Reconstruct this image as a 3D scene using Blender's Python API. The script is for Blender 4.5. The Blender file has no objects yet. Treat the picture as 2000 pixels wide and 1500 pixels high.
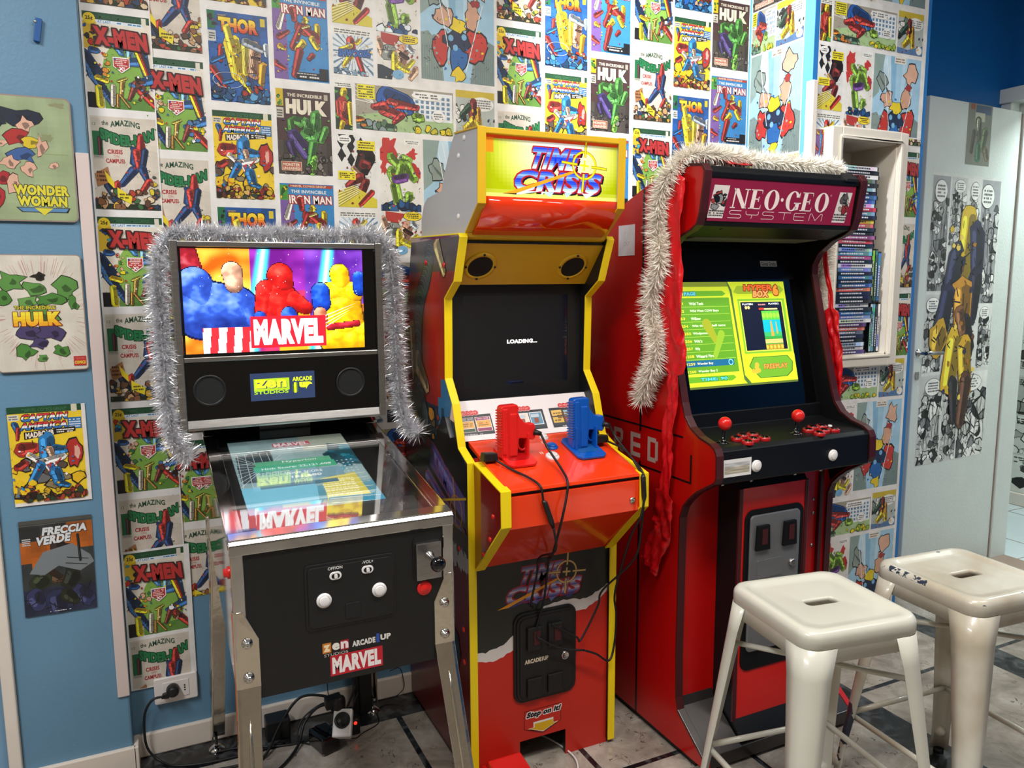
import bpy, bmesh, math, random
from mathutils import Vector, Matrix, noise
SC = bpy.context.scene
COL = SC.collection
PI = math.pi
V3 = Vector

# ---------------------------------------------------------------- camera
CAM = V3((0, 0, 1.383))
pitch, yaw, roll = math.radians(7.6), math.radians(25.4), math.radians(-0.33)
cf = V3((math.sin(yaw)*math.cos(pitch), math.cos(yaw)*math.cos(pitch), -math.sin(pitch)))
cr = V3((math.cos(yaw), -math.sin(yaw), 0))
cu = cr.cross(cf)
cr2 = cr*math.cos(roll) + cu*math.sin(roll)
cu2 = -cr*math.sin(roll) + cu*math.cos(roll)
cd = bpy.data.cameras.new('camera')
cam = bpy.data.objects.new('camera', cd)
COL.objects.link(cam)
cam.matrix_world = Matrix(((cr2.x, cu2.x, -cf.x, CAM.x), (cr2.y, cu2.y, -cf.y, CAM.y), (cr2.z, cu2.z, -cf.z, CAM.z), (0, 0, 0, 1)))
cd.sensor_fit = 'HORIZONTAL'
cd.sensor_width = 36.0
cd.lens = 36.0*1500/2000
cd.clip_start = 0.02
SC.camera = cam

# ---------------------------------------------------------------- world, lights, exposure
w = bpy.data.worlds.new('world'); SC.world = w; w.use_nodes = True
w.node_tree.nodes['Background'].inputs[0].default_value = (0.75, 0.85, 1.0, 1)
w.node_tree.nodes['Background'].inputs[1].default_value = 0.05
vs = SC.view_settings
vs.view_transform = 'Standard'; vs.look = 'None'; vs.gamma = 1.0; vs.use_curve_mapping = False
vs.exposure = 0.0

def area(name, loc, rot, sx, sy, power, col):
    l = bpy.data.lights.new(name, 'AREA'); l.shape = 'RECTANGLE'; l.size = sx; l.size_y = sy
    l.energy = power; l.color = col
    o = bpy.data.objects.new(name, l); COL.objects.link(o)
    o.location = loc; o.rotation_euler = rot
    return o
area('ceiling_light_near', (0.9, 0.6, 2.84), (0, 0, 0), 1.2, 0.3, 46, (1.0, 0.96, 0.9))
area('ceiling_light_left', (-1.1, 0.6, 2.84), (0, 0, 0), 0.3, 1.2, 60, (0.96, 0.98, 1.0))
area('ceiling_light_far', (2.6, 0.2, 2.84), (0, 0, 0), 1.2, 0.3, 24, (1.0, 0.96, 0.9))
# small spotlight on the ceiling close to the papered wall, aimed at the recess by the pillar
s = bpy.data.lights.new('ceiling_spot', 'SPOT'); s.energy = 150; s.color = (0.93, 0.97, 1.0); s.spot_size = math.radians(66); s.spot_blend = 0.5; s.shadow_soft_size = 0.06
so = bpy.data.objects.new('ceiling_spot', s); COL.objects.link(so); so.location = (0.95, 1.75, 2.8)
so.rotation_euler = (V3((1.85, 2.3, 1.9)) - so.location).to_track_quat('-Z', 'Y').to_euler()
area('hallway_light', (4.25, 1.9, 2.5), (0, 0, 0), 0.5, 0.5, 36, (0.86, 1.0, 0.95))

# ---------------------------------------------------------------- materials
def lin(c):
    if isinstance(c, str):
        c = tuple(int(c[i:i+2], 16) for i in (0, 2, 4))
    c = tuple(x/255 for x in c[:3])
    return tuple((x/12.92 if x <= 0.04045 else ((x+0.055)/1.055)**2.4) for x in c)

MATS = {}
def mat(name, col=(200, 200, 200), rough=0.5, metal=0.0, vary=0.0, vscale=8, bump=0.0, bscale=60, coat=0.0,
        emit=None, estr=1.0, attr=False, attr_emit=0.0, trans=0.0, alpha=1.0, spec=0.5, wear=None, stretch=None):
    m = bpy.data.materials.new(name); m.use_nodes = True
    nt = m.node_tree; b = nt.nodes['Principled BSDF']; L = nt.links.new
    c = lin(col)
    b.inputs['Base Color'].default_value = (*c, 1)
    b.inputs['Roughness'].default_value = rough
    b.inputs['Metallic'].default_value = metal
    b.inputs['Specular IOR Level'].default_value = spec
    if coat: b.inputs['Coat Weight'].default_value = coat; b.inputs['Coat Roughness'].default_value = 0.06
    if trans: b.inputs['Transmission Weight'].default_value = trans
    if alpha < 1: b.inputs['Alpha'].default_value = alpha
    tc = nt.nodes.new('ShaderNodeTexCoord')
    src = None
    if attr:
        a = nt.nodes.new('ShaderNodeAttribute'); a.attribute_name = 'Col'; src = a.outputs['Color']
        if attr_emit:
            L(src, b.inputs['Emission Color']); b.inputs['Emission Strength'].default_value = attr_emit
    vec = tc.outputs['Object']
    if stretch:
        mp = nt.nodes.new('ShaderNodeMapping'); mp.inputs['Scale'].default_value = stretch; L(vec, mp.inputs[0]); vec = mp.outputs[0]
    if vary:
        n = nt.nodes.new('ShaderNodeTexNoise'); n.inputs['Scale'].default_value = vscale; n.inputs['Detail'].default_value = 6
        L(vec, n.inputs['Vector'])
        r = nt.nodes.new('ShaderNodeMapRange'); r.inputs[1].default_value = 0.25; r.inputs[2].default_value = 0.75
        r.inputs[3].default_value = 1-vary; r.inputs[4].default_value = 1+vary; L(n.outputs[0], r.inputs[0])
        x = nt.nodes.new('ShaderNodeVectorMath'); x.operation = 'SCALE'
        if src: L(src, x.inputs[0])
        else: x.inputs[0].default_value = c
        L(r.outputs[0], x.inputs['Scale']); src = x.outputs[0]
    if wear:
        wc, wscale, thr = wear
        n = nt.nodes.new('ShaderNodeTexNoise'); n.inputs['Scale'].default_value = wscale; n.inputs['Detail'].default_value = 9; n.inputs['Roughness'].default_value = 0.7
        L(tc.outputs['Object'], n.inputs['Vector'])
        r = nt.nodes.new('ShaderNodeMapRange'); r.inputs[1].default_value = thr; r.inputs[2].default_value = thr+0.04; L(n.outputs[0], r.inputs[0])
        mx = nt.nodes.new('ShaderNodeMix'); mx.data_type = 'RGBA'; L(r.outputs[0], mx.inputs[0])
        if src: L(src, mx.inputs[6])
        else: mx.inputs[6].default_value = (*c, 1)
        mx.inputs[7].default_value = (*lin(wc), 1); src = mx.outputs[2]
    if src: L(src, b.inputs['Base Color'])
    if bump:
        n = nt.nodes.new('ShaderNodeTexNoise'); n.inputs['Scale'].default_value = bscale; n.inputs['Detail'].default_value = 4
        L(vec, n.inputs['Vector'])
        bp = nt.nodes.new('ShaderNodeBump'); bp.inputs['Strength'].default_value = bump; bp.inputs['Distance'].default_value = 0.01
        L(n.outputs[0], bp.inputs['Height']); L(bp.outputs[0], b.inputs['Normal'])
    if emit is not None:
        b.inputs['Emission Color'].default_value = (*lin(emit), 1); b.inputs['Emission Strength'].default_value = estr
    MATS[name] = m
    return m

mat('paint_steel_blue', (100, 140, 167), 0.45, vary=0.05, vscale=4, bump=0.08, bscale=140)
mat('paint_deep_blue', (0, 92, 160), 0.5, vary=0.04, bump=0.06, bscale=140)
mat('paint_edge_blue', (40, 120, 190), 0.45)
mat('paint_edge_lit', (110, 190, 225), 0.45)  # lighter copy of the pillar blue, strong light on that side put into the colour
mat('paint_cream', (226, 216, 204), 0.4, vary=0.03, vscale=6, bump=0.05, bscale=60)
mat('trim_pink', (214, 196, 190), 0.45, vary=0.03)
mat('skirting', (228, 214, 200), 0.35, vary=0.05, vscale=9)
mat('ceiling_white', (235, 235, 232), 0.7)
mat('wall_plain', (120, 160, 190), 0.6)
mat('wall_warm', (168, 158, 144), 0.6)
mat('door_paint', (206, 214, 212), 0.4, vary=0.03, bump=0.12, bscale=90)
mat('door_edge', (150, 130, 118), 0.5)
mat('print_paper', rough=0.42, attr=True, vary=0.12, vscale=22)
mat('print_metal', rough=0.38, attr=True, vary=0.12, vscale=15)
mat('print_gloss', rough=0.28, attr=True, coat=0.12, vary=0.06, vscale=5)
mat('print_matte', rough=0.35, attr=True, vary=0.04)
mat('print_backglass', (0, 0, 0), 0.3, attr=True, attr_emit=1.15)
mat('print_playfield', rough=0.3, attr=True, attr_emit=0.62)
mat('print_menu', rough=0.3, attr=True, attr_emit=0.85)
mat('print_marquee', rough=0.25, attr=True, attr_emit=0.42)
mat('print_display', rough=0.3, attr=True, attr_emit=0.6)
mat('glow_white', emit=(255, 255, 255), estr=1.4)
mat('glow_red', (200, 20, 10), emit=(255, 40, 25), estr=3.0)
mat('chrome', (205, 204, 202), 0.09, 1.0, vary=0.06, vscale=6)
mat('chrome_legs', (222, 214, 198), 0.16, 1.0, vary=0.08, vscale=14, bump=0.25, bscale=12)
mat('brushed_steel', (168, 166, 164), 0.3, 1.0, vary=0.12, vscale=30, stretch=(1, 1, 8))
mat('black_satin', (22, 22, 23), 0.42, vary=0.1)
mat('black_panel', (20, 20, 20), 0.42, vary=0.05)
mat('black_gloss', (4, 4, 8), 0.05, coat=0.5)
mat('black_rubber', (14, 14, 15), 0.5)
mat('black_soft', (10, 10, 11), 0.7)
mat('speaker_cloth', (12, 12, 13), 0.8, bump=0.3, bscale=900)
mat('side_gloss', (40, 32, 34), 0.05, coat=1.0, spec=1.0)
mat('apron_grey', (62, 58, 58), 0.35)
mat('plastic_white', (232, 228, 226), 0.3)
mat('plastic_red', (222, 30, 26), 0.28, coat=0.2)
mat('plastic_red_dark', (170, 14, 18), 0.3, coat=0.3)
mat('plastic_blue', (6, 84, 178), 0.3, coat=0.2)
mat('plastic_yellow', (244, 214, 20), 0.35)
mat('panel_yellow', (220, 176, 26), 0.4, vary=0.03)
mat('tc_red', (238, 62, 20), 0.2, coat=0.5, vary=0.04, vscale=3)
mat('tc_red_gloss', (240, 56, 12), 0.1, coat=0.8)
mat('tc_grey', (186, 186, 190), 0.4, vary=0.04, vscale=3, stretch=(1, 1, 6))
mat('tc_side_red', (130, 16, 14), 0.12, coat=.7)
mat('ng_red', (182, 10, 8), 0.3, coat=0.25, vary=0.06, vscale=3)
mat('ng_red_bright', (212, 26, 22), 0.32, coat=0.2, vary=0.04)
mat('ng_molding', (66, 18, 22), 0.4)
mat('ng_black', (10, 11, 14), 0.45, vary=0.06, spec=0.3)
mat('ng_metal', (136, 138, 140), 0.36, 0.6, vary=0.1, vscale=12)
mat('kick_metal', (84, 80, 78), 0.3, 0.85, vary=0.15, vscale=8)
mat('grill_grey', (120, 116, 106), 0.5, bump=0.4, bscale=500)
mat('silver_foil', (250, 250, 253), 0.26, .88)
mat('white_fringe', (252, 246, 234), 0.4)
mat('ribbon_red', (205, 12, 22), 0.35, bump=0.3, bscale=40)
mat('stool_cream', (212, 210, 196), 0.3, coat=0.3, vary=0.05, vscale=7)
mat('wall_socket', (238, 228, 222), 0.3)
mat('niche_cream', (226, 218, 204), 0.5, vary=0.03, bump=0.08, bscale=80)
mat('hall_floor', (205, 218, 222), 0.25, vary=0.05, vscale=5)
mat('blue_brush', (20, 84, 150), 0.4)
mat('paper_white', (228, 226, 226), 0.6, vary=0.05)
g = mat('clear_glass', (255, 255, 255), 0.0, trans=1.0, spec=0.5)
g.node_tree.nodes['Principled BSDF'].inputs['IOR'].default_value = 1.45
def glass_sheet():
    m = bpy.data.materials.new('glass_sheet'); m.use_nodes = True; nt = m.node_tree; L = nt.links.new
    nt.nodes.remove(nt.nodes['Principled BSDF']); out = nt.nodes['Material Output']
    t = nt.nodes.new('ShaderNodeBsdfTransparent'); g = nt.nodes.new('ShaderNodeBsdfGlossy'); g.inputs['Roughness'].default_value = 0.02
    lw = nt.nodes.new('ShaderNodeLayerWeight'); lw.inputs['Blend'].default_value = .5; f = nt.nodes.new('ShaderNodeMath'); f.operation = 'POWER'; L(lw.outputs['Facing'], f.inputs[0]); f.inputs[1].default_value = 2.2; mx = nt.nodes.new('ShaderNodeMixShader')
    L(f.outputs[0], mx.inputs[0]); L(t.outputs[0], mx.inputs[1]); L(g.outputs[0], mx.inputs[2]); L(mx.outputs[0], out.inputs[0]); MATS['glass_sheet'] = m
glass_sheet()
def worn_paint():
    # cream paint rubbed through to dark metal along the rim and scuffed here and there
    m = bpy.data.materials.new('stool_worn'); m.use_nodes = True; nt = m.node_tree; L = nt.links.new; b = nt.nodes['Principled BSDF']
    tc = nt.nodes.new('ShaderNodeTexCoord'); sp = nt.nodes.new('ShaderNodeSeparateXYZ'); L(tc.outputs['Object'], sp.inputs[0])
    def mt(op, *a):
        n = nt.nodes.new('ShaderNodeMath'); n.operation = op
        for i, x in enumerate(a):
            if isinstance(x, (int, float)): n.inputs[i].default_value = x
            else: L(x, n.inputs[i])
        return n.outputs[0]
    def noi(sc, det, dist=0.0):
        n = nt.nodes.new('ShaderNodeTexNoise'); n.inputs['Scale'].default_value = sc; n.inputs['Detail'].default_value = det; n.inputs['Distortion'].default_value = dist; L(tc.outputs['Object'], n.inputs['Vector']); return n.outputs[0]
    rim = mt('MAXIMUM', mt('ABSOLUTE', sp.outputs[0]), mt('ABSOLUTE', sp.outputs[1]))
    edge = mt('MULTIPLY', mt('GREATER_THAN', rim, .140), mt('GREATER_THAN', sp.outputs[2], .024))
    edge = mt('MULTIPLY', edge, mt('LESS_THAN', rim, .154))
    big = mt('GREATER_THAN', noi(9, 2), .47); fine = mt('GREATER_THAN', noi(70, 8, .6), .5)
    chip = mt('MULTIPLY', mt('MULTIPLY', edge, big), fine)
    scr = mt('MULTIPLY', mt('GREATER_THAN', noi(7, 9, .3), .655), mt('LESS_THAN', sp.outputs[2], .3))
    fac = mt('MINIMUM', mt('ADD', chip, scr), 1.0)
    r = nt.nodes.new('ShaderNodeValToRGB'); L(noi(6, 6), r.inputs[0]); e = r.color_ramp.elements
    e[0].position = .3; e[0].color = (*lin((180, 166, 142)), 1); e[1].position = .62; e[1].color = (*lin((212, 208, 194)), 1)
    mx = nt.nodes.new('ShaderNodeMix'); mx.data_type = 'RGBA'; L(fac, mx.inputs[0]); L(r.outputs[0], mx.inputs[6]); mx.inputs[7].default_value = (*lin((50, 58, 78)), 1)
    L(mx.outputs[2], b.inputs['Base Color']); b.inputs['Roughness'].default_value = .3; b.inputs['Coat Weight'].default_value = .3
    MATS['stool_worn'] = m
worn_paint()
mat('screen_off', (16, 17, 22), 0.04, coat=1.0, spec=0.7)
mat('glass_black', (4, 4, 5), 0.04, coat=.4, spec=0.4)

def floor_mat():
    m = bpy.data.materials.new('marble_floor'); m.use_nodes = True
    nt = m.node_tree; b = nt.nodes['Principled BSDF']; L = nt.links.new
    tc = nt.nodes.new('ShaderNodeTexCoord'); sep = nt.nodes.new('ShaderNodeSeparateXYZ'); L(tc.outputs['Object'], sep.inputs[0])
    def math_(op, a, b_=None, clamp=False):
        n = nt.nodes.new('ShaderNodeMath'); n.operation = op; n.use_clamp = clamp
        for i, x in enumerate((a, b_)):
            if x is None: continue
            if isinstance(x, (int, float)): n.inputs[i].default_value = x
            else: L(x, n.inputs[i])
        return n.outputs[0]
    def strip(src, lo, hi):
        return math_('MULTIPLY', math_('GREATER_THAN', src, lo), math_('LESS_THAN', src, hi))
    X, Y = sep.outputs[0], sep.outputs[1]
    # thin black strips every 0.4375 m across the pale slabs
    fx = math_('FRACT', math_('DIVIDE', math_('SUBTRACT', X, 0.645 - 0.4375*20), 0.4375))
    thinx = math_('LESS_THAN', fx, 0.04)
    thiny = strip(Y, 1.689, 1.706)
    thiny2 = strip(Y, 1.14, 1.158)
    bandx = math_('ADD', strip(X, 1.968, 2.09), strip(X, 2.688, 2.823))
    border = math_('GREATER_THAN', Y, 2.237)
    left = math_('LESS_THAN', X, 1.968)
    blk = math_('ADD', math_('ADD', math_('MULTIPLY', thinx, left), math_('ADD', thiny, thiny2)), math_('ADD', bandx, border), True)
    n1 = nt.nodes.new('ShaderNodeTexNoise'); n1.inputs['Scale'].default_value = 7; n1.inputs['Detail'].default_value = 8; n1.inputs['Roughness'].default_value = 0.65; n1.inputs['Distortion'].default_value = 0.5
    L(tc.outputs['Object'], n1.inputs['Vector'])
    r1 = nt.nodes.new('ShaderNodeValToRGB'); L(n1.outputs[0], r1.inputs[0])
    e = r1.color_ramp.elements; e[0].position = 0.3; e[0].color = (*lin((104, 96, 86)), 1); e[1].position = 0.7; e[1].color = (*lin((188, 181, 170)), 1)
    k = r1.color_ramp.elements.new(0.5); k.color = (*lin((152, 142, 131)), 1)
    n2 = nt.nodes.new('ShaderNodeTexNoise'); n2.inputs['Scale'].default_value = 16; n2.inputs['Detail'].default_value = 10; n2.inputs['Distortion'].default_value = 1.0
    L(tc.outputs['Object'], n2.inputs['Vector'])
    v = math_('LESS_THAN', math_('ABSOLUTE', math_('SUBTRACT', n2.outputs[0], 0.36)), 0.006)
    mx = nt.nodes.new('ShaderNodeMix'); mx.data_type = 'RGBA'; L(v, mx.inputs[0]); L(r1.outputs[0], mx.inputs[6]); mx.inputs[7].default_value = (*lin((70, 58, 48)), 1)
    r2 = nt.nodes.new('ShaderNodeValToRGB'); L(n2.outputs[0], r2.inputs[0])
    e = r2.color_ramp.elements; e[0].position = 0.45; e[0].color = (*lin((20, 22, 24)), 1); e[1].position = 0.75; e[1].color = (*lin((90, 92, 94)), 1)
    mx2 = nt.nodes.new('ShaderNodeMix'); mx2.data_type = 'RGBA'; L(blk, mx2.inputs[0]); L(mx.outputs[2], mx2.inputs[6]); L(r2.outputs[0], mx2.inputs[7])
    L(mx2.outputs[2], b.inputs['Base Color']); b.inputs['Roughness'].default_value = 0.2
    return m
MATS['marble_floor'] = floor_mat()

# ---------------------------------------------------------------- object helpers
WPOS = {}
def link(o, parent=None, wpos=(0, 0, 0)):
    COL.objects.link(o); wpos = V3(wpos); WPOS[o.name] = wpos
    if parent is not None:
        o.parent = parent; o.location = wpos - WPOS[parent.name]
    else:
        o.location = wpos
    return o
def tag(o, label=None, cat=None, group=None, kind=None):
    if label: o['label'] = label
    if cat: o['category'] = cat
    if group: o['group'] = group
    if kind: o['kind'] = kind
    return o
def thing(name, loc, label, cat, group=None):
    o = bpy.data.objects.new(name, None); o.empty_display_size = 0.05
    link(o, None, loc); return tag(o, label, cat, group)

class MB:
    """collects shapes and links them as one mesh object"""
    def __init__(s): s.v = []; s.f = []; s.c = []; s.m = []; s.sm = []; s.mi = 0; s.smooth = False
    def add(s, vs, fs, smooth=None):
        n = len(s.v); s.v += [tuple(p) for p in vs]
        for f in fs:
            s.f.append(tuple(i+n for i in f)); s.m.append(s.mi); s.sm.append(s.smooth if smooth is None else smooth)
        return s
    def box(s, x0, x1, y0, y1, z0, z1):
        return s.add([(x0,y0,z0),(x1,y0,z0),(x1,y1,z0),(x0,y1,z0),(x0,y0,z1),(x1,y0,z1),(x1,y1,z1),(x0,y1,z1)],
                     [(0,3,2,1),(4,5,6,7),(0,1,5,4),(1,2,6,5),(2,3,7,6),(3,0,4,7)], False)
    def obox(s, c, ax, ay, az, hx, hy, hz):
        c = V3(c); ax, ay, az = V3(ax).normalized()*hx, V3(ay).normalized()*hy, V3(az).normalized()*hz
        P = [c-ax-ay-az, c+ax-ay-az, c+ax+ay-az, c-ax+ay-az, c-ax-ay+az, c+ax-ay+az, c+ax+ay+az, c-ax+ay+az]
        return s.add(P, [(0,3,2,1),(4,5,6,7),(0,1,5,4),(1,2,6,5),(2,3,7,6),(3,0,4,7)], False)
    def prism_x(s, prof, x0, x1):
        """closed profile of (y, z) points pushed from x0 to x1"""
        n = len(prof)
        vs = [(x0, y, z) for y, z in prof] + [(x1, y, z) for y, z in prof]
        fs = [tuple(range(n-1, -1, -1)), tuple(range(n, 2*n))] + [(i, (i+1) % n, n+(i+1) % n, n+i) for i in range(n)]
        return s.add(vs, fs, False)
    def prism(s, prof, o, ax, ay, az, d):
        """closed profile of (a, b) in plane ax, ay through o, pushed d along az"""
        o, ax, ay, az = V3(o), V3(ax).normalized(), V3(ay).normalized(), V3(az).normalized()
        n = len(prof); vs = [o+ax*a+ay*b for a, b in prof]; vs += [p+az*d for p in vs]
        fs = [tuple(range(n-1, -1, -1)), tuple(range(n, 2*n))] + [(i, (i+1) % n, n+(i+1) % n, n+i) for i in range(n)]
        return s.add(vs, fs, False)
    def band_x(s, line, t0, t1, x0, x1, closed=False):
        """strip that follows an open (y, z) line, from offset t0 to t1 to its left side"""
        n = len(line); nor = []
        for i in range(n):
            a = V3((*line[i-1 if (i > 0 or closed) else 0], 0)); b = V3((*line[i], 0)); c = V3((*line[(i+1) % n if (i < n-1 or closed) else n-1], 0))
            d = V3((0, 0, 0))
            if (b-a).length > 1e-9: d += (b-a).normalized()
            if (c-b).length > 1e-9: d += (c-b).normalized()
            d.normalize(); q = V3((-d.y, d.x, 0))
            k = 1.0
            if (b-a).length > 1e-9 and (c-b).length > 1e-9:
                k = 1/max(0.6, (b-a).normalized().dot(d))
            nor.append((q.x*k, q.y*k))
        vs = []
        for (y, z), (ny, nz) in zip(line, nor):
            for t, x in ((t0, x0), (t0, x1), (t1, x1), (t1, x0)): vs.append((x, y+ny*t, z+nz*t))
        fs = []
        for i in range(n if closed else n-1):
            j = (i+1) % n
            for k in range(4): fs.append((4*i+k, 4*i+(k+1) % 4, 4*j+(k+1) % 4, 4*j+k))
        if not closed: fs += [(3, 2, 1, 0), (4*n-4, 4*n-3, 4*n-2, 4*n-1)]
        return s.add(vs, fs, False)
    def cyl(s, p0, p1, r, n=20, r1=None, caps=True, smooth=True):
        p0, p1 = V3(p0), V3(p1); r1 = r if r1 is None else r1
        d = (p1-p0).normalized(); a = d.orthogonal().normalized(); b = d.cross(a)
        vs = [p0+(a*math.cos(2*PI*i/n)+b*math.sin(2*PI*i/n))*r for i in range(n)] + [p1+(a*math.cos(2*PI*i/n)+b*math.sin(2*PI*i/n))*r1 for i in range(n)]
        s.add(vs, [(i, (i+1) % n, n+(i+1) % n, n+i) for i in range(n)], smooth)
        if caps: s.add(vs, [tuple(range(n-1, -1, -1)), tuple(range(n, 2*n))], False)
        return s
    def lathe(s, prof, o, axis, n=24):
        """profile of (radius, height) turned about axis through o"""
        o, d = V3(o), V3(axis).normalized(); a = d.orthogonal().normalized(); b = d.cross(a); m = len(prof)
        vs = [o+d*h+(a*math.cos(2*PI*i/n)+b*math.sin(2*PI*i/n))*max(r, 1e-5) for r, h in prof for i in range(n)]
        return s.add(vs, [(j*n+i, j*n+(i+1) % n, (j+1)*n+(i+1) % n, (j+1)*n+i) for j in range(m-1) for i in range(n)], True)
    def ball(s, c, r, n=20):
        k = 12
        return s.lathe([(r*math.sin(PI*i/k), -r*math.cos(PI*i/k)) for i in range(k+1)], c, (0, 0, 1), n)
    def tube(s, pts, r, n=10, closed=False):
        pts = [V3(p) for p in pts]; m = len(pts); ref = None; vs = []
        for i, p in enumerate(pts):
            d = (pts[min(i+1, m-1)] - pts[max(i-1, 0)]).normalized()
            if ref is None: ref = d.orthogonal().normalized()
            ref = (ref - d*ref.dot(d))
            ref = ref.normalized() if ref.length > 1e-6 else d.orthogonal().normalized()
            b = d.cross(ref); rr = r[i] if isinstance(r, (list, tuple)) else r
            vs += [p+(ref*math.cos(2*PI*k/n)+b*math.sin(2*PI*k/n))*rr for k in range(n)]
        s.add(vs, [(j*n+i, j*n+(i+1) % n, (j+1)*n+(i+1) % n, (j+1)*n+i) for j in range(m-1) for i in range(n)], True)
        return s.add(vs, [tuple(range(n-1, -1, -1)), tuple(range(n*(m-1), n*m))], False)
    def build(s, name, mats, parent=None, bevel=0.0, seg=2, center=True, sub=0):
        me = bpy.data.meshes.new(name)
        c = V3((0, 0, 0))
        if center and s.v:
            lo = [min(p[i] for p in s.v) for i in range(3)]; hi = [max(p[i] for p in s.v) for i in range(3)]
            c = V3([(a+b)/2 for a, b in zip(lo, hi)])
        me.from_pydata([tuple(V3(p)-c) for p in s.v], [], s.f)
        mats = mats if isinstance(mats, (list, tuple)) else [mats]
        for m in mats: me.materials.append(MATS[m])
        for i, p in enumerate(me.polygons): p.material_index = s.m[i]; p.use_smooth = s.sm[i]
        o = bpy.data.objects.new(name, me); link(o, parent, c)
        bm = bmesh.new(); bm.from_mesh(me); bmesh.ops.remove_doubles(bm, verts=bm.verts, dist=1e-6); bmesh.ops.recalc_face_normals(bm, faces=bm.faces); bm.to_mesh(me); bm.free()
        if bevel:
            b = o.modifiers.new('bevel', 'BEVEL'); b.width = bevel; b.segments = seg; b.limit_method = 'ANGLE'; b.angle_limit = math.radians(35)
        if sub:
            b = o.modifiers.new('sub', 'SUBSURF'); b.levels = sub; b.render_levels = sub
        return o

def struct(o): return tag(o, kind='structure')
def spline(pts, k=8):
    P = [V3(p) for p in pts]; P = [P[0]*2-P[1]] + P + [P[-1]*2-P[-2]]; out = []
    for i in range(1, len(P)-2):
        a, b, c, d = P[i-1:i+3]
        for j in range(k):
            t = j/k
            out.append(0.5*((2*b)+(c-a)*t+(2*a-5*b+4*c-d)*t*t+(3*b-a-3*c+d)*t**3))
    out.append(P[-2]); return out

def dup(o, parent=None, loc=None):
    c = o.copy(); COL.objects.link(c)
    if parent is not None: c.parent = parent
    if loc is not None: c.location = loc
    WPOS[c.name] = V3(c.location) if parent is None else WPOS[parent.name]+V3(c.location)
    for ch in [x for x in bpy.data.objects if x.parent == o]: dup(ch, c)
    return c

# ---------------------------------------------------------------- flat printed matter
GL = {}
def glyphs(txt, bold=0.0):
    """triangles of a line of lettering scaled to the unit box"""
    key = (txt, bold)
    if key in GL: return GL[key]
    cu_ = bpy.data.curves.new('lettering', 'FONT'); cu_.body = txt; cu_.offset = bold; cu_.resolution_u = 3; cu_.space_character = 1.0+bold*1.5
    o = bpy.data.objects.new('lettering', cu_); COL.objects.link(o)
    dg = bpy.context.evaluated_depsgraph_get(); dg.update()
    me = bpy.data.meshes.new_from_object(o.evaluated_get(dg))
    vs = [(v.co.x, v.co.y) for v in me.vertices]; tr = [tuple(vs[i] for i in p.vertices) for p in me.polygons]
    x0 = min(v[0] for v in vs); x1 = max(v[0] for v in vs); y0 = min(v[1] for v in vs); y1 = max(v[1] for v in vs)
    tr = [[((x-x0)/(x1-x0), (y-y0)/(y1-y0)) for x, y in t] for t in tr]
    bpy.data.objects.remove(o); bpy.data.curves.remove(cu_); bpy.data.meshes.remove(me)
    GL[key] = tr; return tr

def clip_half(pts, a, b, c):
    out = []; n = len(pts)
    for i in range(n):
        p, q = pts[i], pts[(i+1) % n]; dp = a*p[0]+b*p[1]+c; dq = a*q[0]+b*q[1]+c
        if dp >= 0: out.append(p)
        if (dp >= 0) != (dq >= 0):
            t = dp/(dp-dq); out.append((p[0]+(q[0]-p[0])*t, p[1]+(q[1]-p[1])*t))
    return out
def clip_convex(pts, poly):
    n = len(poly)
    for i in range(n):
        (x0, y0), (x1, y1) = poly[i], poly[(i+1) % n]
        pts = clip_half(pts, -(y1-y0), (x1-x0), -(-(y1-y0)*x0+(x1-x0)*y0))
        if len(pts) < 3: return []
    return pts
def R4(x0, y0, x1, y1): return [(x0, y0), (x1, y0), (x1, y1), (x0, y1)]

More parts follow.
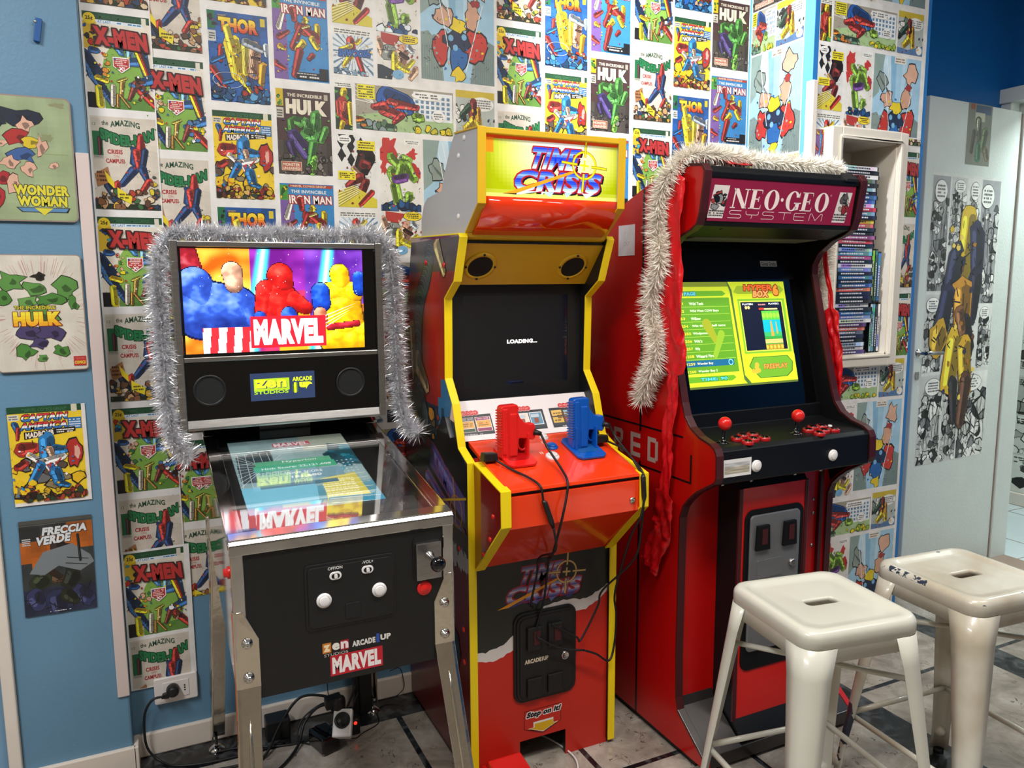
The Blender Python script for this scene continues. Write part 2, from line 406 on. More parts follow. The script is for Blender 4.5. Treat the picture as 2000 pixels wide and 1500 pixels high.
class Art:
    """flat coloured shapes printed on a sheet; every shape keeps its own flat ink colour"""
    DZ = 1.0e-5
    jig = 0.0
    def __init__(s, seed=0): s.P = []; s.z = 0.0; s.clips = None; s.T = (0, 0, 1, 1); s.rnd = random.Random(seed); s.stack = []
    def push(s, x, y, w, h, clip=True, keepz=False):
        s.stack.append((s.T, s.clips, s.z)); ox, oy, sx, sy = s.T
        s.T = (ox+x*sx, oy+y*sy, sx*w, sy*h)
        if clip:
            a, b, c, d = s.T; r = R4(a, b, a+c, b+d)
            s.clips = [r] if s.clips is None else [q for q in (clip_convex(r, k) for k in s.clips) if len(q) > 2]
    def pop(s, keepz=False):
        z = s.z; s.T, s.clips, z0 = s.stack.pop(); s.z = z if keepz else z0
    def poly(s, pts, col, raw=False, lift=True):
        if not raw:
            ox, oy, sx, sy = s.T; pts = [(ox+x*sx, oy+y*sy) for x, y in pts]
        if lift: s.z += s.DZ
        c = lin(col)
        for k in (s.clips if s.clips is not None else [None]):
            q = pts if k is None else clip_convex(pts, k)
            if len(q) > 2: s.P.append((q, s.z, c))
    def rect(s, x0, y0, x1, y1, col): s.poly(R4(x0, y0, x1, y1), col)
    def ell(s, x, y, rx, ry, col, n=20, rot=0):
        c, d = math.cos(rot), math.sin(rot)
        s.poly([(x+rx*math.cos(2*PI*i/n)*c-ry*math.sin(2*PI*i/n)*d, y+rx*math.cos(2*PI*i/n)*d+ry*math.sin(2*PI*i/n)*c) for i in range(n)], col)
    def ring(s, x, y, rx, ry, t, col, n=36):
        for i in range(n):
            a, b = 2*PI*i/n, 2*PI*(i+1)/n; k = 1-t
            s.poly([(x+rx*math.cos(a), y+ry*math.sin(a)), (x+rx*math.cos(b), y+ry*math.sin(b)), (x+rx*k*math.cos(b), y+ry*k*math.sin(b)), (x+rx*k*math.cos(a), y+ry*k*math.sin(a))], col, lift=(i == 0))
    def blob(s, x, y, rx, ry, col, out='1a1a1c', rough=0.25, n=14, ow=0.12):
        r = [1+s.rnd.uniform(-rough, rough) for _ in range(n)]; ph = s.rnd.uniform(0, 6)
        f = lambda k: [(x+rx*k*r[i]*math.cos(ph+2*PI*i/n), y+ry*k*r[i]*math.sin(ph+2*PI*i/n)) for i in range(n)]
        if out: s.poly(f(1+ow), out)
        s.poly(f(1), col)
    def limb(s, x0, y0, x1, y1, r0, r1, col, out='1a1a1c', asp=1.0, ow=0.006):
        """a fat tapering stroke; asp = height/width of the sheet so that it stays round"""
        if s.jig:
            q = random.Random(int(x0*977+y0*1319+x1*331)); x0, y0, x1, y1 = (k+q.uniform(-s.jig, s.jig) for k in (x0, y0, x1, y1))
        dx, dy = x1-x0, (y1-y0)*asp; L_ = math.hypot(dx, dy) or 1e-6; nx, ny = -dy/L_, dx/L_; tx, ty = dx/L_, dy/L_
        q = random.Random(int(x0*977+y0*1319+x1*331)); wob = [1+(q.uniform(-.22, .22) if s.jig else 0) for _ in range(18)]
        def f(e, k0=1.0, off=0.0):
            o = []
            for m, (cx, cy, r, a0) in enumerate(((x0, y0, r0, PI/2), (x1, y1, r1, -PI/2))):
                for k in range(7):
                    a = a0+PI*k/6; rr_ = r*k0*wob[m*9+k]+e
                    o.append((cx+(nx*(math.sin(a)*rr_+off*r)+tx*math.cos(a)*rr_), cy+((ny*(math.sin(a)*rr_+off*r)+ty*math.cos(a)*rr_)/asp)))
            return o
        if out: s.poly(f(ow), out)
        s.poly(f(0), col)
        if s.jig and out:
            c = col if not isinstance(col, str) else tuple(int(col[i:i+2], 16) for i in (0, 2, 4))
            s.poly(f(0, .5, .42), tuple(k*.62 for k in c))
            s.poly(f(0, .28, -.45), tuple(min(255, k*1.25+18) for k in c))
            for k in range(6):
                u = q.random(); w_ = (q.random()-.5)*1.6; px_ = x0+(x1-x0)*u+nx*w_*r0; py_ = y0+(y1-y0)*u+ny*w_*r0/asp; a = q.uniform(0, 6.28); l_ = r0*q.uniform(.5, 1.1)
                s.line(px_, py_, px_+math.cos(a)*l_, py_+math.sin(a)*l_/asp, max(.006, r0*.1), out, asp)
    def line(s, x0, y0, x1, y1, w, col, asp=1.0):
        dx, dy = x1-x0, (y1-y0)*asp; L_ = math.hypot(dx, dy) or 1e-6; nx, ny = -dy/L_*w/2, dx/L_*w/2/asp
        s.poly([(x0-nx, y0-ny), (x1-nx, y1-ny), (x1+nx, y1+ny), (x0+nx, y0+ny)], col)
    def text(s, txt, x, y, w, h, col, out=None, bold=0.0, slant=0.0, rise=0.0, ow=0.012, bands=None, arc=0.0):
        """lettering fitted to a box; slant shears it, rise lifts its right end, bands = colours from bottom to top"""
        tr = glyphs(txt, bold)
        def tf(p, dx=0, dy=0): return (x+p[0]*w+slant*p[1]*h+dx, y+p[1]*h+rise*p[0]*h+arc*math.sin(PI*p[0])*h+dy)
        if out:
            k = len(s.P); ox = ow; oy = ow*(s.T[2]/s.T[3])
            for dx, dy in ((-ox, 0), (ox, 0), (0, -oy), (0, oy), (-ox, -oy), (ox, -oy), (ox, oy), (-ox, oy)):
                s.z += s.DZ*0.4
                for t in tr: s.poly([tf(p, dx, dy) for p in t], out, lift=False)
        s.z += s.DZ
        if bands:
            n = len(bands)
            for i, cc in enumerate(bands):
                for t in tr:
                    q = clip_half(t, 0, 1, -i/n); q = clip_half(q, 0, -1, (i+1)/n) if len(q) > 2 else []
                    if len(q) > 2: s.poly([tf(p) for p in q], cc, lift=False)
        else:
            for t in tr: s.poly([tf(p) for p in t], col, lift=False)
    def lines(s, x, y, w, h, n, col, fill=0.9):
        """rows of tiny unreadable lettering"""
        rh = h/n
        for i in range(n):
            px = x
            while px < x+w*0.95:
                q = s.rnd.uniform(0.04, 0.16)*w; e = min(px+q, x+w)
                s.rect(px, y+i*rh+rh*0.22, e, y+i*rh+rh*0.75, col) if s.rnd.random() < fill else None
                px = e+w*0.025
    def crowd(s, x, y, w, h, pal, n, r, asp=1.0, out='1a1410'):
        for _ in range(n):
            k = s.rnd.uniform(0.5, 1.2)*r
            s.blob(x+s.rnd.random()*w, y+s.rnd.random()*h, k, k*s.rnd.uniform(0.6, 1.3)/asp, s.rnd.choice(pal), out, 0.35, 8, 0.22)
    def busy(s, x0, y0, x1, y1, n, pal, asp=1.5, r=.02):
        """scattered small ink strokes and colour chips that make the printing dense"""
        q = random.Random(n*7+int(x0*100)+len(pal))
        for i in range(n):
            x, y = q.uniform(x0, x1), q.uniform(y0, y1); a = q.uniform(0, 6.28); l_ = r*q.uniform(.6, 2.2)
            if i % 3:
                s.line(x, y, x+math.cos(a)*l_, y+math.sin(a)*l_/asp, r*q.uniform(.12, .3), '1a1a1e', asp)
            else:
                m = 5; c = q.choice(pal); s.poly([(x+math.cos(a+2*PI*k/m)*r*q.uniform(.5, 1.3), y+math.sin(a+2*PI*k/m)*r*q.uniform(.5, 1.3)/asp) for k in range(m)], c)
    def grid(s, nx, ny, fn):
        s.z += s.DZ
        for i in range(nx):
            for j in range(ny):
                c = fn((i+0.5)/nx, (j+0.5)/ny); s.poly(R4(i/nx, j/ny, (i+1)/nx, (j+1)/ny), c, lift=False)
    def build(s, name, o, ax, ay, m, parent=None, lift=0.0004):
        o, ax, ay = V3(o), V3(ax).normalized(), V3(ay).normalized(); nn = ax.cross(ay)
        vs = []; fs = []; cs = []
        for q, z, c in s.P:
            k = len(vs); vs += [o+ax*x+ay*y+nn*(z+lift) for x, y in q]; fs.append(tuple(range(k, k+len(q)))); cs += [c]*len(q)
        cen = sum((V3(v) for v in vs), V3())/max(1, len(vs))
        me = bpy.data.meshes.new(name); me.from_pydata([tuple(v-cen) for v in vs], [], fs); me.materials.append(MATS[m])
        at = me.color_attributes.new('Col', 'FLOAT_COLOR', 'CORNER')
        buf = []
        for c in cs: buf += [c[0], c[1], c[2], 1.0]
        at.data.foreach_set('color', buf)
        ob = bpy.data.objects.new(name, me); link(ob, parent, cen); return ob
# ================================================================ the room
WY = 2.377          # papered wall
PY = 2.06           # front of the pillar
b = MB().box(-2.2, 3.7, -2.6, 2.9, -0.05, 0.0); struct(b.build('floor', 'marble_floor', center=False))
b = MB().box(3.7, 6.2, 0.6, 3.6, -0.05, -0.001)
struct(b.build('floor_hall', 'hall_floor'))
b = MB()
for x in (4.1, 4.6): b.box(x, x+.004, .6, 3.6, -.0005, .0004)
for y in (1.2, 1.72, 2.24, 2.76): b.box(3.7, 4.78, y, y+.004, -.0005, .0004)
struct(b.build('trim_5', 'door_edge'))
struct(MB().box(-2.2, 6.2, -2.6, 3.6, 2.9, 3.0).build('ceiling', 'ceiling_white'))
struct(MB().box(-2.2, 2.14, WY, WY+.12, 0, 2.9).box(2.725, 3.82, WY, WY+.12, 0, 2.9).build('wall_back', ['wall_plain'], bevel=0))
o = MB().box(2.725, 3.7, WY-.004, WY, 0, 2.9).build('wall_back_right', 'paint_deep_blue'); struct(o)
o = MB().box(-.108, 2.14, WY-.003, WY, 0, 0.462).build('wall_back_lower', 'paint_steel_blue'); struct(o)
struct(MB().box(-2.3, -2.2, -2.6, WY, 0, 2.9).build('wall_left', 'wall_warm'))
struct(MB().box(-2.3, 3.82, -2.7, -2.6, 0, 2.9).build('wall_front', 'wall_warm'))
# right wall with the doorway
b = MB().box(3.70, 3.82, -2.6, 1.45, 0, 2.9).box(3.70, 3.82, 1.45, 2.33, 2.2, 2.9).box(3.70, 3.82, 2.33, 2.377, 0, 2.9)
struct(b.build('wall_right', 'paint_deep_blue'))
# left pier
b = MB().box(-.375, -.108, 2.31, WY, 0, 2.9)
o = b.build('wall_pier_left', 'paint_steel_blue', bevel=.006); struct(o)
struct(MB().box(-2.2, -.405, 2.315, WY, 0, 2.9).build('wall_pier_far', 'wall_plain'))
struct(MB().box(-.405, -.375, 2.295, 2.33, 0, 2.9).build('trim_1', 'paint_cream', bevel=.004))
struct(MB().box(-.137, -.107, 2.303, 2.312, .23, 1.716).build('trim_2', 'trim_pink', bevel=.0015))
# pillar, with its niche
nx0, nx1, nz0, nz1 = 2.25, 2.545, 1.10, 1.88
b = MB()
for x0, x1, z0, z1 in ((2.14, nx0, 0, 2.9), (nx1, 2.725, 0, 2.9), (nx0, nx1, 0, nz0), (nx0, nx1, nz1, 2.9)): b.box(x0, x1, PY, WY+.05, z0, z1)
b.box(nx0, nx1, 2.24, WY+.05, nz0, nz1)
o = b.build('wall_pillar', 'paint_edge_blue'); struct(o)
struct(MB().box(2.1385, 2.14, 2.061, WY, 0, 2.9).build('wall_pillar_side', 'paint_edge_lit'))
struct(MB().box(2.134, 2.158, 2.05, 2.085, 0, 2.07).build('trim_3', 'paint_cream', bevel=.004))
# skirting boards
struct(MB().box(-.108, 2.14, WY-.016, WY, 0, .07).build('baseboard_back', 'skirting', bevel=.004))
struct(MB().box(-.375, -.1, 2.296, 2.312, 0, .075).box(-.108, -.094, 2.296, 2.366, 0, .075).build('baseboard_left', 'skirting', bevel=.003))
struct(MB().box(2.725, 3.7, WY-.02, WY-.005, 0, .07).build('baseboard_right', 'skirting', bevel=.004))
# doorway frame
b = MB().box(3.655, 3.72, 2.325, 2.377, 0, 2.245).box(3.64, 3.84, 1.4, 2.377, 2.185, 2.25).box(3.66, 3.84, 1.40, 1.46, 0, 2.2)
b.box(3.72, 3.84, 2.30, 2.36, 0, 2.2)
tag(b.build('door_frame', 'door_paint', bevel=.004), kind='structure')
struct(MB().box(3.69, 3.83, 1.45, 2.33, -.002, .006).build('trim_4', 'door_edge'))
# hallway shell
struct(MB().box(4.79, 4.9, .6, 3.6, 0, 2.9).build('wall_hall', 'paint_cream'))
struct(MB().box(4.765, 4.79, .6, 3.6, 0, .075).build('baseboard_hall', 'paint_cream', bevel=.004))
struct(MB().box(3.82, 6.2, 3.5, 3.6, 0, 2.9).box(3.82, 6.2, .6, .7, 0, 2.9).build('wall_hall_end', 'paint_cream'))

# ---------------------------------------------------------------- generic comic printing
SKIN = 'd9a789'
def c_xm(A):
    A.jig = .05
    A.rect(0, 0, 1, 1, 'e6dccb')
    A.ell(.6, .36, .36, .36, '86b04c', 28); A.rect(.25, 0, 1, .12, '5f8a3c')
    A.rect(0, .925, 1, 1, '1f4a30'); A.rect(.2, .89, .93, .925, 'dfe6ea'); A.text('AT LAST', .22, .893, .2, .028, '3f79b0', bold=.02); A.lines(.44, .893, .48, .03, 1, '4c86b4')
    A.text('MARVEL COMICS GROUP', .25, .942, .55, .035, '35623f', bold=.01); A.rect(.88, .9, .95, .99, 'd8d2c0')
    A.rect(0, .62, .2, .9, 'd8b230'); A.crowd(.02, .64, .16, .22, ['284f8f', '3aa0c0', '222222', 'c23020'], 9, .035, 1.5)
    A.ell(.1, .93, .09, .06, 'f0cf2a'); A.text('25¢', .045, .905, .11, .05, '1c1c1c', bold=.03)
    A.limb(.0, .55, .16, .3, .13, .09, '24406e', asp=1.5); A.limb(.05, .3, .3, .12, .08, .05, '1d3866', asp=1.5); A.limb(.1, .6, .22, .56, .06, .05, '2c5590', asp=1.5)
    for i in range(9): A.line(.0+.03*i, .5-.05*i, .06+.03*i, .3-.02*i, .008, '4f8fd0', 1.5)
    A.rect(0, .0, .14, .16, '14161a'); A.limb(.2, .2, .22, .03, .05, .05, 'e9d320', asp=1.5); A.limb(.17, .34, .3, .3, .045, .04, 'ecc21c', asp=1.5)
    A.crowd(.22, .3, .16, .28, ['d88a2c', 'e9d320', '3b7a4a', 'd9a789'], 8, .035, 1.5)
    A.limb(.5, .68, .56, .56, .06, .05, '4c86b8', asp=1.5); A.limb(.72, .68, .66, .58, .07, .05, '7db3d6', asp=1.5); A.limb(.56, .55, .74, .52, .045, .07, '3a6ea8', asp=1.5)
    A.limb(.86, .66, .96, .42, .08, .06, '30507c', asp=1.5); A.limb(.78, .6, .96, .4, .045, .04, 'edc41c', asp=1.5); A.limb(.84, .56, 1.0, .34, .02, .02, 'a52a22', asp=1.5)
    A.limb(.7, .3, .98, .36, .05, .08, '2f6aa8', asp=1.5); A.limb(.8, .26, 1., .02, .06, .05, 'b23428', asp=1.5); A.limb(.72, .3, .66, .08, .05, .03, '8a3f34', asp=1.5)
    A.crowd(.68, .1, .28, .26, ['ffffff', 'e9d320', '4d7bb0', '6a3a2a', '30201a'], 12, .04, 1.5)
    A.limb(.52, .27, .5, .12, .04, .03, 'c79b4a', asp=1.5); A.limb(.44, .3, .6, .3, .018, .018, 'd9c050', asp=1.5); A.limb(.5, .14, .42, .04, .02, .02, 'b88a3a', asp=1.5); A.limb(.5, .14, .58, .04, .02, .02, 'b88a3a', asp=1.5)
    A.limb(.38, .26, .36, .08, .035, .03, 'd8c8b0', asp=1.5)
    A.poly([(.41, .55), (.66, .55), (.66, .45), (.535, .385), (.41, .45)], 'ffffff'); A.poly([(.42, .54), (.65, .54), (.65, .455), (.535, .395), (.42, .455)], 'c03a38')
    A.lines(.44, .455, .19, .08, 4, 'f2d8d0'); A.text('X!', .49, .41, .09, .04, 'ffffff', bold=.04)
    A.busy(0, .02, 1, .6, 70, ['e9d320', '2d5590', 'b23428', 'd9a789', '5f8a3c', 'e6dccb', '4d7bb0'])
    A.text('X-MEN', .16, .665, .8, .19, 'bb3230', out='3a1414', bold=.07, slant=-.12, rise=-.18, ow=.022)
def c_sp(A):
    A.jig = .07
    A.rect(0, 0, 1, 1, 'e0d4c4'); A.grid(10, 14, lambda u, v: tuple(int(k*(.96+.05*noise.noise(V3((u*5, v*7, 3))))) for k in (224, 212, 196)))
    A.rect(.01, .86, .15, .98, 'cfc6b6'); A.text('12', .03, .9, .05, .03, '55504a'); A.text('the', .17, .905, .1, .05, '1c3a2a', bold=.02)
    A.rect(.02, .58, .17, .84, '1e6a40'); A.limb(.09, .8, .1, .64, .03, .02, '5a2a30', asp=1.5); A.rect(.02, .54, .17, .58, 'b8b4a8'); A.text('MARVEL', .03, .555, .13, .02, '444444')
    A.text('AMAZING', .3, .885, .45, .065, '234f38', bold=.03, arc=.35)
    A.text('SPIDER-MAN', .14, .76, .82, .12, '1f7a44', out='123524', bold=.06, arc=-.7, rise=.2, ow=.012)
    A.text('CRISIS', .23, .6, .23, .05, 'b02a30', bold=.04); A.text('ON', .32, .565, .08, .025, 'c85a5a'); A.text('CAMPUS!', .2, .5, .28, .05, 'b02a30', bold=.04)
    for a, b_ in ((.45, .78), (.78, .72)): A.ring(a+.12, b_-.2, .16, .13, .02, 'b8aa9a')
    A.limb(.64, .64, .6, .5, .07, .09, '26406c', asp=1.5); A.limb(.78, .8, .7, .58, .05, .09, 'b2332e', asp=1.5); A.limb(.7, .64, .64, .44, .06, .05, 'c23c34', asp=1.5); A.limb(.8, .6, .74, .44, .05, .04, '23395f', asp=1.5)
    A.limb(.6, .4, .36, .33, .07, .05, '2a4576', asp=1.5); A.limb(.7, .42, .84, .33, .07, .045, '2a4576', asp=1.5); A.limb(.34, .31, .28, .16, .05, .05, 'b2332e', asp=1.5); A.limb(.82, .33, .8, .2, .05, .04, 'b8382f', asp=1.5); A.limb(.27, .2, .32, .06, .06, .05, '1c2c48', asp=1.5)
    A.busy(.3, .3, .95, .75, 16, ['b2332e', '26406c']); A.busy(0, 0, 1, .24, 50, ['c89a6a', '3c6a3c', 'b0402c', '2d3f5c', 'e0c8a0'])
    A.poly([(.02, .38), (.22, .46), (.26, .3), (.05, .24)], 'a9734a'); A.lines(.05, .29, .17, .13, 3, '5a3018', .95)
    A.poly([(.16, .42), (.3, .3), (.3, .22), (.2, .3)], 'ecd12a')
    A.rect(.0, 0, 1, .06, '24301c'); A.crowd(0, 0, 1, .2, ['8a5a3a', 'c89a6a', '5a3a2a', '3c6a3c', 'd8a83a', 'b0402c', '2d3f5c', '6a4a30', 'e0c8a0'], 46, .05, 1.5)
    A.crowd(.86, .18, .14, .2, ['4a5a50', '8a5a3a', 'd8c030'], 8, .04, 1.5)
    A.poly([(.34, .24), (.56, .14), (.54, .06), (.34, .13)], 'e8d22c'); A.lines(.37, .11, .16, .07, 2, '4a4010')
def c_th(A):
    A.jig = .07
    A.grid(8, 12, lambda u, v: tuple(int(k*(1+.35*noise.noise(V3((u*4, v*6, 9))))) for k in (34, 84, 150)))
    A.rect(0, .8, .13, 1, '1f6a44'); A.crowd(.02, .82, .1, .14, ['6b3a8a', '222222', '3f8a5a'], 5, .03, 1.5); A.rect(.0, .66, .13, .78, 'c8c8c0'); A.lines(.02, .68, .1, .08, 3, '333333')
    A.text('THE MIGHTY', .17, .945, .14, .02, 'f0c020'); A.rect(.88, .88, .96, .97, 'd8c030')
    A.text('THOR', .18, .78, .66, .16, 'f0b428', out='3a1a10', bold=.07, ow=.012, bands=['d23a18', 'dc5a1c', 'e88420', 'f0ac26', 'f4cc30', 'f6d838'])
    A.limb(.42, .66, .5, .3, .13, .12, 'f2d828', asp=1.5); A.limb(.34, .78, .42, .6, .07, .08, 'f4dc38', asp=1.5); A.limb(.56, .24, .66, .1, .08, .03, 'eccc20', asp=1.5)
    A.limb(.74, .58, .7, .34, .15, .11, 'd8a080', asp=1.5); A.limb(.84, .5, .86, .22, .07, .05, 'd8a020', asp=1.5); A.limb(.58, .62, .58, .36, .06, .05, 'f6e448', asp=1.5)
    A.limb(.62, .7, .86, .66, .07, .06, '8c949c', asp=1.5); A.limb(.9, .72, .96, .62, .04, .02, 'c8dce8', asp=1.5); A.limb(.68, .54, .8, .52, .02, .02, '4a2a20', asp=1.5); A.limb(.66, .4, .76, .4, .015, .015, '7a3a2a', asp=1.5)
    for i in range(14): x = .36+.03*i; A.line(x, .6-A.rnd.random()*.1, x+.05, .3-A.rnd.random()*.1, .008, 'b8901c' if x < .6 else '6a4020', 1.5)
    A.limb(.16, .58, .24, .48, .05, .04, 'b03028', asp=1.5); A.limb(.12, .5, .22, .44, .035, .03, '2a6aa8', asp=1.5); A.limb(.1, .3, .3, .22, .05, .04, 'a82c26', asp=1.5); A.limb(.2, .22, .4, .2, .04, .03, '2a6aa8', asp=1.5)
    A.ring(.3, .24, .26, .09, .04, 'd8e4ee')
    A.crowd(0, .0, 1, .14, ['1d4f7c', '2f7ab0', '123a5c', '5a9cc8'], 26, .07, 1.5); A.crowd(.55, .08, .4, .14, ['a82c26', '2a6aa8', 'd8a080', '5a3020'], 14, .04, 1.5)
    A.busy(0, 0, 1, .72, 70, ['1d4f7c', '5a9cc8', 'd8a080', 'b03028', 'e8c424', '2a6aa8'])
def c_cap(A):
    A.jig = .06
    A.rect(0, 0, 1, 1, 'edc92e'); A.rect(0, .93, 1, 1, '1d4a2c'); A.text('MARVEL COMICS GROUP', .2, .945, .6, .035, '3c7048', bold=.01); A.rect(.86, .92, .94, 1, 'd8d0b8')
    A.rect(.01, .86, .15, .92, 'd8d4c8'); A.lines(.02, .865, .12, .05, 2, '444444')
    A.limb(.06, .8, .1, .7, .04, .03, '2f5f9a', asp=1.5); A.limb(.14, .8, .12, .68, .03, .02, 'b03028', asp=1.5)
    A.rect(.8, .74, .99, .86, '2f6aa0'); A.lines(.82, .75, .16, .1, 4, 'd8e4f0')
    cb = ['d83a34', 'd83a34', 'f2efe8', 'f2efe8', '3a7ab8', '3a7ab8']
    A.text('CAPTAIN', .17, .845, .62, .075, 'd03430', out='241a40', bold=.05, slant=.3, bands=cb[::-1], ow=.008, rise=.05)
    A.text('AMERICA', .15, .755, .64, .075, 'd03430', out='241a40', bold=.05, slant=.3, bands=cb[::-1], ow=.008, rise=.05)
    A.poly([(.2, .66), (.9, .715), (.9, .765), (.2, .735)], '181412'); A.text('MADBOMB', .22, .668, .38, .06, 'f2e4d4', bold=.05, rise=.35); A.lines(.64, .705, .24, .045, 2, 'ece4d8')
    A.grid(1, 1, lambda u, v: 'edc92e') if False else None
    A.crowd(0, .1, 1, .3, ['6a6a6a', '8a7a5a', 'e8b820', '5a4a40'], 20, .09, 1.5)
    A.limb(.12, .58, .26, .52, .1, .09, 'b2352c', asp=1.5); A.limb(.06, .44, .2, .42, .06, .06, '9a2c26', asp=1.5); A.limb(.3, .5, .38, .46, .05, .05, 'ece6dc', asp=1.5)
    A.limb(.5, .58, .54, .44, .12, .1, '2f7cb8', asp=1.5); A.limb(.62, .56, .72, .5, .08, .07, '2f7cb8', asp=1.5); A.limb(.54, .52, .56, .5, .045, .045, SKIN, asp=1.5); A.limb(.44, .42, .66, .41, .05, .05, 'e8e2da', asp=1.5)
    for i in range(5): A.limb(.46+.045*i, .38, .47+.04*i, .34, .012, .01, 'c23a32' if i % 2 == 0 else 'f0ece4', None, 1.5)
    A.limb(.44, .33, .24, .27, .07, .05, '2a74b0', asp=1.5); A.limb(.58, .34, .64, .2, .08, .07, '2a74b0', asp=1.5); A.limb(.62, .2, .78, .16, .05, .04, '2468a0', asp=1.5)
    A.blob(.87, .48, .1, .15, 'b2302a', '1a1a1a', .25); A.blob(.9, .5, .04, .07, 'e0a898', None, .3)
    A.crowd(0, 0, 1, .12, ['8a2c22', '5a3020', 'c8a028', '2f3f2c', 'a8402c', '2a1a14', 'd8b060'], 48, .045, 1.5); A.crowd(.0, .12, .3, .1, ['e8c020', 'd88020'], 8, .05, 1.5, None)
    A.busy(0, 0, 1, .6, 70, ['8a2c22', 'e8b820', '2f7cb8', 'b2352c', '5a4a40', 'f0ece4'])
def c_iron(A):
    A.jig = .09
    A.rect(0, 0, 1, 1, '3a86c0'); A.rect(0, .93, 1, 1, '2f7fb8'); A.rect(.16, .955, .98, .99, 'b2402c'); A.text('MARVEL COMICS GROUP', .2, .96, .66, .024, 'f0d8b8', bold=.02)
    A.rect(0, .0, .25, .8, '7a5a9c'); A.rect(0, .8, .15, .98, '4a9a3c'); A.crowd(.0, .82, .15, .14, ['4a9a3c', '2c5a24', 'e0c020'], 6, .03, 1.5)
    for k in range(4): A.limb(.06, .1+.19*k, .18, .2+.19*k, .05, .03, ['b03a30', 'd8a83a', '9a342c', 'e8dcc8'][k], asp=1.5)
    A.text('THE INVINCIBLE', .2, .885, .66, .04, 'f4f2ec', bold=.02)
    A.text('IRON MAN', .17, .76, .79, .1, 'f6f2ea', out='a82c28', bold=.03, slant=-.08, ow=.014)
    A.limb(.62, .75, .62, .7, .06, .05, 'ecc52c', asp=1.5); A.limb(.5, .62, .7, .6, .09, .1, 'a8322a', asp=1.5); A.limb(.42, .6, .33, .46, .06, .05, '9a2c28', asp=1.5); A.limb(.46, .68, .34, .74, .05, .06, 'a8322a', asp=1.5)
    A.limb(.8, .6, .82, .48, .055, .05, 'e8c028', asp=1.5); A.limb(.58, .52, .72, .48, .07, .08, 'a8322a', asp=1.5); A.limb(.5, .46, .44, .36, .07, .06, 'e8c430', asp=1.5); A.limb(.4, .32, .32, .12, .06, .05, '9e2e2a', asp=1.5)
    A.limb(.74, .42, .78, .32, .06, .05, 'e8c430', asp=1.5); A.limb(.78, .3, .7, .18, .05, .04, '9e2e2a', asp=1.5); A.limb(.56, .6, .66, .6, .02, .02, 'f0dc70', asp=1.5)
    A.busy(.25, .1, 1, .75, 36, ['a8322a', 'e8c430', '2f78b4', '5aa0d0']); A.busy(0, 0, .25, .8, 26, ['7a5a9c', '5a3c84', 'b03a30', 'd8a83a'])
    A.rect(.4, .02, .98, .1, '14161a'); A.rect(.82, .02, .98, .16, '14161a'); A.lines(.45, .03, .36, .035, 1, 'e8e4dc'); A.lines(.4, .072, .36, .02, 1, 'c8c4bc')
def c_hulk(A):
    A.jig = .09
    A.rect(0, 0, 1, 1, '4a3230'); A.grid(10, 5, lambda u, v: tuple(int(k*(1+.5*noise.noise(V3((u*9, v*6, 5))))) for k in (74, 66, 60)) if v < .5 else lin_none)
    A.rect(0, .8, .13, 1, 'd0b41c'); A.crowd(.01, .82, .1, .14, ['3c7a2c', '1c1c1c', '5aa03c'], 6, .03, 1.5); A.rect(0, .66, .13, .78, 'c4bcac'); A.lines(.01, .67, .1, .09, 3, '333333')
    A.text('THE INCREDIBLE', .2, .915, .64, .04, 'e2d6c0', bold=.03); A.rect(.88, .9, .95, .97, 'b0a896')
    A.text('HULK', .17, .71, .76, .18, 'e4dac2', out='241614', bold=.08, ow=.01)
    A.limb(.3, .7, .42, .62, .08, .1, '4c8a3a', asp=1.5); A.limb(.78, .68, .66, .6, .08, .11, '4f9040', asp=1.5); A.limb(.52, .7, .56, .62, .08, .09, '5a9c48', asp=1.5); A.limb(.48, .54, .62, .52, .12, .12, '58a04a', asp=1.5)
    A.limb(.22, .6, .24, .44, .06, .06, '4a8438', asp=1.5); A.limb(.84, .58, .88, .38, .06, .055, '5a9c48', asp=1.5); A.limb(.36, .42, .5, .32, .1, .1, '4a3a72', asp=1.5); A.limb(.3, .34, .36, .26, .07, .05, '3f3160', asp=1.5)
    A.limb(.62, .36, .6, .2, .08, .06, '4c8c3c', asp=1.5); A.limb(.58, .14, .64, .1, .06, .06, '8ad04a', asp=1.5)
    for i in range(8): A.line(.45+.04*i, .5-.01*i, .5+.03*i, .62, .008, '1f4a1c', 1.5)
    A.crowd(0, 0, 1, .24, ['4a4440', '6a625c', '2c2624', '8a827a'], 24, .04, 1.5); A.limb(.6, .13, .66, .11, .04, .04, '7cc448', asp=1.5)
    A.busy(0, 0, 1, .7, 60, ['3c7a30', '6ab058', '4a3a72', '6a625c', '2c2624', '8a827a'])
    A.rect(.05, .04, .42, .15, 'd8c8ac'); A.rect(.06, .045, .41, .145, 'b25a48'); A.text('MONSTER', .075, .095, .31, .035, 'ecdcc4', bold=.03); A.text('UNLEASHED!', .075, .052, .32, .032, 'ecdcc4', bold=.03)
lin_none = (74, 50, 48)
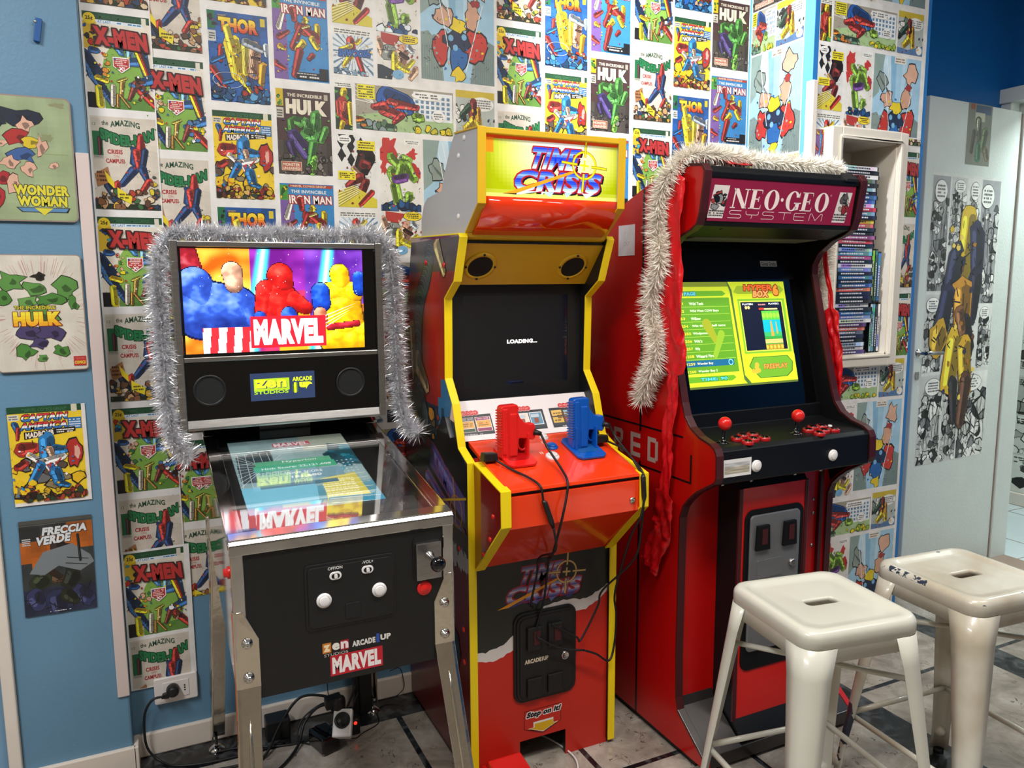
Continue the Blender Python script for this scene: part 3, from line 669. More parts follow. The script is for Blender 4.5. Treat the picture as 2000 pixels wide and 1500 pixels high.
# panels of the second pattern
def p_dash(A):
    A.jig = .07
    A.rect(0, 0, 1, 1, 'dfe4e8')
    for i in range(26):
        a = 2*PI*i/26; A.poly([(.5+.1*math.cos(a), .5+.1*math.sin(a)), (.5+.7*math.cos(a-.04), .5+.7*math.sin(a-.04)), (.5+.7*math.cos(a+.05), .5+.7*math.sin(a+.05))], A.rnd.choice(['8fa8b8', 'b8c6d0', '5f7f98']))
    A.rect(0, .86, 1, 1, 'e8e6dc'); A.lines(.04, .88, .9, .1, 2, '666666')
    A.limb(.45, .72, .5, .55, .09, .11, 'c03a2c', asp=1.1); A.limb(.55, .76, .72, .72, .05, .05, 'f0c82c', asp=1.1); A.limb(.4, .64, .2, .58, .05, .04, 'ecc62c', asp=1.1); A.limb(.48, .44, .3, .2, .08, .05, 'efc92c', asp=1.1); A.limb(.62, .44, .7, .16, .07, .05, 'b8322a', asp=1.1)
    A.text('SHWOOSH', .12, .38, .8, .16, '2f68b4', out='162c58', bold=.06, slant=.15, rise=.25)
    A.crowd(0, 0, 1, .1, ['7ea0b8', 'e8eef2', '5a7c96'], 14, .07, 1.1)
    A.busy(0, 0, 1, .84, 36, ['8fa8b8', 'e8eef2', 'c03a2c', 'efc92c'], 1.1, .03)
def p_shout(A):
    A.jig = .07
    A.rect(0, 0, 1, 1, 'e0dcd4'); A.poly([(.1, 1), (.6, .95), (.4, .7), (.1, .8)], 'b23a34')
    A.limb(.02, .78, .14, .56, .1, .1, SKIN, asp=1); A.limb(.3, .66, .28, .5, .16, .15, '8f938c', asp=1, ow=.012); A.line(.16, .62, .42, .62, .02, '4a4c48', 1)
    A.limb(.62, .62, .6, .42, .17, .14, 'dba488', asp=1); A.limb(.44, .56, .4, .22, .07, .1, 'efd52c', asp=1); A.limb(.6, .22, .86, .38, .06, .05, 'f2da30', asp=1); A.limb(.5, .26, .8, .22, .08, .05, 'efd52c', asp=1)
    A.limb(.6, .5, .66, .46, .05, .045, '3a1a14', asp=1); A.limb(.76, .78, .84, .66, .08, .05, 'b8c4cc', asp=1); A.line(.5, .66, .6, .62, .02, '3a241c', 1); A.line(.66, .62, .76, .68, .02, '3a241c', 1)
    A.poly([(0, 0), (.34, 0), (.4, .2), (.1, .3), (0, .3)], '2c3440'); A.ell(.5, .12, .14, .1, '7aaed0'); A.limb(.8, .12, 1., .2, .06, .08, SKIN, asp=1)
    A.blob(.78, .9, .24, .1, 'f0d430', '1a1a1a', .06, 16, .06); A.lines(.62, .84, .32, .13, 3, '3a3410')
    A.busy(0, 0, 1, .8, 40, ['efd52c', 'dba488', '8f938c', 'b23a34', '2c3440'], 1, .03)
def p_tall(A):
    A.jig = .07
    A.rect(0, 0, 1, 1, '2a3a30'); A.crowd(0, 0, 1, 1, ['5a9a3c', '2c3c5c', '8a4a2a'], 14, .2, 2.6)
    A.rect(0, .88, 1, 1, 'e6e4da'); A.lines(.05, .9, .9, .08, 2, '555555'); A.limb(.5, .76, .5, .72, .2, .2, 'e8ca28', asp=2.6); A.limb(.5, .6, .5, .3, .34, .24, 'a63028', asp=2.6)
    A.limb(.16, .56, .14, .3, .1, .1, 'c03a2e', asp=2.6); A.limb(.9, .5, .9, .16, .14, .12, 'e8ca28', asp=2.6); A.limb(.36, .2, .3, 0, .15, .13, 'e0b824', asp=2.6); A.limb(.5, .5, .5, .4, .14, .1, 'd8604a', asp=2.6)
def p_city(A):
    A.jig = .07
    A.rect(0, 0, 1, 1, 'a49c8c'); A.poly([(0, 0), (1, 0), (1, .4), (.5, .52), (0, .3)], 'a9c48c'); A.poly([(0, .12), (.35, 0), (0, 0)], '5a6a70')
    A.rect(.58, .3, .99, .95, 'e8ebec')
    for i in range(7):
        for j in range(5): A.rect(.6+.055*i, .36+.11*j, .632+.055*i, .43+.11*j, '6a88a4')
    for i in range(4): A.line(.0, .95-.1*i, .3, .4+.05*i, .008, 'e4e0d4', .43)
    A.limb(.3, .72, .44, .66, .1, .1, '2c5ca8', asp=.43, ow=.008); A.limb(.26, .5, .38, .44, .05, .05, 'b83a34', asp=.43); A.limb(.44, .66, .6, .52, .05, .03, 'b83a34', asp=.43); A.limb(.3, .6, .16, .56, .045, .03, 'b83a34', asp=.43); A.limb(.4, .36, .37, .24, .03, .02, 'b83a34', asp=.43)
    A.limb(.34, .66, .42, .6, .03, .03, 'c8463c', asp=.43)
    A.rect(.02, .68, .19, .99, 'e9dc30'); A.lines(.03, .7, .15, .27, 5, '4a4410'); A.ell(.72, .86, .16, .1, 'f2f0ea'); A.lines(.6, .8, .24, .12, 2, '666666'); A.ell(.84, .42, .07, .14, 'f2f0ea'); A.lines(.79, .34, .1, .16, 3, '666666')
    A.limb(.14, .1, .3, .14, .03, .04, '4a6a50', asp=.43); A.limb(.04, .2, .12, .22, .03, .02, 'd87a2c', asp=.43); A.crowd(.0, .0, .3, .16, ['5a7a5c', 'c87830', '8a9a9c'], 9, .03, .43)
    A.limb(.62, .34, .62, .3, .04, .04, '8ab03c', asp=.43); A.crowd(.56, .02, .42, .1, ['e8d028', '9ab83c', 'c8bc30'], 14, .03, .43)
    A.busy(0, 0, .56, .6, 30, ['a9c48c', '7a8a6c', 'c8bc9c', '6a7a70'], .43, .014)
def p_green(A):
    A.jig = .07
    A.rect(0, 0, 1, 1, 'e6e2da'); A.blob(.2, .85, .2, .2, 'c23a34', None, .5); A.blob(.8, .8, .12, .07, 'c23a34', None, .4); A.blob(.9, .55, .12, .12, 'b8342e', None, .4); A.blob(.08, .6, .08, .1, 'c23a34', None, .4)
    A.rect(.6, .92, 1, 1, 'f0eee6'); A.lines(.64, .93, .32, .05, 2, '777777')
    for x, y, c, d in ((.3, .7, .55, .6), (.7, .66, .5, .72), (.25, .52, .3, .4), (.78, .5, .66, .6), (.5, .58, .5, .5), (.4, .2, .3, .34), (.72, .24, .62, .16)): A.limb(x, y, c, d, .11, .1, '86ae40', asp=1.65)
    A.limb(.36, .4, .62, .42, .1, .1, '6a3f86', asp=1.65)
    for i in range(10): A.line(.24+.06*i, .46+.03*(i % 3), .3+.05*i, .64-.02*(i % 4), .01, '3c5a1c', 1.65)
    A.crowd(0, 0, 1, .1, ['1f4470', '2c5c90', 'e4ecf0', '16304e'], 20, .09, 1.65)
    A.busy(0, 0, 1, .8, 40, ['86ae40', '6a9030', 'a8cc58', '6a3f86', 'c23a34'], 1.65, .03)
def p_check(A):
    A.jig = .07
    A.rect(0, 0, 1, 1, 'e4e2dc')
    for i in range(3):
        for j in range(2): x, y = .12+.24*i, .62+.18*j-.06*i; A.poly([(x, y), (x+.1, y+.1), (x, y+.2), (x-.1, y+.1)], '1c1c1e'); A.poly([(x+.02, y+.1), (x+.12, y+.2), (x+.02, y+.3), (x-.08, y+.2)], '16161a') if j else None
    A.limb(.7, .7, .6, .5, .22, .18, '241414', asp=1.75); A.limb(.84, .66, .7, .58, .1, .12, '7c2a26', asp=1.75); A.limb(.42, .6, .5, .5, .06, .06, SKIN, asp=1.75); A.limb(.56, .42, .34, .28, .12, .1, '8c2c28', asp=1.75); A.limb(.78, .34, .6, .24, .1, .1, '742420', asp=1.75)
    A.poly([(0, 0), (1, 0), (1, .12), (.4, .3), (0, .22)], 'd8c83a')
    for i in range(12): A.line(0, .02*i, .55, .2+.012*i, .01, 'f4f0e0' if i % 2 else '6a5a20', 1.75)
    A.limb(.6, .08, .95, .16, .06, .06, 'b02c28', asp=1.75)
    A.rect(.52, .8, .98, .93, 'eedc2c'); A.lines(.55, .82, .4, .1, 3, '4a4010'); A.rect(.02, .38, .46, .5, 'eedc2c'); A.lines(.05, .4, .38, .08, 3, '4a4010'); A.ell(.2, .93, .17, .06, 'f2f0ea'); A.lines(.08, .9, .24, .06, 2, '555555')
    A.busy(0, 0, 1, .8, 40, ['241414', '8c2c28', 'e4e2dc', 'd8c83a'], 1.75, .03)
def p_lean(A):
    A.jig = .07
    A.rect(0, 0, 1, 1, 'b4bcb4'); A.rect(0, .85, 1, 1, 'cdb43a'); A.ell(.68, .74, .3, .15, 'ecebe4'); A.lines(.44, .64, .48, .2, 4, '777777')
    A.crowd(0, .4, .4, .4, ['7a8a7c', 'e8e6e0', '2c2c2e'], 12, .08, .8); A.limb(.42, .66, .46, .5, .1, .1, '7c2f28', asp=.8); A.limb(.36, .4, .3, .16, .09, .07, 'e2bc2c', asp=.8); A.limb(.54, .4, .6, .14, .08, .07, 'e2bc2c', asp=.8); A.limb(.56, .6, .64, .44, .05, .05, 'c8902c', asp=.8); A.limb(.28, .6, .2, .46, .06, .05, '34503c', asp=.8)
    A.poly([(0, 0), (1, 0), (1, .24), (.4, .1), (0, .14)], '5c7ca4'); A.ell(.86, .12, .12, .1, 'e8e6df')
    A.busy(0, 0, 1, .6, 40, ['7a8a7c', 'e2bc2c', '7c2f28', '2c2c2e', '5c7ca4'], .8, .03)
def p_sky(A):
    A.jig = .07
    A.rect(0, 0, 1, 1, 'a5cbe0')
    for x0, x1, c in ((.18, .34, 'c8e0ec'), (.34, .46, '8ab8d4'), (.6, .7, 'bcdaea')): A.poly([(x0, 1), (x1, 1), (x1*.6+.2, .45), (x0*.6+.2, .45)], c)
    A.poly([(0, 1), (.22, 1), (.12, .62), (0, .55)], '8fa39c'); A.poly([(0, 0), (.3, 0), (.26, .3), (.1, .42), (0, .4)], '85968f'); A.poly([(1, 0), (.66, 0), (.72, .26), (.88, .4), (1, .36)], '7d8f8c')
    for i in range(9): A.line(.02+.03*i, 0, .02+.03*i, .3, .006, '6a7c78', 1.38); A.line(.74+.03*i, 0, .74+.03*i, .24, .006, '66787a', 1.38)
    A.blob(.26, .3, .1, .14, 'c0382e', '1a1a1c', .3); A.blob(.74, .32, .14, .15, 'cc3e34', '1a1a1c', .25)
    A.blob(.5, .36, .17, .1, '23304c', '1a1a1c', .2); A.blob(.5, .2, .13, .1, '2c66a8', '1a1a1c', .2); A.blob(.5, .07, .08, .06, 'e6c82a', '1a1a1c', .4); A.blob(.49, .49, .12, .06, 'ecd02c', '1a1a1c', .3)
    for x, y in ((.4, .38), (.58, .4), (.46, .3)): A.ell(x, y, .035, .028, '7cb2d8')
    A.blob(.3, .56, .11, .08, 'd9a68a', '1a1a1c', .3); A.blob(.18, .74, .1, .1, '8b988f', '1a1a1c', .3); A.blob(.7, .6, .09, .12, 'd9a68a', '1a1a1c', .3); A.blob(.78, .84, .12, .1, 'e0b094', '1a1a1c', .35); A.blob(.74, .7, .06, .03, 'a83a38', '1a1a1c', .3)
    for i in range(7): A.line(.1+.03*i, .8-.02*i, .2+.03*i, .7-.02*i, .006, '4c5854', 1.38)
    A.line(.26, .98, .4, .5, .012, 'e8f0f2', 1.38); A.line(.2, .9, .36, .3, .01, 'e8f0f2', 1.38); A.line(.84, .7, .6, .1, .012, 'e8f0f2', 1.38)
    A.rect(.42, .93, .66, 1, 'e8e4d8'); A.lines(.44, .94, .2, .05, 2, '8a6a4a')
    A.busy(0, 0, .3, .4, 20, ['7d8f8c', '95a69f'], 1.38, .02); A.busy(.66, 0, 1, .38, 20, ['7d8f8c', '95a69f'], 1.38, .02); A.busy(.15, .1, .85, .6, 36, ['c0382e', '2c66a8', 'ecd02c', 'd9a68a', '23304c'], 1.38, .02)

COVERH = .241
def cover_col(A, x, wd, tops, z0, z1, h=COVERH, x0=None, x1=None):
    """a column of covers; tops = [(z of the top edge, painter)]; cut to x0..x1, z0..z1"""
    for zt, fn in tops:
        if zt-h > z1 or zt < z0: continue
        A.z = 0.00002
        keep = A.clips; A.clips = [R4(x0 if x0 is not None else x, max(z0, zt-h), x1 if x1 is not None else x+wd, min(z1, zt))]
        A.push(x, zt-h, wd, h, clip=False); A.clips = A.stack[-1][1]; fn(A); A.pop(); A.clips = keep
def alt(z, fns, pitch, n):
    return [(z-pitch*i, fns[i % len(fns)]) for i in range(n)]
def panel_roll(A, X, Z, z0, z1, x0=-9, x1=9):
    """one drop of the panel pattern; Z = height of the top edge of the green figure row"""
    per = .532
    base = [(0, -.214, .120, 0, p_check), (.133, -.221, .263, 0, p_green), (.273, -.345, .522, .003, p_sky),
            (0, .014, .051, .152, p_tall), (.062, .020, .377, .152, p_city), (.386, .018, .521, .165, p_lean),
            (0, .174, .120, .306, p_dash), (.133, .174, .263, .310, p_shout)]
    for k in range(-3, 5):
        for a, zb, c, zt, fn in base:
            ya, yb = Z+zb+k*per, Z+zt+k*per
            if yb < z0 or ya > z1 or X+a > x1 or X+c < x0: continue
            A.z = 0.00002; keep = A.clips; A.clips = [R4(max(x0, X+a), max(z0, ya), min(x1, X+c), min(z1, yb))]
            A.push(X+a, ya, c-a, yb-ya, clip=False); A.clips = A.stack[-1][1]; fn(A); A.pop(); A.clips = keep

ZT = 2.62
A = Art(3)
A.rect(-.105, .462, 2.135, ZT, 'e9e5e0')
PV = .2645
# first strip, pasted over the next one, with a separate piece below
cover_col(A, .062-.037, .161, alt(2.2535, [c_sp, c_xm], PV, 8), .462, ZT, x0=.03)
cover_col(A, .203, .160, alt(2.398, [c_cap, c_th], PV+.002, 8), .462, ZT)
cover_col(A, .378, .157, alt(2.476, [c_hulk, c_iron], PV+.003, 9), .462, ZT)
panel_roll(A, .549, 1.825, .462, ZT)
cover_col(A, 1.081, .161, alt(2.467, [c_sp, c_xm], PV, 9), .462, ZT)
cover_col(A, 1.257, .163, alt(2.604, [c_cap, c_th], PV, 9), .462, ZT)
cover_col(A, 1.435, .160, alt(2.672, [c_hulk, c_iron], PV, 9), .462, ZT)
cover_col(A, 1.612, .162, alt(2.467, [c_xm, c_sp], .271, 9), .462, ZT)
cover_col(A, 1.784, .165, alt(2.597, [c_th, c_cap], .272, 9), .462, ZT)
cover_col(A, 1.958, .172, alt(2.41, [c_hulk, c_iron], .2705, 9), .462, ZT)
o = A.build('wallpaper', (0, WY-.001, 0), (1, 0, 0), (0, 0, 1), 'print_paper'); struct(o)
A = Art(4)
A.rect(-.1065, .60, .06, ZT, 'ece8e4')
cover_col(A, -.1015, .158, alt(2.3475, [c_sp, c_xm], .2618, 7), .612, ZT)
o = A.build('wallpaper_overlap', (0, WY-.0045, 0), (1, 0, 0), (0, 0, 1), 'print_paper'); struct(o)
A = Art(5)
A.rect(-.1055, .209, .072, .628, 'ece8e4')
cover_col(A, -.1, .157, [(.621, c_xm), (.359, c_sp)], .213, .625, h=.25)
o = A.build('wallpaper_patch', (0, WY-.0085, 0), (1, 0, 0), (0, 0, 1), 'print_paper'); struct(o)

# pillar side and pillar front
A = Art(6)
A.rect(.008, .5, .272, ZT, 'e9e5e0')
A.z = .00002; A.push(.012, 1.84, .256, .378); p_sky(A); A.pop()
A.z = .00002; A.push(.012, 2.226, .118, .15); p_city(A); A.pop()
A.z = .00002; A.push(.137, 2.226, .131, .15); p_lean(A); A.pop()
A.z = .00002; A.push(.012, 2.38, .256, .16); c_hulk(A); A.pop()
A.z = .00002; A.push(.012, 1.68, .118, .152); p_city(A); A.pop()
A.z = .00002; A.push(.137, 1.68, .131, .152); p_lean(A); A.pop()
o = A.build('wallpaper_recess', (2.1382, WY, 0), (0, -1, 0), (0, 0, 1), 'print_paper'); struct(o)
A = Art(7)
L0, L1 = 2.159, 2.706
niche_clip = [R4(L0, 0.05, nx0-.02, 2.9), R4(nx1+.02, 0.05, L1, 2.9), R4(nx0-.02, 0.05, nx1+.02, nz0-.02), R4(nx0-.02, nz1+.02, nx1+.02, 2.9)]
for r in niche_clip: A.poly(r, 'e9e5e0', lift=False)
panel_roll(A, 2.162, 2.19, 1.914, ZT, x1=L1)
cover_col(A, 2.162, .088, alt(2.05, [c_iron, c_hulk], .266, 5), 1.085, 1.908, x1=2.215)
cover_col(A, 2.582, .122, alt(2.126, [c_sp, c_xm], .266, 5), 1.085, 1.908, x0=2.6)
panel_roll(A, 2.170, .911, .05, 1.075, x1=L1)
o = A.build('wallpaper_pillar', (0, PY-.001, 0), (1, 0, 0), (0, 0, 1), 'print_paper'); struct(o)
# black and white paper in the hallway
A = Art(8); A.rect(0, 0, 1.8, 2.6, 'c8ccc4')
for i in range(7):
    for j in range(11):
        A.z = .00003; A.push(.26*i+.006, .24*j+.006, .248, .228)
        A.rect(0, 0, 1, 1, A.rnd.choice(['d4d8d0', 'b4b8b0', 'dcded6'])); A.crowd(0, 0, 1, 1, ['3a3c38', '8a8e86', 'e4e6de', '1c1e1c', 'a8aca4'], 16, .12, .9, '1a1a1a'); A.lines(.05, .78, .9, .18, 3, '3a3c3a'); A.pop()
o = A.build('wallpaper_hall', (4.7885, 3.4, .075), (0, -1, 0), (0, 0, 1), 'print_paper'); struct(o)
# ================================================================ yellow and red light gun cabinet
TC = thing('arcade_cabinet', (.9675, 2.05, 0), 'red and yellow light gun arcade cabinet with lit yellow TIME CRISIS sign on top', 'arcade machine')
BODY = [(2.358, .012), (2.358, .95), (2.33, 1.24), (2.25, 1.516), (1.862, 1.506), (1.853, 1.497), (1.9, 1.384), (1.972, 1.338), (1.978, 1.118), (1.925, 1.054), (1.886, .94), (1.822, .912), (1.822, .012)]
HEAD = [(2.217, 1.507), (2.214, 1.565), (2.19, 1.607), (2.16, 1.623), (2.09, 1.628), (2.04, 1.631), (2.013, 1.677), (1.962, 1.744), (1.932, 1.768), (1.772, 1.757), (1.777, 1.575), (1.863, 1.507)]
DECK = [(1.84, .92), (1.822, .913), (1.648, .876), (1.646, .785), (1.815, .618), (1.84, .618)]
for x0, x1 in ((.737, .755), (1.18, 1.198)):
    b = MB().prism_x(BODY, x0, x1); b.build('side_panel', 'tc_side_red', TC)
MB().prism_x([(y+.004 if y < 2 else y-.004, z) for y, z in BODY], .7551, .7571).prism_x([(y+.004 if y < 2 else y-.004, z) for y, z in BODY], 1.1779, 1.1799).build('inner_lining', 'black_satin', TC)
for x0, x1 in ((.757, .772), (1.163, 1.178)):
    b = MB().prism_x(HEAD, x0, x1); b.build('head_side', 'tc_grey', TC)
    b = MB().prism_x(DECK, x0-.004, x1+.004); b.build('deck_side', 'tc_side_red', TC)
# yellow edge moulding
for x0, x1 in ((.7345, .7575), (1.1775, 1.2005)):
    MB().band_x(BODY[3:13], -.001, .0035, x0, x1).build('edge_molding', 'plastic_yellow', TC, bevel=.0015)
for x0, x1 in ((.753, .776), (1.159, 1.182)):
    MB().band_x(HEAD[8:], -.001, .0035, x0, x1).build('head_molding', 'panel_yellow', TC, bevel=.0015)
for x0, x1 in ((.7505, .7785), (1.1565, 1.1845)):
    MB().band_x(DECK[1:5], -.001, .004, x0, x1).build('deck_molding', 'plastic_yellow', TC, bevel=.0015)
# screws on the sides
for (y, z) in ((1.868, 1.745), (1.909, 1.706), (1.916, 1.553)):
    MB().lathe([(.0075, 0), (.0075, .0015), (.004, .0035), (.0001, .004)], (.757, y, z), (-1, 0, 0), 14).build('screw', 'plastic_white', TC)
for (y, z) in ((2.123, 1.438), (1.976, 1.428), (2.31, 1.25), (1.89, .659), (1.869, .435), (1.868, .341)):
    MB().lathe([(.008, 0), (.008, .002), (.004, .004), (.0001, .0045)], (.737, y, z), (-1, 0, 0), 14).build('screw', 'plastic_red', TC)
for (y, z) in ((1.70, .80), (1.72, .735), (1.765, .68)):
    MB().lathe([(.007, 0), (.007, .002), (.003, .004), (.0001, .0045)], (.753, y, z), (-1, 0, 0), 14).build('screw', 'plastic_red', TC)
# back and top panels
MB().box(.755, 1.18, 2.33, 2.35, .03, 1.2).prism_x([(2.35, 1.2), (2.33, 1.2), (2.235, 1.50), (2.25, 1.508)], .755, 1.18).build('back_panel', 'black_satin', TC)
MB().box(.757, 1.178, 1.87, 2.24, 1.497, 1.505).build('top_panel', 'black_satin', TC)
MB().prism_x([(1.94, 1.755), (1.79, 1.748), (1.79, 1.74), (1.94, 1.747)], .772, 1.163).prism_x([(2.2, 1.51), (2.19, 1.6), (2.05, 1.62), (1.95, 1.745), (1.94, 1.735), (2.04, 1.61), (2.18, 1.59), (2.19, 1.51)], .772, 1.163).build('head_cover', 'panel_yellow', TC)

def title(A, x, y, w, h, inks, glow=False):
    """the two line game title with its gun sight"""
    jg = A.jig; A.jig = 0; A.push(x, y, w, h, clip=False); asp = h/w*(A.stack[-1][0][3]/A.stack[-1][0][2]); T = 'a8202a'; D = '1c1020'
    for col, d in ((D, (.014, -.028)), (T, (0, 0))):
        dx, dy = d
        A.text('TIME', .2+dx, .54+dy, .46, .42, col, out=col, bold=.045, slant=.16, ow=.011)
        A.text('CRISIS', .06+dx, .1+dy, .84, .4, col, out=col, bold=.045, slant=.13, ow=.011)
    A.poly([(-.03, .03), (.02, .06), (.62, .52), (.6, .46), (.12, .02)], D)
    A.text('TIME', .2, .54, .46, .42, 0, bold=.045, slant=.16, bands=inks)
    A.text('CRISIS', .06, .1, .84, .4, 0, bold=.045, slant=.13, bands=inks)
    for (a, c) in (((.11, .1), (.3, .11)), ((.34, .1), (.36, .1)),): A.poly([(a[0], .1), (c[0]+.02, .1), (a[0]-.01, .02)], inks[0])
    A.poly([(.36, .1), (.46, .1), (.42, .0), (.38, .05)], inks[1]); A.poly([(.56, .1), (.64, .1), (.58, .0)], inks[1]); A.poly([(.74, .1), (.86, .1), (.78, .0)], inks[0])
    A.poly([(-.02, .035), (.1, .045), (.66, .5), (.64, .54)], 'f0a020' if not glow else 'ee9a20')
    Y = 'f4dc1c' if glow else 'e2c27a'; O = '8a7010' if glow else '7a6030'
    cx, cy = .76, .66
    A.ring(cx, cy, .125, .125/asp, .17, O); A.ring(cx, cy, .12, .12/asp, .12, Y)
    for a in (75, 165, 255, 345):
        c, s_ = math.cos(math.radians(a+10)), math.sin(math.radians(a+10))
        A.line(cx+.07*c, cy+.07*s_/asp, cx+.23*c, cy+.23*s_/asp, .024, O, asp); A.line(cx+.072*c, cy+.072*s_/asp, cx+.225*c, cy+.225*s_/asp, .014, Y, asp)
    for a in (85, 175): c, s_ = math.cos(math.radians(a)), math.sin(math.radians(a)); A.line(cx-.045*c, cy-.045*s_/asp, cx+.045*c, cy+.045*s_/asp, .018, Y, asp)
    A.pop(); A.jig = jg
BLUES = ['dcecff', 'b4d0fa', '7ca2f0', '4a74e6', '2c50dc', '2440cc', '5a86ec', '8ab2f6', '4a70ea', '2c48d6']
PURPS = ['3a3a7a', '6a6aa8', '9a96c4', 'c8b8c8', 'a88a98', '5a5a9a', '8c8cb8', 'c4c0d8', '9490b8', '6a6a9c']
# lit sign
Z0, Z1 = 1.594, 1.742
A = Art(11); W_ = .391; H_ = Z1-Z0
A.push(0, 0, W_, H_)
def ygrad(u, v):  # pale middle paints the glow of the backlight into the yellow
    k = max(0, 1-((u-.55)**2*3.2+(v-.75)**2*1.2)); k = min(1, max(0, k*1.1-.1)); k2 = max(0, (.14-v)/.14); k = max(k, k2*.7)
    a, c = (164, 178, 0), (250, 250, 210)
    if v > .88: c = (240, 240, 244)
    return tuple(int(p+(q-p)*k) for p, q in zip(a, c))
A.grid(36, 16, ygrad); A.rect(0, .95, 1, 1, 'd84418'); A.rect(.0, .72, .075, .96, 'ee8a1a')
A.pop()
title(A, .062, .004, .30, .128, BLUES, True)
A.build('lit_sign', (.772, 1.7875, Z0), (1, 0, 0), (0, 0, 1), 'print_marquee', TC)
MB().box(.772, 1.163, 1.788, 1.80, Z0-.003, Z1).build('sign_backing', 'panel_yellow', TC)
MB().box(.772, 1.163, 1.772, 1.80, 1.742, 1.757).build('sign_top_bar', 'panel_yellow', TC, bevel=.002)
prof = [(1.7865, 1.594), (1.789, 1.575), (1.8, 1.55), (1.825, 1.527), (1.862, 1.5065)]
m = MB(); m.smooth = True
m.add([(x, y, z) for y, z in prof for x in (.772, 1.163)], [(2*i, 2*i+1, 2*i+3, 2*i+2) for i in range(4)])
o = m.build('red_valance', 'tc_red_gloss', TC); sm = o.modifiers.new('s', 'SOLIDIFY'); sm.thickness = .004; sm.offset = 1
MB().prism_x([(1.858, 1.508), (1.862, 1.497), (1.885, 1.487), (1.885, 1.508)], .757, 1.178).build('sign_bottom_bar', 'panel_yellow', TC, bevel=.002)
MB().box(.757, 1.178, 1.872, 1.89, 1.482, 1.488).build('sign_gap', 'black_satin', TC)
# speaker board
sp0, sp1 = V3((0, 1.876, 1.482)), V3((0, 1.975, 1.375)); sd = (sp1-sp0).normalized(); sn = V3((0, sd.z, -sd.y))
MB().prism_x([(1.876, 1.482), (1.975, 1.375), (1.985, 1.38), (1.89, 1.487)], .757, 1.178).build('speaker_board', 'panel_yellow', TC)
for x in (.822, 1.108):
    c = V3((x, 1.9285, 1.4255)) + sn*.001
    sk = MB().lathe([(.046, -.001), (.046, .003), (.036, .004), (.036, .0015), (.0001, .0015)], c, sn, 32).build('speaker', 'panel_yellow', TC)
    MB().lathe([(.036, .0022), (.0001, .0022)], c, sn, 32).build('speaker_cone', 'speaker_cloth', sk)
    for a in (0, 90, 180, 270):
        d = V3((math.cos(math.radians(a)), 0, 0))+sd*math.sin(math.radians(a))
        MB().lathe([(.0035, .003), (.0035, .006), (.0001, .0065)], c+d*.0425, sn, 8).build('speaker_screw', 'black_satin', sk)
# screen and bezel
sx0, sx1, sz0, sz1 = .802, 1.136, 1.087, 1.344; SY = 2.004
b = MB().box(.757, sx0, SY, SY+.01, 1.05, 1.385).box(sx1, 1.178, SY, SY+.01, 1.05, 1.385).box(sx0, sx1, SY, SY+.01, 1.05, sz0).box(sx0, sx1, SY, SY+.01, sz1, 1.385)
b.build('bezel', 'black_satin', TC)
b = MB().box(sx0-.002, sx1+.002, SY+.002, SY+.012, sz0-.002, sz1+.002); scr = b.build('screen', 'screen_off', TC)
A = Art(1); A.text('LOADING...', .135, .118, .098, .012, 'ffffff', bold=.06)
A.build('screen_text', (sx0, SY+.0018, sz0), (1, 0, 0), (0, 0, 1), 'print_display', scr)
# instruction strip
pa, pb = V3((0, 1.905, .952)), V3((0, 1.976, 1.052)); pu = (pb-pa)
MB().prism_x([(1.905, .952), (1.976, 1.052), (2.0, 1.052), (2.0, .95)], .757, 1.178).build('instruction_panel', 'black_satin', TC)
A = Art(12); A.rect(0, 0, .421, pu.length, 'e4dcdc'); PH = pu.length
for k, (x, w_) in enumerate(((-.035, .135), (.125, .14), (.285, .13))):
    A.rect(x, .016, x+w_, .078, '20242a'); A.rect(x+.003, .022, x+w_-.003, .073, '30343c')
    A.lines(x+.03, .0165, w_*.5, .004, 1, 'c8c8c8')
    if k == 0:
        A.rect(.004, .026, .045, .070, 'e8d8d0'); A.rect(.006, .060, .044, .069, '2a2a34'); A.rect(.006, .038, .044, .059, 'd8a450'); A.rect(.006, .027, .044, .036, '1f4a34'); A.text('TIMED GAME', .008, .062, .034, .005, 'e8e8e8')
        A.rect(.05, .026, .096, .070, 'e8d8d0'); A.rect(.052, .060, .094, .069, '8a2a5c'); A.rect(.052, .038, .094, .059, 'd8a450'); A.rect(.052, .027, .094, .036, '8a2a5c'); A.text('TIMED GAME', .055, .062, .036, .005, 'f0d8e0'); A.lines(.012, .042, .028, .012, 2, '8a5a20'); A.lines(.058, .042, .03, .012, 2, '8a5a20')
    if k == 1:
        for q, c in ((.13, '8ab0c8'), (.175, 'e0d4c4'), (.218, '5a8fa8')): A.rect(q, .03, q+.04, .07, 'e8e8ec'); A.rect(q+.002, .032, q+.038, .068, c); A.rect(q+.012, .036, q+.026, .052, '8a4a34'); A.rect(q+.004, .054, q+.03, .064, 'b8c8d0')
    if k == 2:
        for q, r_, c in ((.29, .03, 'd8b050'), (.29, .052, 'e0b860'), (.33, .03, 'b04468'), (.33, .05, '9ab8c8'), (.365, .03, 'e0c070'), (.365, .052, 'c8a040')): A.rect(q, r_, q+.034, r_+.018, c)
        A.lines(.295, .034, .09, .03, 4, '6a4a20', .7)
    for i in range(5): A.ell(x+w_*.5-.024+.012*i, .084, .009, .0085, 'f0c8c4')
    for i in range(5): A.ell(x+w_*.5-.024+.012*i, .084, .008, .0075, 'c83038')
    A.text(['SELECT A GAME', 'HOW TO PLAY', 'BE PREPARED'][k][:13], x+w_*.5-.027, .081, .054, .006, 'f4b0a8')
A.build('instruction_card', (.757, pa.y, pa.z), (1, 0, 0), pu, 'print_matte', TC, lift=.0006)
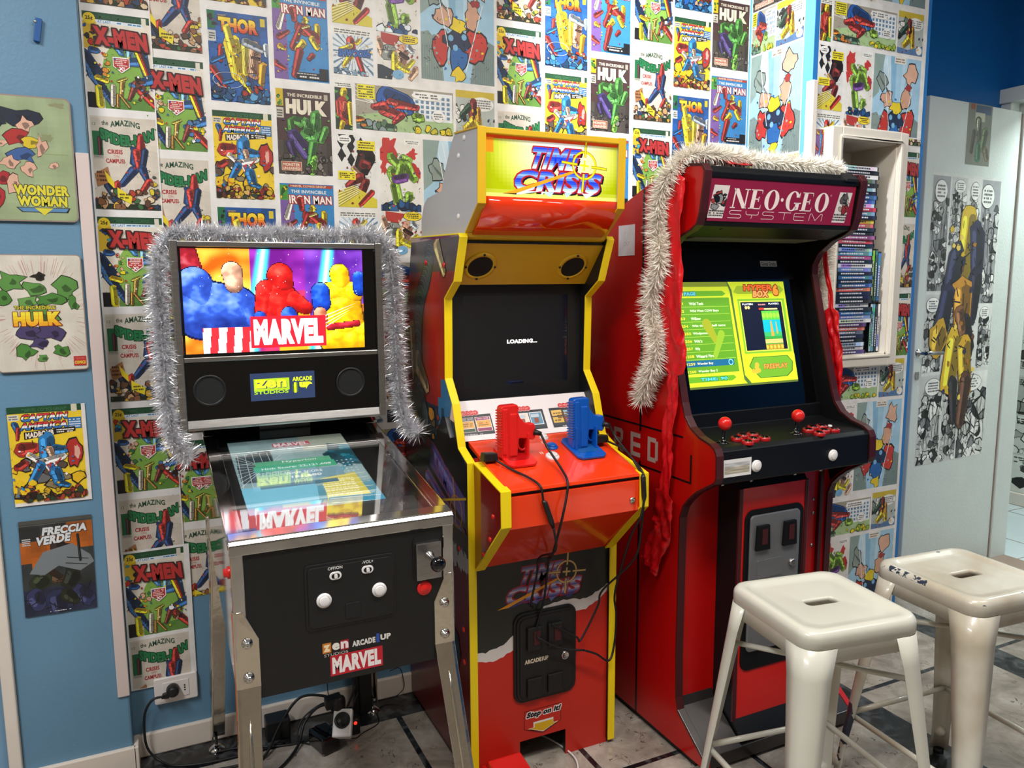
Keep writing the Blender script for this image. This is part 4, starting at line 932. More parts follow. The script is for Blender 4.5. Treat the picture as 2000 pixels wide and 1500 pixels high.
# gun deck
MB().prism_x([(1.908, .952), (1.655, .877), (1.652, .868), (1.905, .938)], .772, 1.163).build('deck_top', 'tc_red', TC, bevel=.001)
MB().prism_x([(1.90, .934), (1.664, .864), (1.664, .858), (1.9, .858)], .772, 1.163).build('deck_gap', 'black_satin', TC)
MB().prism_x([(1.654, .858), (1.654, .776), (1.82, .622), (1.835, .622), (1.835, .858)], .772, 1.163).build('deck_front', 'tc_red', TC, bevel=.001)
MB().lathe([(.008, 0), (.008, .004), (.003, .005), (.0001, .003)], (1.137, 1.654, .806), (0, -1, 0), 14).build('lock', 'chrome', TC)
dn = V3((0, -.284, .959)).normalized()
def dk(x, y): return V3((x, y, .877+(y-1.655)*.296))
for (x, y, r, c, n_) in ((.993, 1.884, .013, 'plastic_white', 'small_button'), (.99, 1.832, .018, 'plastic_blue', 'player_button'), (.966, 1.783, .019, 'plastic_white', 'player_button')):
    p = MB().lathe([(r, 0), (r, .003), (r*.8, .006), (r*.72, .006)], dk(x, y), dn, 20).build(n_, c, TC)
    MB().lathe([(r*.7, .003), (r*.7, .009), (r*.55, .0105), (.0001, .0105)], dk(x, y), dn, 20).build('button_cap', c, p)
for (x, y) in ((.973, 1.853), (.94, 1.8)):
    A = Art(2)
    for i in range(2): A.rect(i*.006, 0, i*.006+.003, .012, 'f0d8c0')
    A.build('player_mark', dk(x, y), (1, 0, 0), (0, .959, .284), 'print_matte', TC, lift=.0008)
# holsters moulded into the deck
for nm, x0, x1, mt in (('red', .82, .905, 'plastic_red'), ('blue', 1.028, 1.118, 'plastic_blue')):
    b = MB(); ca = V3(((x0+x1)/2, 1.802, .877+(1.802-1.655)*.296))+dn*.002; ay = V3((0, .959, .284))
    hx, hy = (x1-x0)/2, .06
    prof = [(-hx+.012, -hy), (hx-.012, -hy), (hx, -hy+.012), (hx, hy-.012), (hx-.012, hy), (-hx+.012, hy), (-hx, hy-.012), (-hx, -hy+.012)]
    b.prism(prof, ca, (1, 0, 0), ay, dn, .007)
    hl = b.build('holster', mt, TC, bevel=.0015)
    wl = MB(); up = V3((0, 0, 1))
    for sx in (-1, 1): wl.obox(ca+V3((sx*.031, 0, .03)), (1, 0, 0), (0, 1, 0), (0, 0, 1), .003, .02, .034)
    wl.obox(ca+V3((0, .022, .03)), (1, 0, 0), (0, 1, 0), (0, 0, 1), .034, .003, .034)
    wl.build('holster_socket', mt, hl, bevel=.001)
    MB().prism([(.7*p, .55*q) for p, q in prof], ca+dn*.0071, (1, 0, 0), ay, dn, .0006).build('holster_slot', 'plastic_red_dark' if nm == 'red' else 'blue_brush', hl)
# lower front with printed torn paper
hx0, hx1, hz1 = .89, 1.039, .079
clipz = [R4(0, hz1, .425, .64), R4(0, 0, hx0-.755, hz1), R4(hx1-.755, 0, .425, hz1)]
m = MB()
for x0, x1, z0, z1 in ((.757, 1.178, hz1, .63), (.757, hx0, .004, hz1), (hx1, 1.178, .004, hz1)): m.box(x0, x1, 1.836, 1.85, z0, z1)
m.build('front_panel', 'black_satin', TC)
A = Art(13); A.clips = clipz; A.T = (0, 0, .425, .63); A.clips = clipz
A.rect(0, 0, 1, 1, '2a2b28'); jr = random.Random(5)
top = []; bot = []
for i in range(41):
    u = i/40; zc = .355+.085*u+.055*u*u-.02*math.sin(u*9); t_ = .010+.028*abs(math.sin(u*2.6+.3))
    top.append((u, (zc+t_+jr.uniform(-.003, .003))/.63)); bot.append((u, (zc-.006+jr.uniform(-.003, .003))/.63))
for i in range(40):
    A.poly([bot[i], bot[i+1], top[i+1], top[i]], 'dcd6d2', lift=(i == 0))
A.z += A.DZ
for i in range(40): A.poly([(i/40, 0), ((i+1)/40, 0), bot[i+1], bot[i]], 'c2281a', lift=False)
title(A, .17, .765, .66, .19, PURPS)
o = A.build('front_print', (.755, 1.8355, 0), (1, 0, 0), (0, 0, 1), 'print_matte', TC)
A = Art(14)
A.poly([(0, .02), (0, .075), (.12, .075), (.12, .02), (.06, -.005)], '5a1410'); A.poly([(.002, .021), (.002, .073), (.118, .073), (.118, .021), (.06, -.003)], 'c42c1e')
A.poly([(.012, .016), (.03, .016), (.03, .032), (.095, .032), (.095, .016), (.112, .016), (.062, -.002)], '3a1010'); A.poly([(.012, .02), (.03, .02), (.03, .036), (.095, .036), (.095, .02), (.112, .02), (.062, .0)], 'e8e4dc'); A.poly([(.016, .019), (.034, .019), (.034, .03), (.094, .03), (.094, .019), (.108, .019), (.062, .002)], 'dcb01c')
A.text('Step on it!', .005, .048, .11, .022, '14141c', out='f0ece8', bold=.07, slant=.3, ow=.002)
A.build('step_sticker', (.903, 1.8352, .092), (1, 0, 0), (0, 0, 1), 'print_matte', TC, lift=.0006)
# coin door
def rr(x0, x1, z0, z1, r, n=5):
    o = []
    for cx, cz, a in ((x1-r, z0+r, -90), (x1-r, z1-r, 0), (x0+r, z1-r, 90), (x0+r, z0+r, 180)):
        for k in range(n+1): t_ = math.radians(a+90*k/n); o.append((cx+r*math.cos(t_), cz+r*math.sin(t_)))
    return o
b = MB()
for k, (e, d) in enumerate(((0, .006), (.008, .010), (.016, .013))): b.prism(rr(.87+e, 1.07-e, .198+e, .465-e, .03-e*.8), (0, 1.836, 0), (1, 0, 0), (0, 0, 1), (0, -1, 0), d)
cdn = b.build('coin_door', 'black_satin', TC, bevel=.0015)
for x in (.93, .996):
    MB().prism([(-.024, -.034), (.022, -.034), (.022, .034), (-.024, .034)], (x, 1.823, .39), (1, 0, 0), (0, 0, 1), (0, -1, 0), .009).build('coin_chute', 'black_satin', cdn, bevel=.003)
    MB().box(x-.006, x+.014, 1.812, 1.8145, .372, .412).build('coin_window', 'ng_molding', cdn)
    MB().prism([(-.024, -.03), (.024, -.03), (.024, .026), (-.024, .026)], (x, 1.823, .245), (1, 0, 0), (0, 0, 1), (0, -1, 0), .007).build('return_flap', 'black_satin', cdn, bevel=.003)
MB().lathe([(.012, 0), (.012, .006), (.0095, .007), (.009, .006), (.0001, .006)], (1.028, 1.823, .318), (0, -1, 0), 18).build('key_lock', 'chrome', cdn)
A = Art(1); A.text('ARCADE1UP', 0, 0, .075, .013, 'd8c8b0', bold=.05)
A.build('maker_badge', (.9, 1.8228, .316), (1, 0, 0), (0, 0, 1), 'print_matte', cdn, lift=.0006)
for x in (.78, 1.155): MB().cyl((x, 1.86, 0), (x, 1.86, .014), .012).build('foot', 'black_rubber', TC)
# floor of the cabinet seen through the pedal hole
MB().box(1.1, 1.178, 2.0, 2.02, .004, .3).build('inner_rail', 'black_satin', TC)

# side print, cut to the outline of the panel
A = Art(15); fy = lambda y: 2.358-y
def trap(z0, z1, r0, f0, r1, f1): return [(fy(r0), z0), (fy(f0), z0), (fy(f1), z1), (fy(r1), z1)]
A.clips = [trap(.012, .9, 2.358, 1.824, 2.358, 1.824), trap(.9, .94, 2.358, 1.824, 2.353, 1.889), trap(.94, 1.054, 2.353, 1.889, 2.345, 1.928), trap(1.054, 1.118, 2.345, 1.928, 2.338, 1.98),
           trap(1.118, 1.24, 2.338, 1.98, 2.33, 1.976), trap(1.24, 1.338, 2.33, 1.976, 2.301, 1.974), trap(1.338, 1.384, 2.301, 1.974, 2.287, 1.903), trap(1.384, 1.5, 2.287, 1.903, 2.254, 1.857)]
cl = A.clips
def side(u, v):
    z = v*1.52; n_ = noise.noise(V3((u*3, z*3, 1))); n2 = noise.noise(V3((u*7, z*6, 4)))
    if z > 1.4: c = (72, 58, 58)
    elif z > 1.02: c = (150+int(60*n_), 34+int(30*n2), 22)
    elif z > .8: c = (50+int(40*n_), 46, 58)
    else: c = (104, 14, 14)
    if .78 < z < 1.12 and u > .5+.4*(z-.78): c = (52, 110, 150) if n2 > -.25 else (30, 64, 96)
    return c
A.push(0, 0, .534, 1.52, clip=False); A.grid(22, 56, side)
# ribbed tube and lettering
px = [(.50, 1.46), (.44, 1.40), (.33, 1.33), (.27, 1.22), (.28, 1.08), (.36, .98)]
sp_ = spline([(x, z, 0) for x, z in px], 10)
for i, p in enumerate(sp_[:-1]):
    q = sp_[i+1]; A.limb(p.x, p.y/1.52, q.x, q.y/1.52, .07, .07, '56686a' if i % 2 else '3c4c50', '1c2224', 2.85, .006)
A.jig = .02
A.limb(.62, .965, .72, .93, .05, .02, 'c8b070', asp=2.85); A.limb(.3, .76, .42, .7, .08, .03, 'b89868', asp=2.85); A.limb(.18, .8, .2, .7, .05, .03, 'a88a58', asp=2.85)
A.blob(.2, .66, .16, .05, '2a3a2c', None, .4); A.blob(.12, .62, .12, .04, 'b89a20', None, .5)
A.limb(.86, .72, .74, .63, .02, .04, 'f0c8a8', None, 2.85)
A.crowd(.42, .55, .2, .12, ['8a2c24', 'c8882c', '5a4a30'], 14, .03, 2.85)
A.jig = 0
A.blob(.8, .58, .28, .09, '16171a', None, .12); A.rect(.2, .48, 1, .56, '131418')
A.poly([(.45, .555), (.96, .487), (.96, .535), (.45, .61)], '4a4070'); A.poly([(.4, .49), (.96, .43), (.96, .475), (.4, .55)], '50486c')
A.text('TIME', .48, .56, .34, .045, 0, bold=.08, slant=.2, rise=-1.2, bands=['3a3470', '5a5496', '7a76b0', '4a4488'], out='8a3a4a', ow=.006)
A.text('CRISIS', .36, .505, .56, .042, 0, bold=.08, slant=.2, rise=-1.6, bands=['343068', '54508c', '7a76a8', '443e80'], out='8a3a4a', ow=.006)
A.ring(.84, .5, .085, .03, .1, 'a86a2c'); A.line(.5, .49, .98, .535, .012, 'b89018', 2.85); A.line(.8, .56, .86, .42, .01, 'b8862c', 2.85)
jr = random.Random(8)
for i in range(16):
    a = .45+.035*i; A.poly([(a, .44), (a+.036, .44), (a+.036, .40+jr.uniform(-.01, .008)), (a, .40+jr.uniform(-.01, .008))], 'a8a4a4', lift=False)
for i in range(16):
    a = .45+.035*i; A.poly([(a, .47), (a+.036, .47), (a+.036, .435+jr.uniform(-.012, .008)), (a, .435+jr.uniform(-.012, .008))], '121316', lift=(i == 0))
A.blob(.75, .2, .1, .07, '1c2c3c', None, .3)
A.pop()
A.build('side_print', (.737, 2.358, 0), (0, -1, 0), (0, 0, 1), 'print_gloss', TC, lift=.0003)

# ---- the two light guns standing muzzle down in their holsters
def gun(name, label, col, x, y, z, cord, bx):
    r = thing(name, (x, y, z), label, 'light gun', 'light guns on the control deck')
    prof = [(-.022, 0), (-.022, .135), (-.016, .14), (.026, .141), (.03, .132), (.028, .12), (.034, .105), (.046, .092), (.062, .086), (.074, .088), (.078, .08), (.079, .05), (.072, .042), (.054, .047), (.03, .05), (.028, .03), (.026, 0)]
    b = MB().prism(prof, V3((x, y+.015, z)), (1, 0, 0), (0, 0, 1), (0, -1, 0), .03)
    body = b.build('gun_body', col, r, bevel=.004, seg=3)
    b = MB()
    for k in range(14): b.box(x-.0245, x-.02, y-.017, y+.017, z+.03+.0072*k, z+.0335+.0072*k)
    b.build('ribbed_slide', col, r, bevel=.0008)
    b = MB().box(x-.018, x-.003, y-.018, y+.018, z+.01, z+.132); b.box(x+.002, x+.024, y-.0175, y+.0175, z+.004, z+.118)
    b.build('barrel_shell', col, r, bevel=.003)
    b = MB().tube(spline([(x+.03, y, z+.045), (x+.036, y, z+.022), (x+.05, y, z+.016), (x+.06, y, z+.03), (x+.06, y, z+.046)], 5), .003, 8)
    b.build('trigger_guard', col, r)
    b = MB().cyl((x+.074, y-.012, z+.064), (x+.092, y-.022, z+.058), .0085, 14, .0055)
    b.build('cord_grommet', 'black_rubber', r)
    b = MB().tube(spline([(x+.09, y-.021, z+.059)]+cord, 10), .0032, 8)
    b.build('cord', 'black_rubber', r)
    return r
gun('light_gun', 'bright red plastic light gun upright in the left holster on red deck', 'plastic_red', .838, 1.80, .923,
    [(.938, 1.755, .945), (.945, 1.70, .905), (.938, 1.652, .882), (.93, 1.640, .85), (.915, 1.642, .78), (.93, 1.72, .66), (.965, 1.80, .625), (.96, 1.82, .5), (.932, 1.815, .41), (.95, 1.805, .385), (1.01, 1.80, .35), (1.08, 1.80, .33)], 0)
gun('light_gun', 'blue plastic light gun upright in the right holster on red deck', 'plastic_blue', 1.056, 1.805, .926,
    [(1.16, 1.77, .95), (1.168, 1.71, .91), (1.165, 1.645, .875), (1.163, 1.636, .82), (1.155, 1.64, .76), (1.15, 1.68, .69), (1.17, 1.78, .5), (1.187, 1.80, .42), (1.19, 1.81, .33), (1.165, 1.80, .28), (1.12, 1.80, .31), (1.08, 1.80, .33)], 1)
# small black plugs with inline adapters
r = thing('cable_adapter', (.785, 1.79, .93), 'black cable plug on red deck left of the red gun, cord hanging over front', 'cable', 'gun cable adapters')
MB().prism([(-.022, 0), (.02, 0), (.016, .022), (-.018, .024)], (.785, 1.81, .918), (1, 0, 0), (0, 0, 1), (0, -1, .1), .034).build('plug', 'black_satin', r, bevel=.003)
MB().tube(spline([(.795, 1.775, .925), (.822, 1.735, .906), (.845, 1.69, .894), (.856, 1.656, .884), (.860, 1.644, .872), (.864, 1.643, .845)], 8), .003, 8).build('cord', 'black_rubber', r)
MB().tube([(.864, 1.645, .842), (.87, 1.645, .835), (.888, 1.645, .785), (.897, 1.65, .765)], [.004, .007, .007, .004], 12).build('cable_joint', 'black_satin', r)
MB().tube(spline([(.897, 1.648, .767), (.908, 1.66, .70), (.925, 1.78, .64), (.926, 1.80, .58), (.92, 1.82, .5), (.93, 1.83, .475)], 8), .003, 8).build('cord', 'black_rubber', r)
r = thing('cable_adapter', (1.14, 1.79, .92), 'black cable plug on red deck behind the blue gun, cord over right front edge', 'cable', 'gun cable adapters')
MB().prism([(-.02, 0), (.02, 0), (.016, .022), (-.018, .024)], (1.135, 1.83, .93), (1, 0, 0), (0, 0, 1), (0, -1, .1), .034).build('plug', 'black_satin', r, bevel=.003)
MB().tube(spline([(1.145, 1.8, .94), (1.163, 1.72, .92), (1.165, 1.646, .868)], 8), .003, 8).build('cord', 'black_rubber', r)
MB().tube([(1.163, 1.645, .875), (1.163, 1.643, .868), (1.167, 1.643, .815), (1.168, 1.645, .80)], [.004, .007, .007, .004], 12).build('cable_joint', 'black_satin', r)
MB().tube(spline([(1.168, 1.645, .802), (1.172, 1.66, .72), (1.178, 1.70, .62), (1.14, 1.8, .5), (1.13, 1.81, .45), (1.075, 1.81, .36), (1.06, 1.81, .37), (1.0, 1.81, .41), (.98, 1.812, .425)], 8), .003, 8).build('cord', 'black_rubber', r)

# foot pedal
r = thing('foot_pedal', (.83, 1.72, 0), 'red plastic foot pedal on floor in front of the light gun cabinet', 'pedal')
MB().prism_x([(1.83, .0), (1.83, .045), (1.80, .055), (1.66, .035), (1.62, .01), (1.62, 0)], .765, .885).build('pedal_base', 'plastic_red', r, bevel=.006, seg=3)
MB().prism_x([(1.825, .05), (1.80, .075), (1.66, .055), (1.655, .042)], .775, .875).build('pedal_plate', 'plastic_red', r, bevel=.005, seg=3)
MB().tube(spline([(.885, 1.78, .012), (.905, 1.80, .008), (.93, 1.76, .006), (1.0, 1.72, .006), (1.05, 1.80, .006), (1.02, 1.93, .006), (.95, 2.0, .006), (.9, 2.02, .01), (.88, 1.98, .05), (.86, 1.95, .1)], 8), .0028, 8).build('cord', 'plastic_white', r)
# ================================================================ pinball machine
PB = thing('pinball_machine', (.345, 1.85, 0), 'chrome-legged pinball machine with lit MARVEL backbox screen and black front panel', 'pinball machine')
X0, X1, YF, YR = .12, .577, 1.53, 2.16
# cabinet box
side = [(YF+.004, .556), (2.26, .70), (2.26, .99), (YF+.004, .868)]
for x0, x1 in ((X0, X0+.014), (X1-.014, X1)):
    MB().prism_x(side, x0, x1).build('side_panel', 'side_gloss', PB)
MB().prism_x([(YF+.02, .561), (2.25, .703), (2.25, .713), (YF+.02, .571)], X0+.014, X1-.014).box(X0+.014, X1-.014, 2.24, 2.255, .70, .985).build('cabinet_base', 'black_satin', PB)
MB().box(X0+.016, X1-.016, YF, YF+.016, .553, .86).build('front_panel', 'black_panel', PB)
for x0, x1 in ((X0-.002, X0+.022), (X1-.022, X1+.002)):
    MB().box(x0, x1, YF-.004, YF+.01, .64, .862).build('corner_strip', 'chrome', PB, bevel=.002)
# chrome lockdown bar and rails
lb = [(YF-.006, .856), (YF-.006, .877), (YF+.002, .886), (YF+.034, .8925), (YF+.034, .886), (YF+.004, .879), (YF+.004, .856)]
MB().prism_x(lb, X0-.004, X1+.004).build('lockdown_bar', 'chrome', PB, bevel=.0025, seg=3)
rs = (.985-.888)/(2.15-1.56)
def gz(y): return .888+(y-1.56)*rs
for x0, x1, xo in ((X0-.003, X0+.029, X0-.003), (X1-.029, X1+.003, X1+.001)):
    y0, y1 = YF+.033, 2.14
    b = MB().add([(x0, y0, gz(y0)), (x1, y0, gz(y0)), (x1, y1, gz(y1)), (x0, y1, gz(y1)), (x0, y0, gz(y0)-.004), (x1, y0, gz(y0)-.004), (x1, y1, gz(y1)-.004), (x0, y1, gz(y1)-.004)],
                 [(0, 1, 2, 3), (7, 6, 5, 4), (0, 4, 5, 1), (1, 5, 6, 2), (2, 6, 7, 3), (3, 7, 4, 0)], False)
    b.add([(xo, y0, gz(y0)), (xo+.002, y0, gz(y0)), (xo+.002, y1, gz(y1)), (xo, y1, gz(y1)), (xo, y0, gz(y0)-.03), (xo+.002, y0, gz(y0)-.03), (xo+.002, y1, gz(y1)-.03), (xo, y1, gz(y1)-.03)],
          [(0, 1, 2, 3), (7, 6, 5, 4), (0, 4, 5, 1), (1, 5, 6, 2), (2, 6, 7, 3), (3, 7, 4, 0)], False)
    b.build('side_rail', 'chrome', PB, bevel=.0008)
# inside: apron, bezel, playfield screen, glass
def slab(b, x0, x1, y0, y1, d0, d1):
    return b.add([(x, y, gz(y)-d) for d in (d1, d0) for x, y in ((x0, y0), (x1, y0), (x1, y1), (x0, y1))],
                 [(0, 3, 2, 1), (4, 5, 6, 7), (0, 1, 5, 4), (1, 2, 6, 5), (2, 3, 7, 6), (3, 0, 4, 7)], False)
slab(MB(), X0+.03, X1-.03, YF+.035, 1.70, .028, .034).build('apron', 'apron_grey', PB)
slab(slab(slab(MB(), X0+.015, .176, 1.70, 2.24, .03, .036), .482, X1-.015, 1.70, 2.24, .03, .036), .176, .482, 2.165, 2.24, .03, .036).build('playfield_surround', 'black_satin', PB)
slab(MB(), .176, .482, 1.70, 2.165, .033, .038).build('playfield_screen', 'black_gloss', PB)
A = Art(21); PW, PH = .306, .474
A.push(0, 0, PW, PH)
A.grid(12, 18, lambda u, v: tuple(int(k*(1+.12*noise.noise(V3((u*6, v*8, 2))))) for k in ((150, 178, 180) if v > .3 else (96, 160, 180))))
A.T = (0, 0, PW, PH); asp = PH/PW
A.poly([(.0, .35), (.25, .35), (.3, .6), (.2, .78), (0, .82)], '8aa8ac')
for x, y, w_, h_ in ((.02, .4, .12, .25), (.13, .52, .1, .28), (.22, .62, .1, .2), (.03, .66, .1, .12)): A.rect(x, y, x+w_, y+h_, '3a4a50')
for i in range(9): A.line(-.05, .3+.07*i, .4, .75-.04*i, .005, 'd8e4e4', asp)
for i in range(5): A.line(.02+.07*i, .3, .05+.06*i, .8, .004, 'd0dcdc', asp)
A.rect(.6, .78, 1, 1, 'b0b8a8'); A.poly([(.76, .55), (1, .5), (1, .8), (.82, .86)], '23505c'); A.crowd(.78, .4, .2, .4, ['1c6a80', '2c8aa0', '123c48', '5aa8b8'], 10, .06, asp, None)
for i in range(4):
    for j in range(5): A.ell(.82+.04*i, .42+.04*j, .009, .009/asp, 'c8dce0')
A.poly([(.58, .06), (.92, .1), (.9, .4), (.62, .36)], 'd8cc5a'); A.lines(.6, .1, .26, .24, 9, 'f0ecc0', .9)
A.poly([(.0, 0), (.5, 0), (.56, .3), (0, .34)], '7ac0d8'); A.poly([(.55, 0), (1, 0), (1, .1), (.6, .12)], '3a94b4')
for i in range(7): A.line(.6, .05+.05*i, .98, .02+.06*i, .006, 'f4f4e0', asp)
for y0, y1, x0, x1, c in ((.30, .345, .14, .74, '50788c'), (.38, .50, .16, .82, '7ca4b4'), (.52, .60, .14, .80, '48b488'), (.6, .66, .16, .78, '62b68e')): A.rect(x0, y0, x1, y1, c)
A.text('Hyperion', .38, .615, .28, .035, 'e0f4ec', bold=.02); A.text('High Score: 22,121,608', .2, .535, .56, .035, 'e8f6f0', bold=.02)
A.text('YOUR SCORE', .36, .455, .3, .03, 'eaf2f6', bold=.03); A.text('181,680', .4, .40, .24, .034, 'f4f8fa', bold=.04)
A.rect(.36, .86, .68, .92, 'c85a68'); A.text('MARVEL', .37, .865, .3, .05, 'f4e8ec', bold=.05); A.text('PINBALL', .4, .83, .22, .02, 'f0f4f4', bold=.03)
A.pop()
sl = V3((0, 1, rs)).normalized()
A.build('playfield_picture', (.176, 1.695, gz(1.695)-.0325), (1, 0, 0), sl, 'print_playfield', PB)
g_ = slab(MB(), X0+.02, X1-.02, YF+.03, 2.2, -.0005, .002).build('playfield_glass', 'glass_sheet', PB)
MB().prism_x([(2.15, gz(2.15)-.004), (2.2, gz(2.2)+.012), (2.23, gz(2.23)+.016), (2.23, gz(2.23)-.01)], X0, X1).build('rear_bridge', 'black_panel', PB, bevel=.004)
# backbox
BX0, BX1, BY, BZ0, BZ1 = .062, .598, 2.10, 1.016, 1.486
MB().box(BX0+.004, BX1-.004, BY+.014, 2.30, BZ0+.004, BZ1-.004).build('backbox', 'black_satin', PB, bevel=.003)
MB().box(BX0+.2, BX1-.2, 2.16, 2.28, .96, BZ0+.01).build('neck', 'black_satin', PB)
for x0, x1 in ((BX0, BX0+.018), (BX1-.018, BX1)):
    MB().box(x0, x1, BY-.008, BY+.03, BZ0-.006, BZ1+.004).build('side_trim', 'brushed_steel', PB, bevel=.002)
MB().box(BX0+.018, BX1-.018, BY-.006, BY+.014, 1.474, 1.488).build('top_trim', 'brushed_steel', PB, bevel=.002)
MB().box(BX0+.018, BX1-.018, BY-.004, BY+.014, 1.184, 1.196).build('middle_trim', 'brushed_steel', PB, bevel=.0015)
MB().prism_x([(BY-.012, 1.014), (BY-.004, 1.034), (BY+.014, 1.036), (BY+.02, 1.012), (BY-.01, 1.008)], BX0+.018, BX1-.018).build('bottom_trim', 'brushed_steel', PB, bevel=.0015)
MB().box(BX0+.018, BX1-.018, BY+.004, BY+.014, 1.196, 1.474).build('backglass_frame', 'glass_black', PB)
spb = MB().box(BX0+.018, BX1-.018, BY+.002, BY+.014, 1.034, 1.186).build('speaker_panel', 'glass_black', PB)
for x in (.137, .502):
    sp = MB().lathe([(.040, 0), (.041, .004), (.036, .005), (.0345, .0015)], (x, BY+.002, 1.110), (0, -1, 0), 40).build('speaker_ring', 'black_satin', spb)
    MB().cyl((x, BY+.0022, 1.110), (x, BY+.0005, 1.110), .0345, 40).build('speaker_mesh', 'speaker_cloth', spb)
MB().box(.2365, .4035, BY, BY+.003, 1.074, 1.147).build('dot_display', 'black_gloss', PB)
A = Art(22); A.rect(0, 0, .167, .073, '2a3858')
A.rect(.009, .026, .1, .058, 'a8c820'); A.grid
A.rect(.012, .03, .042, .056, 'c8dc24'); A.text('zen', .014, .031, .08, .022, '22305c', bold=.06); A.text('zen', .0125, .0325, .08, .022, 'e0ec30', bold=.04); A.text('STUDIOS', .009, .017, .088, .009, 'a8d020', bold=.03)
A.text('ARCADE', .108, .047, .052, .012, 'd0e024', bold=.05); A.text('up', .126, .024, .034, .02, 'd8e824', bold=.08); A.poly([(.108, .018), (.122, .018), (.122, .044), (.108, .04)], '4a6a2c'); A.rect(.112, .016, .118, .044, 'd8e824')
A.build('display_picture', (.2365, BY-.0002, 1.074), (1, 0, 0), (0, 0, 1), 'print_display', PB)
# lit picture: nebula with broad shapes and the big red title block
A = Art(23); GW, GH = .459, .266
def neb(u, v):
    n1 = noise.noise(V3((u*5, v*4, 7))); n2 = noise.noise(V3((u*13, v*9, 2))); k = n1*.7+n2*.4
    if u < .36: a, b = (226, 84, 10), (252, 196, 70)
    elif u < .66: a, b = (96, 16, 120), (212, 60, 90) if v < .6 else (170, 60, 190)
    else: a, b = (70, 20, 130), (140, 80, 200)
    if u > .84 and v < .45: a, b = (214, 60, 20), (240, 130, 50)
    if .5 < u < .68 and v < .4: a, b = (200, 150, 20), (236, 170, 40)
    t = min(1, max(0, .5+k*1.3))
    return tuple(int(p+(q-p)*t) for p, q in zip(a, b))
A.push(0, 0, GW, GH); A.T = (0, 0, GW, GH); asp = GH/GW; jr = random.Random(4)
def cap(u, v, x0, y0, x1, y1, r0, r1):
    """signed closeness to a fat stroke: 1 at its middle, 0 at its rim, and the side it is on"""
    px, py = u-x0, (v-y0)*asp; dx, dy = x1-x0, (y1-y0)*asp; L2 = dx*dx+dy*dy or 1e-9; t = min(1, max(0, (px*dx+py*dy)/L2)); r = r0+(r1-r0)*t
    qx, qy = px-dx*t, py-dy*t; return 1-math.hypot(qx, qy)/r, (qy*.7-qx*.4)/r
# broad padded masses in blue, red and yellow; each: strokes, dark, mid, light
MASS = [(((-.02, 1.0, .04, .8, .1, .07),), (90, 10, 24), (160, 30, 44), (206, 196, 206)),
        (((.1, .42, .26, .4, .17, .15), (.06, .66, .1, .5, .1, .1), (.3, .5, .36, .34, .06, .07)), (14, 30, 104), (52, 92, 200), (168, 196, 250)),
        (((.26, .78, .27, .66, .058, .05),), (104, 70, 56), (214, 168, 140), (246, 222, 200)),
        (((.5, .5, .5, .3, .12, .11), (.44, .6, .42, .4, .06, .05), (.58, .5, .66, .42, .06, .04), (.52, .74, .53, .66, .075, .065)), (110, 6, 10), (214, 28, 24), (255, 108, 92)),
        (((.56, .36, .6, .22, .045, .04), (.4, .34, .42, .2, .035, .03)), (8, 28, 100), (32, 80, 196), (110, 160, 240)),
        (((.86, .44, .88, .2, .13, .13), (.84, .12, .98, .1, .12, .1), (.8, .56, .93, .56, .07, .07), (.86, .76, .87, .66, .06, .055)), (150, 96, 8), (242, 206, 12), (255, 252, 120)),
        (((.745, .58, .75, .46, .055, .055), (.975, .72, .98, .6, .04, .04)), (8, 28, 110), (28, 84, 208), (130, 180, 250)),
        (((.74, .36, .75, .3, .04, .035),), (110, 50, 30), (220, 132, 100), (250, 190, 160)),
        (((.79, .22, .96, .25, .02, .02),), (90, 10, 20), (196, 36, 50), (230, 90, 100))]
def paint(u, v):
    c = neb(u, v)
    for xb, xt in ((.335, .435), (.72, .8)):
        xc = xb+(xt-xb)*v; w_ = .065-.022*v; d = abs(u-xc)/w_
        if d < 1: k = 1-d; c = tuple(int(p_+(q-p_)*min(1, k*2.2)) for p_, q in zip(c, (60, 200, 228))); c = tuple(int(p_+(q-p_)*max(0, k*2-1)) for p_, q in zip(c, (226, 252, 255)))
    for st, dk_, md, lt in MASS:
        best = max((cap(u, v, *q) for q in st), key=lambda z: z[0])
        if best[0] > 0:
            n_ = noise.noise(V3((u*16, v*11, len(st)+dk_[0]*.1)))*.5+noise.noise(V3((u*34, v*26, 4)))*.3
            k = best[1]*.75+best[0]*.35+n_*.7
            c = tuple(int(p_+(q-p_)*min(1, max(0, .5+k))) for p_, q in zip(dk_, md)) if k < .3 else tuple(int(p_+(q-p_)*min(1, max(0, (k-.3)*1.5))) for p_, q in zip(md, lt))
            if best[0] < .06: c = tuple(int(q*.55) for q in dk_)
    if v < .25 and .09 < u < .36: c = (206, 40, 50) if int((u-.05*v)*24) % 2 else (240, 238, 244)
    return c
A.P = []; A.z = 0; A.grid(176, 102, paint)
for i in range(60): r_ = jr.uniform(.001, .0028); A.ell(jr.random(), .55+.45*jr.random(), r_, r_/asp, 'f8e8f4', 5)
for i in range(4): A.poly([(.75, .2+.04*i), (.9+.02*i, .36+.035*i), (.752, .212+.04*i)], 'eeeef4')
A.rect(.345, .035, .77, .345, 'e01c2c')
A.text('MARVEL', .362, .062, .39, .255, 'ffffff', bold=.07)
A.pop()
A.build('backglass_picture', (.0865, BY+.0035, 1.2045), (1, 0, 0), (0, 0, 1), 'print_backglass', PB)

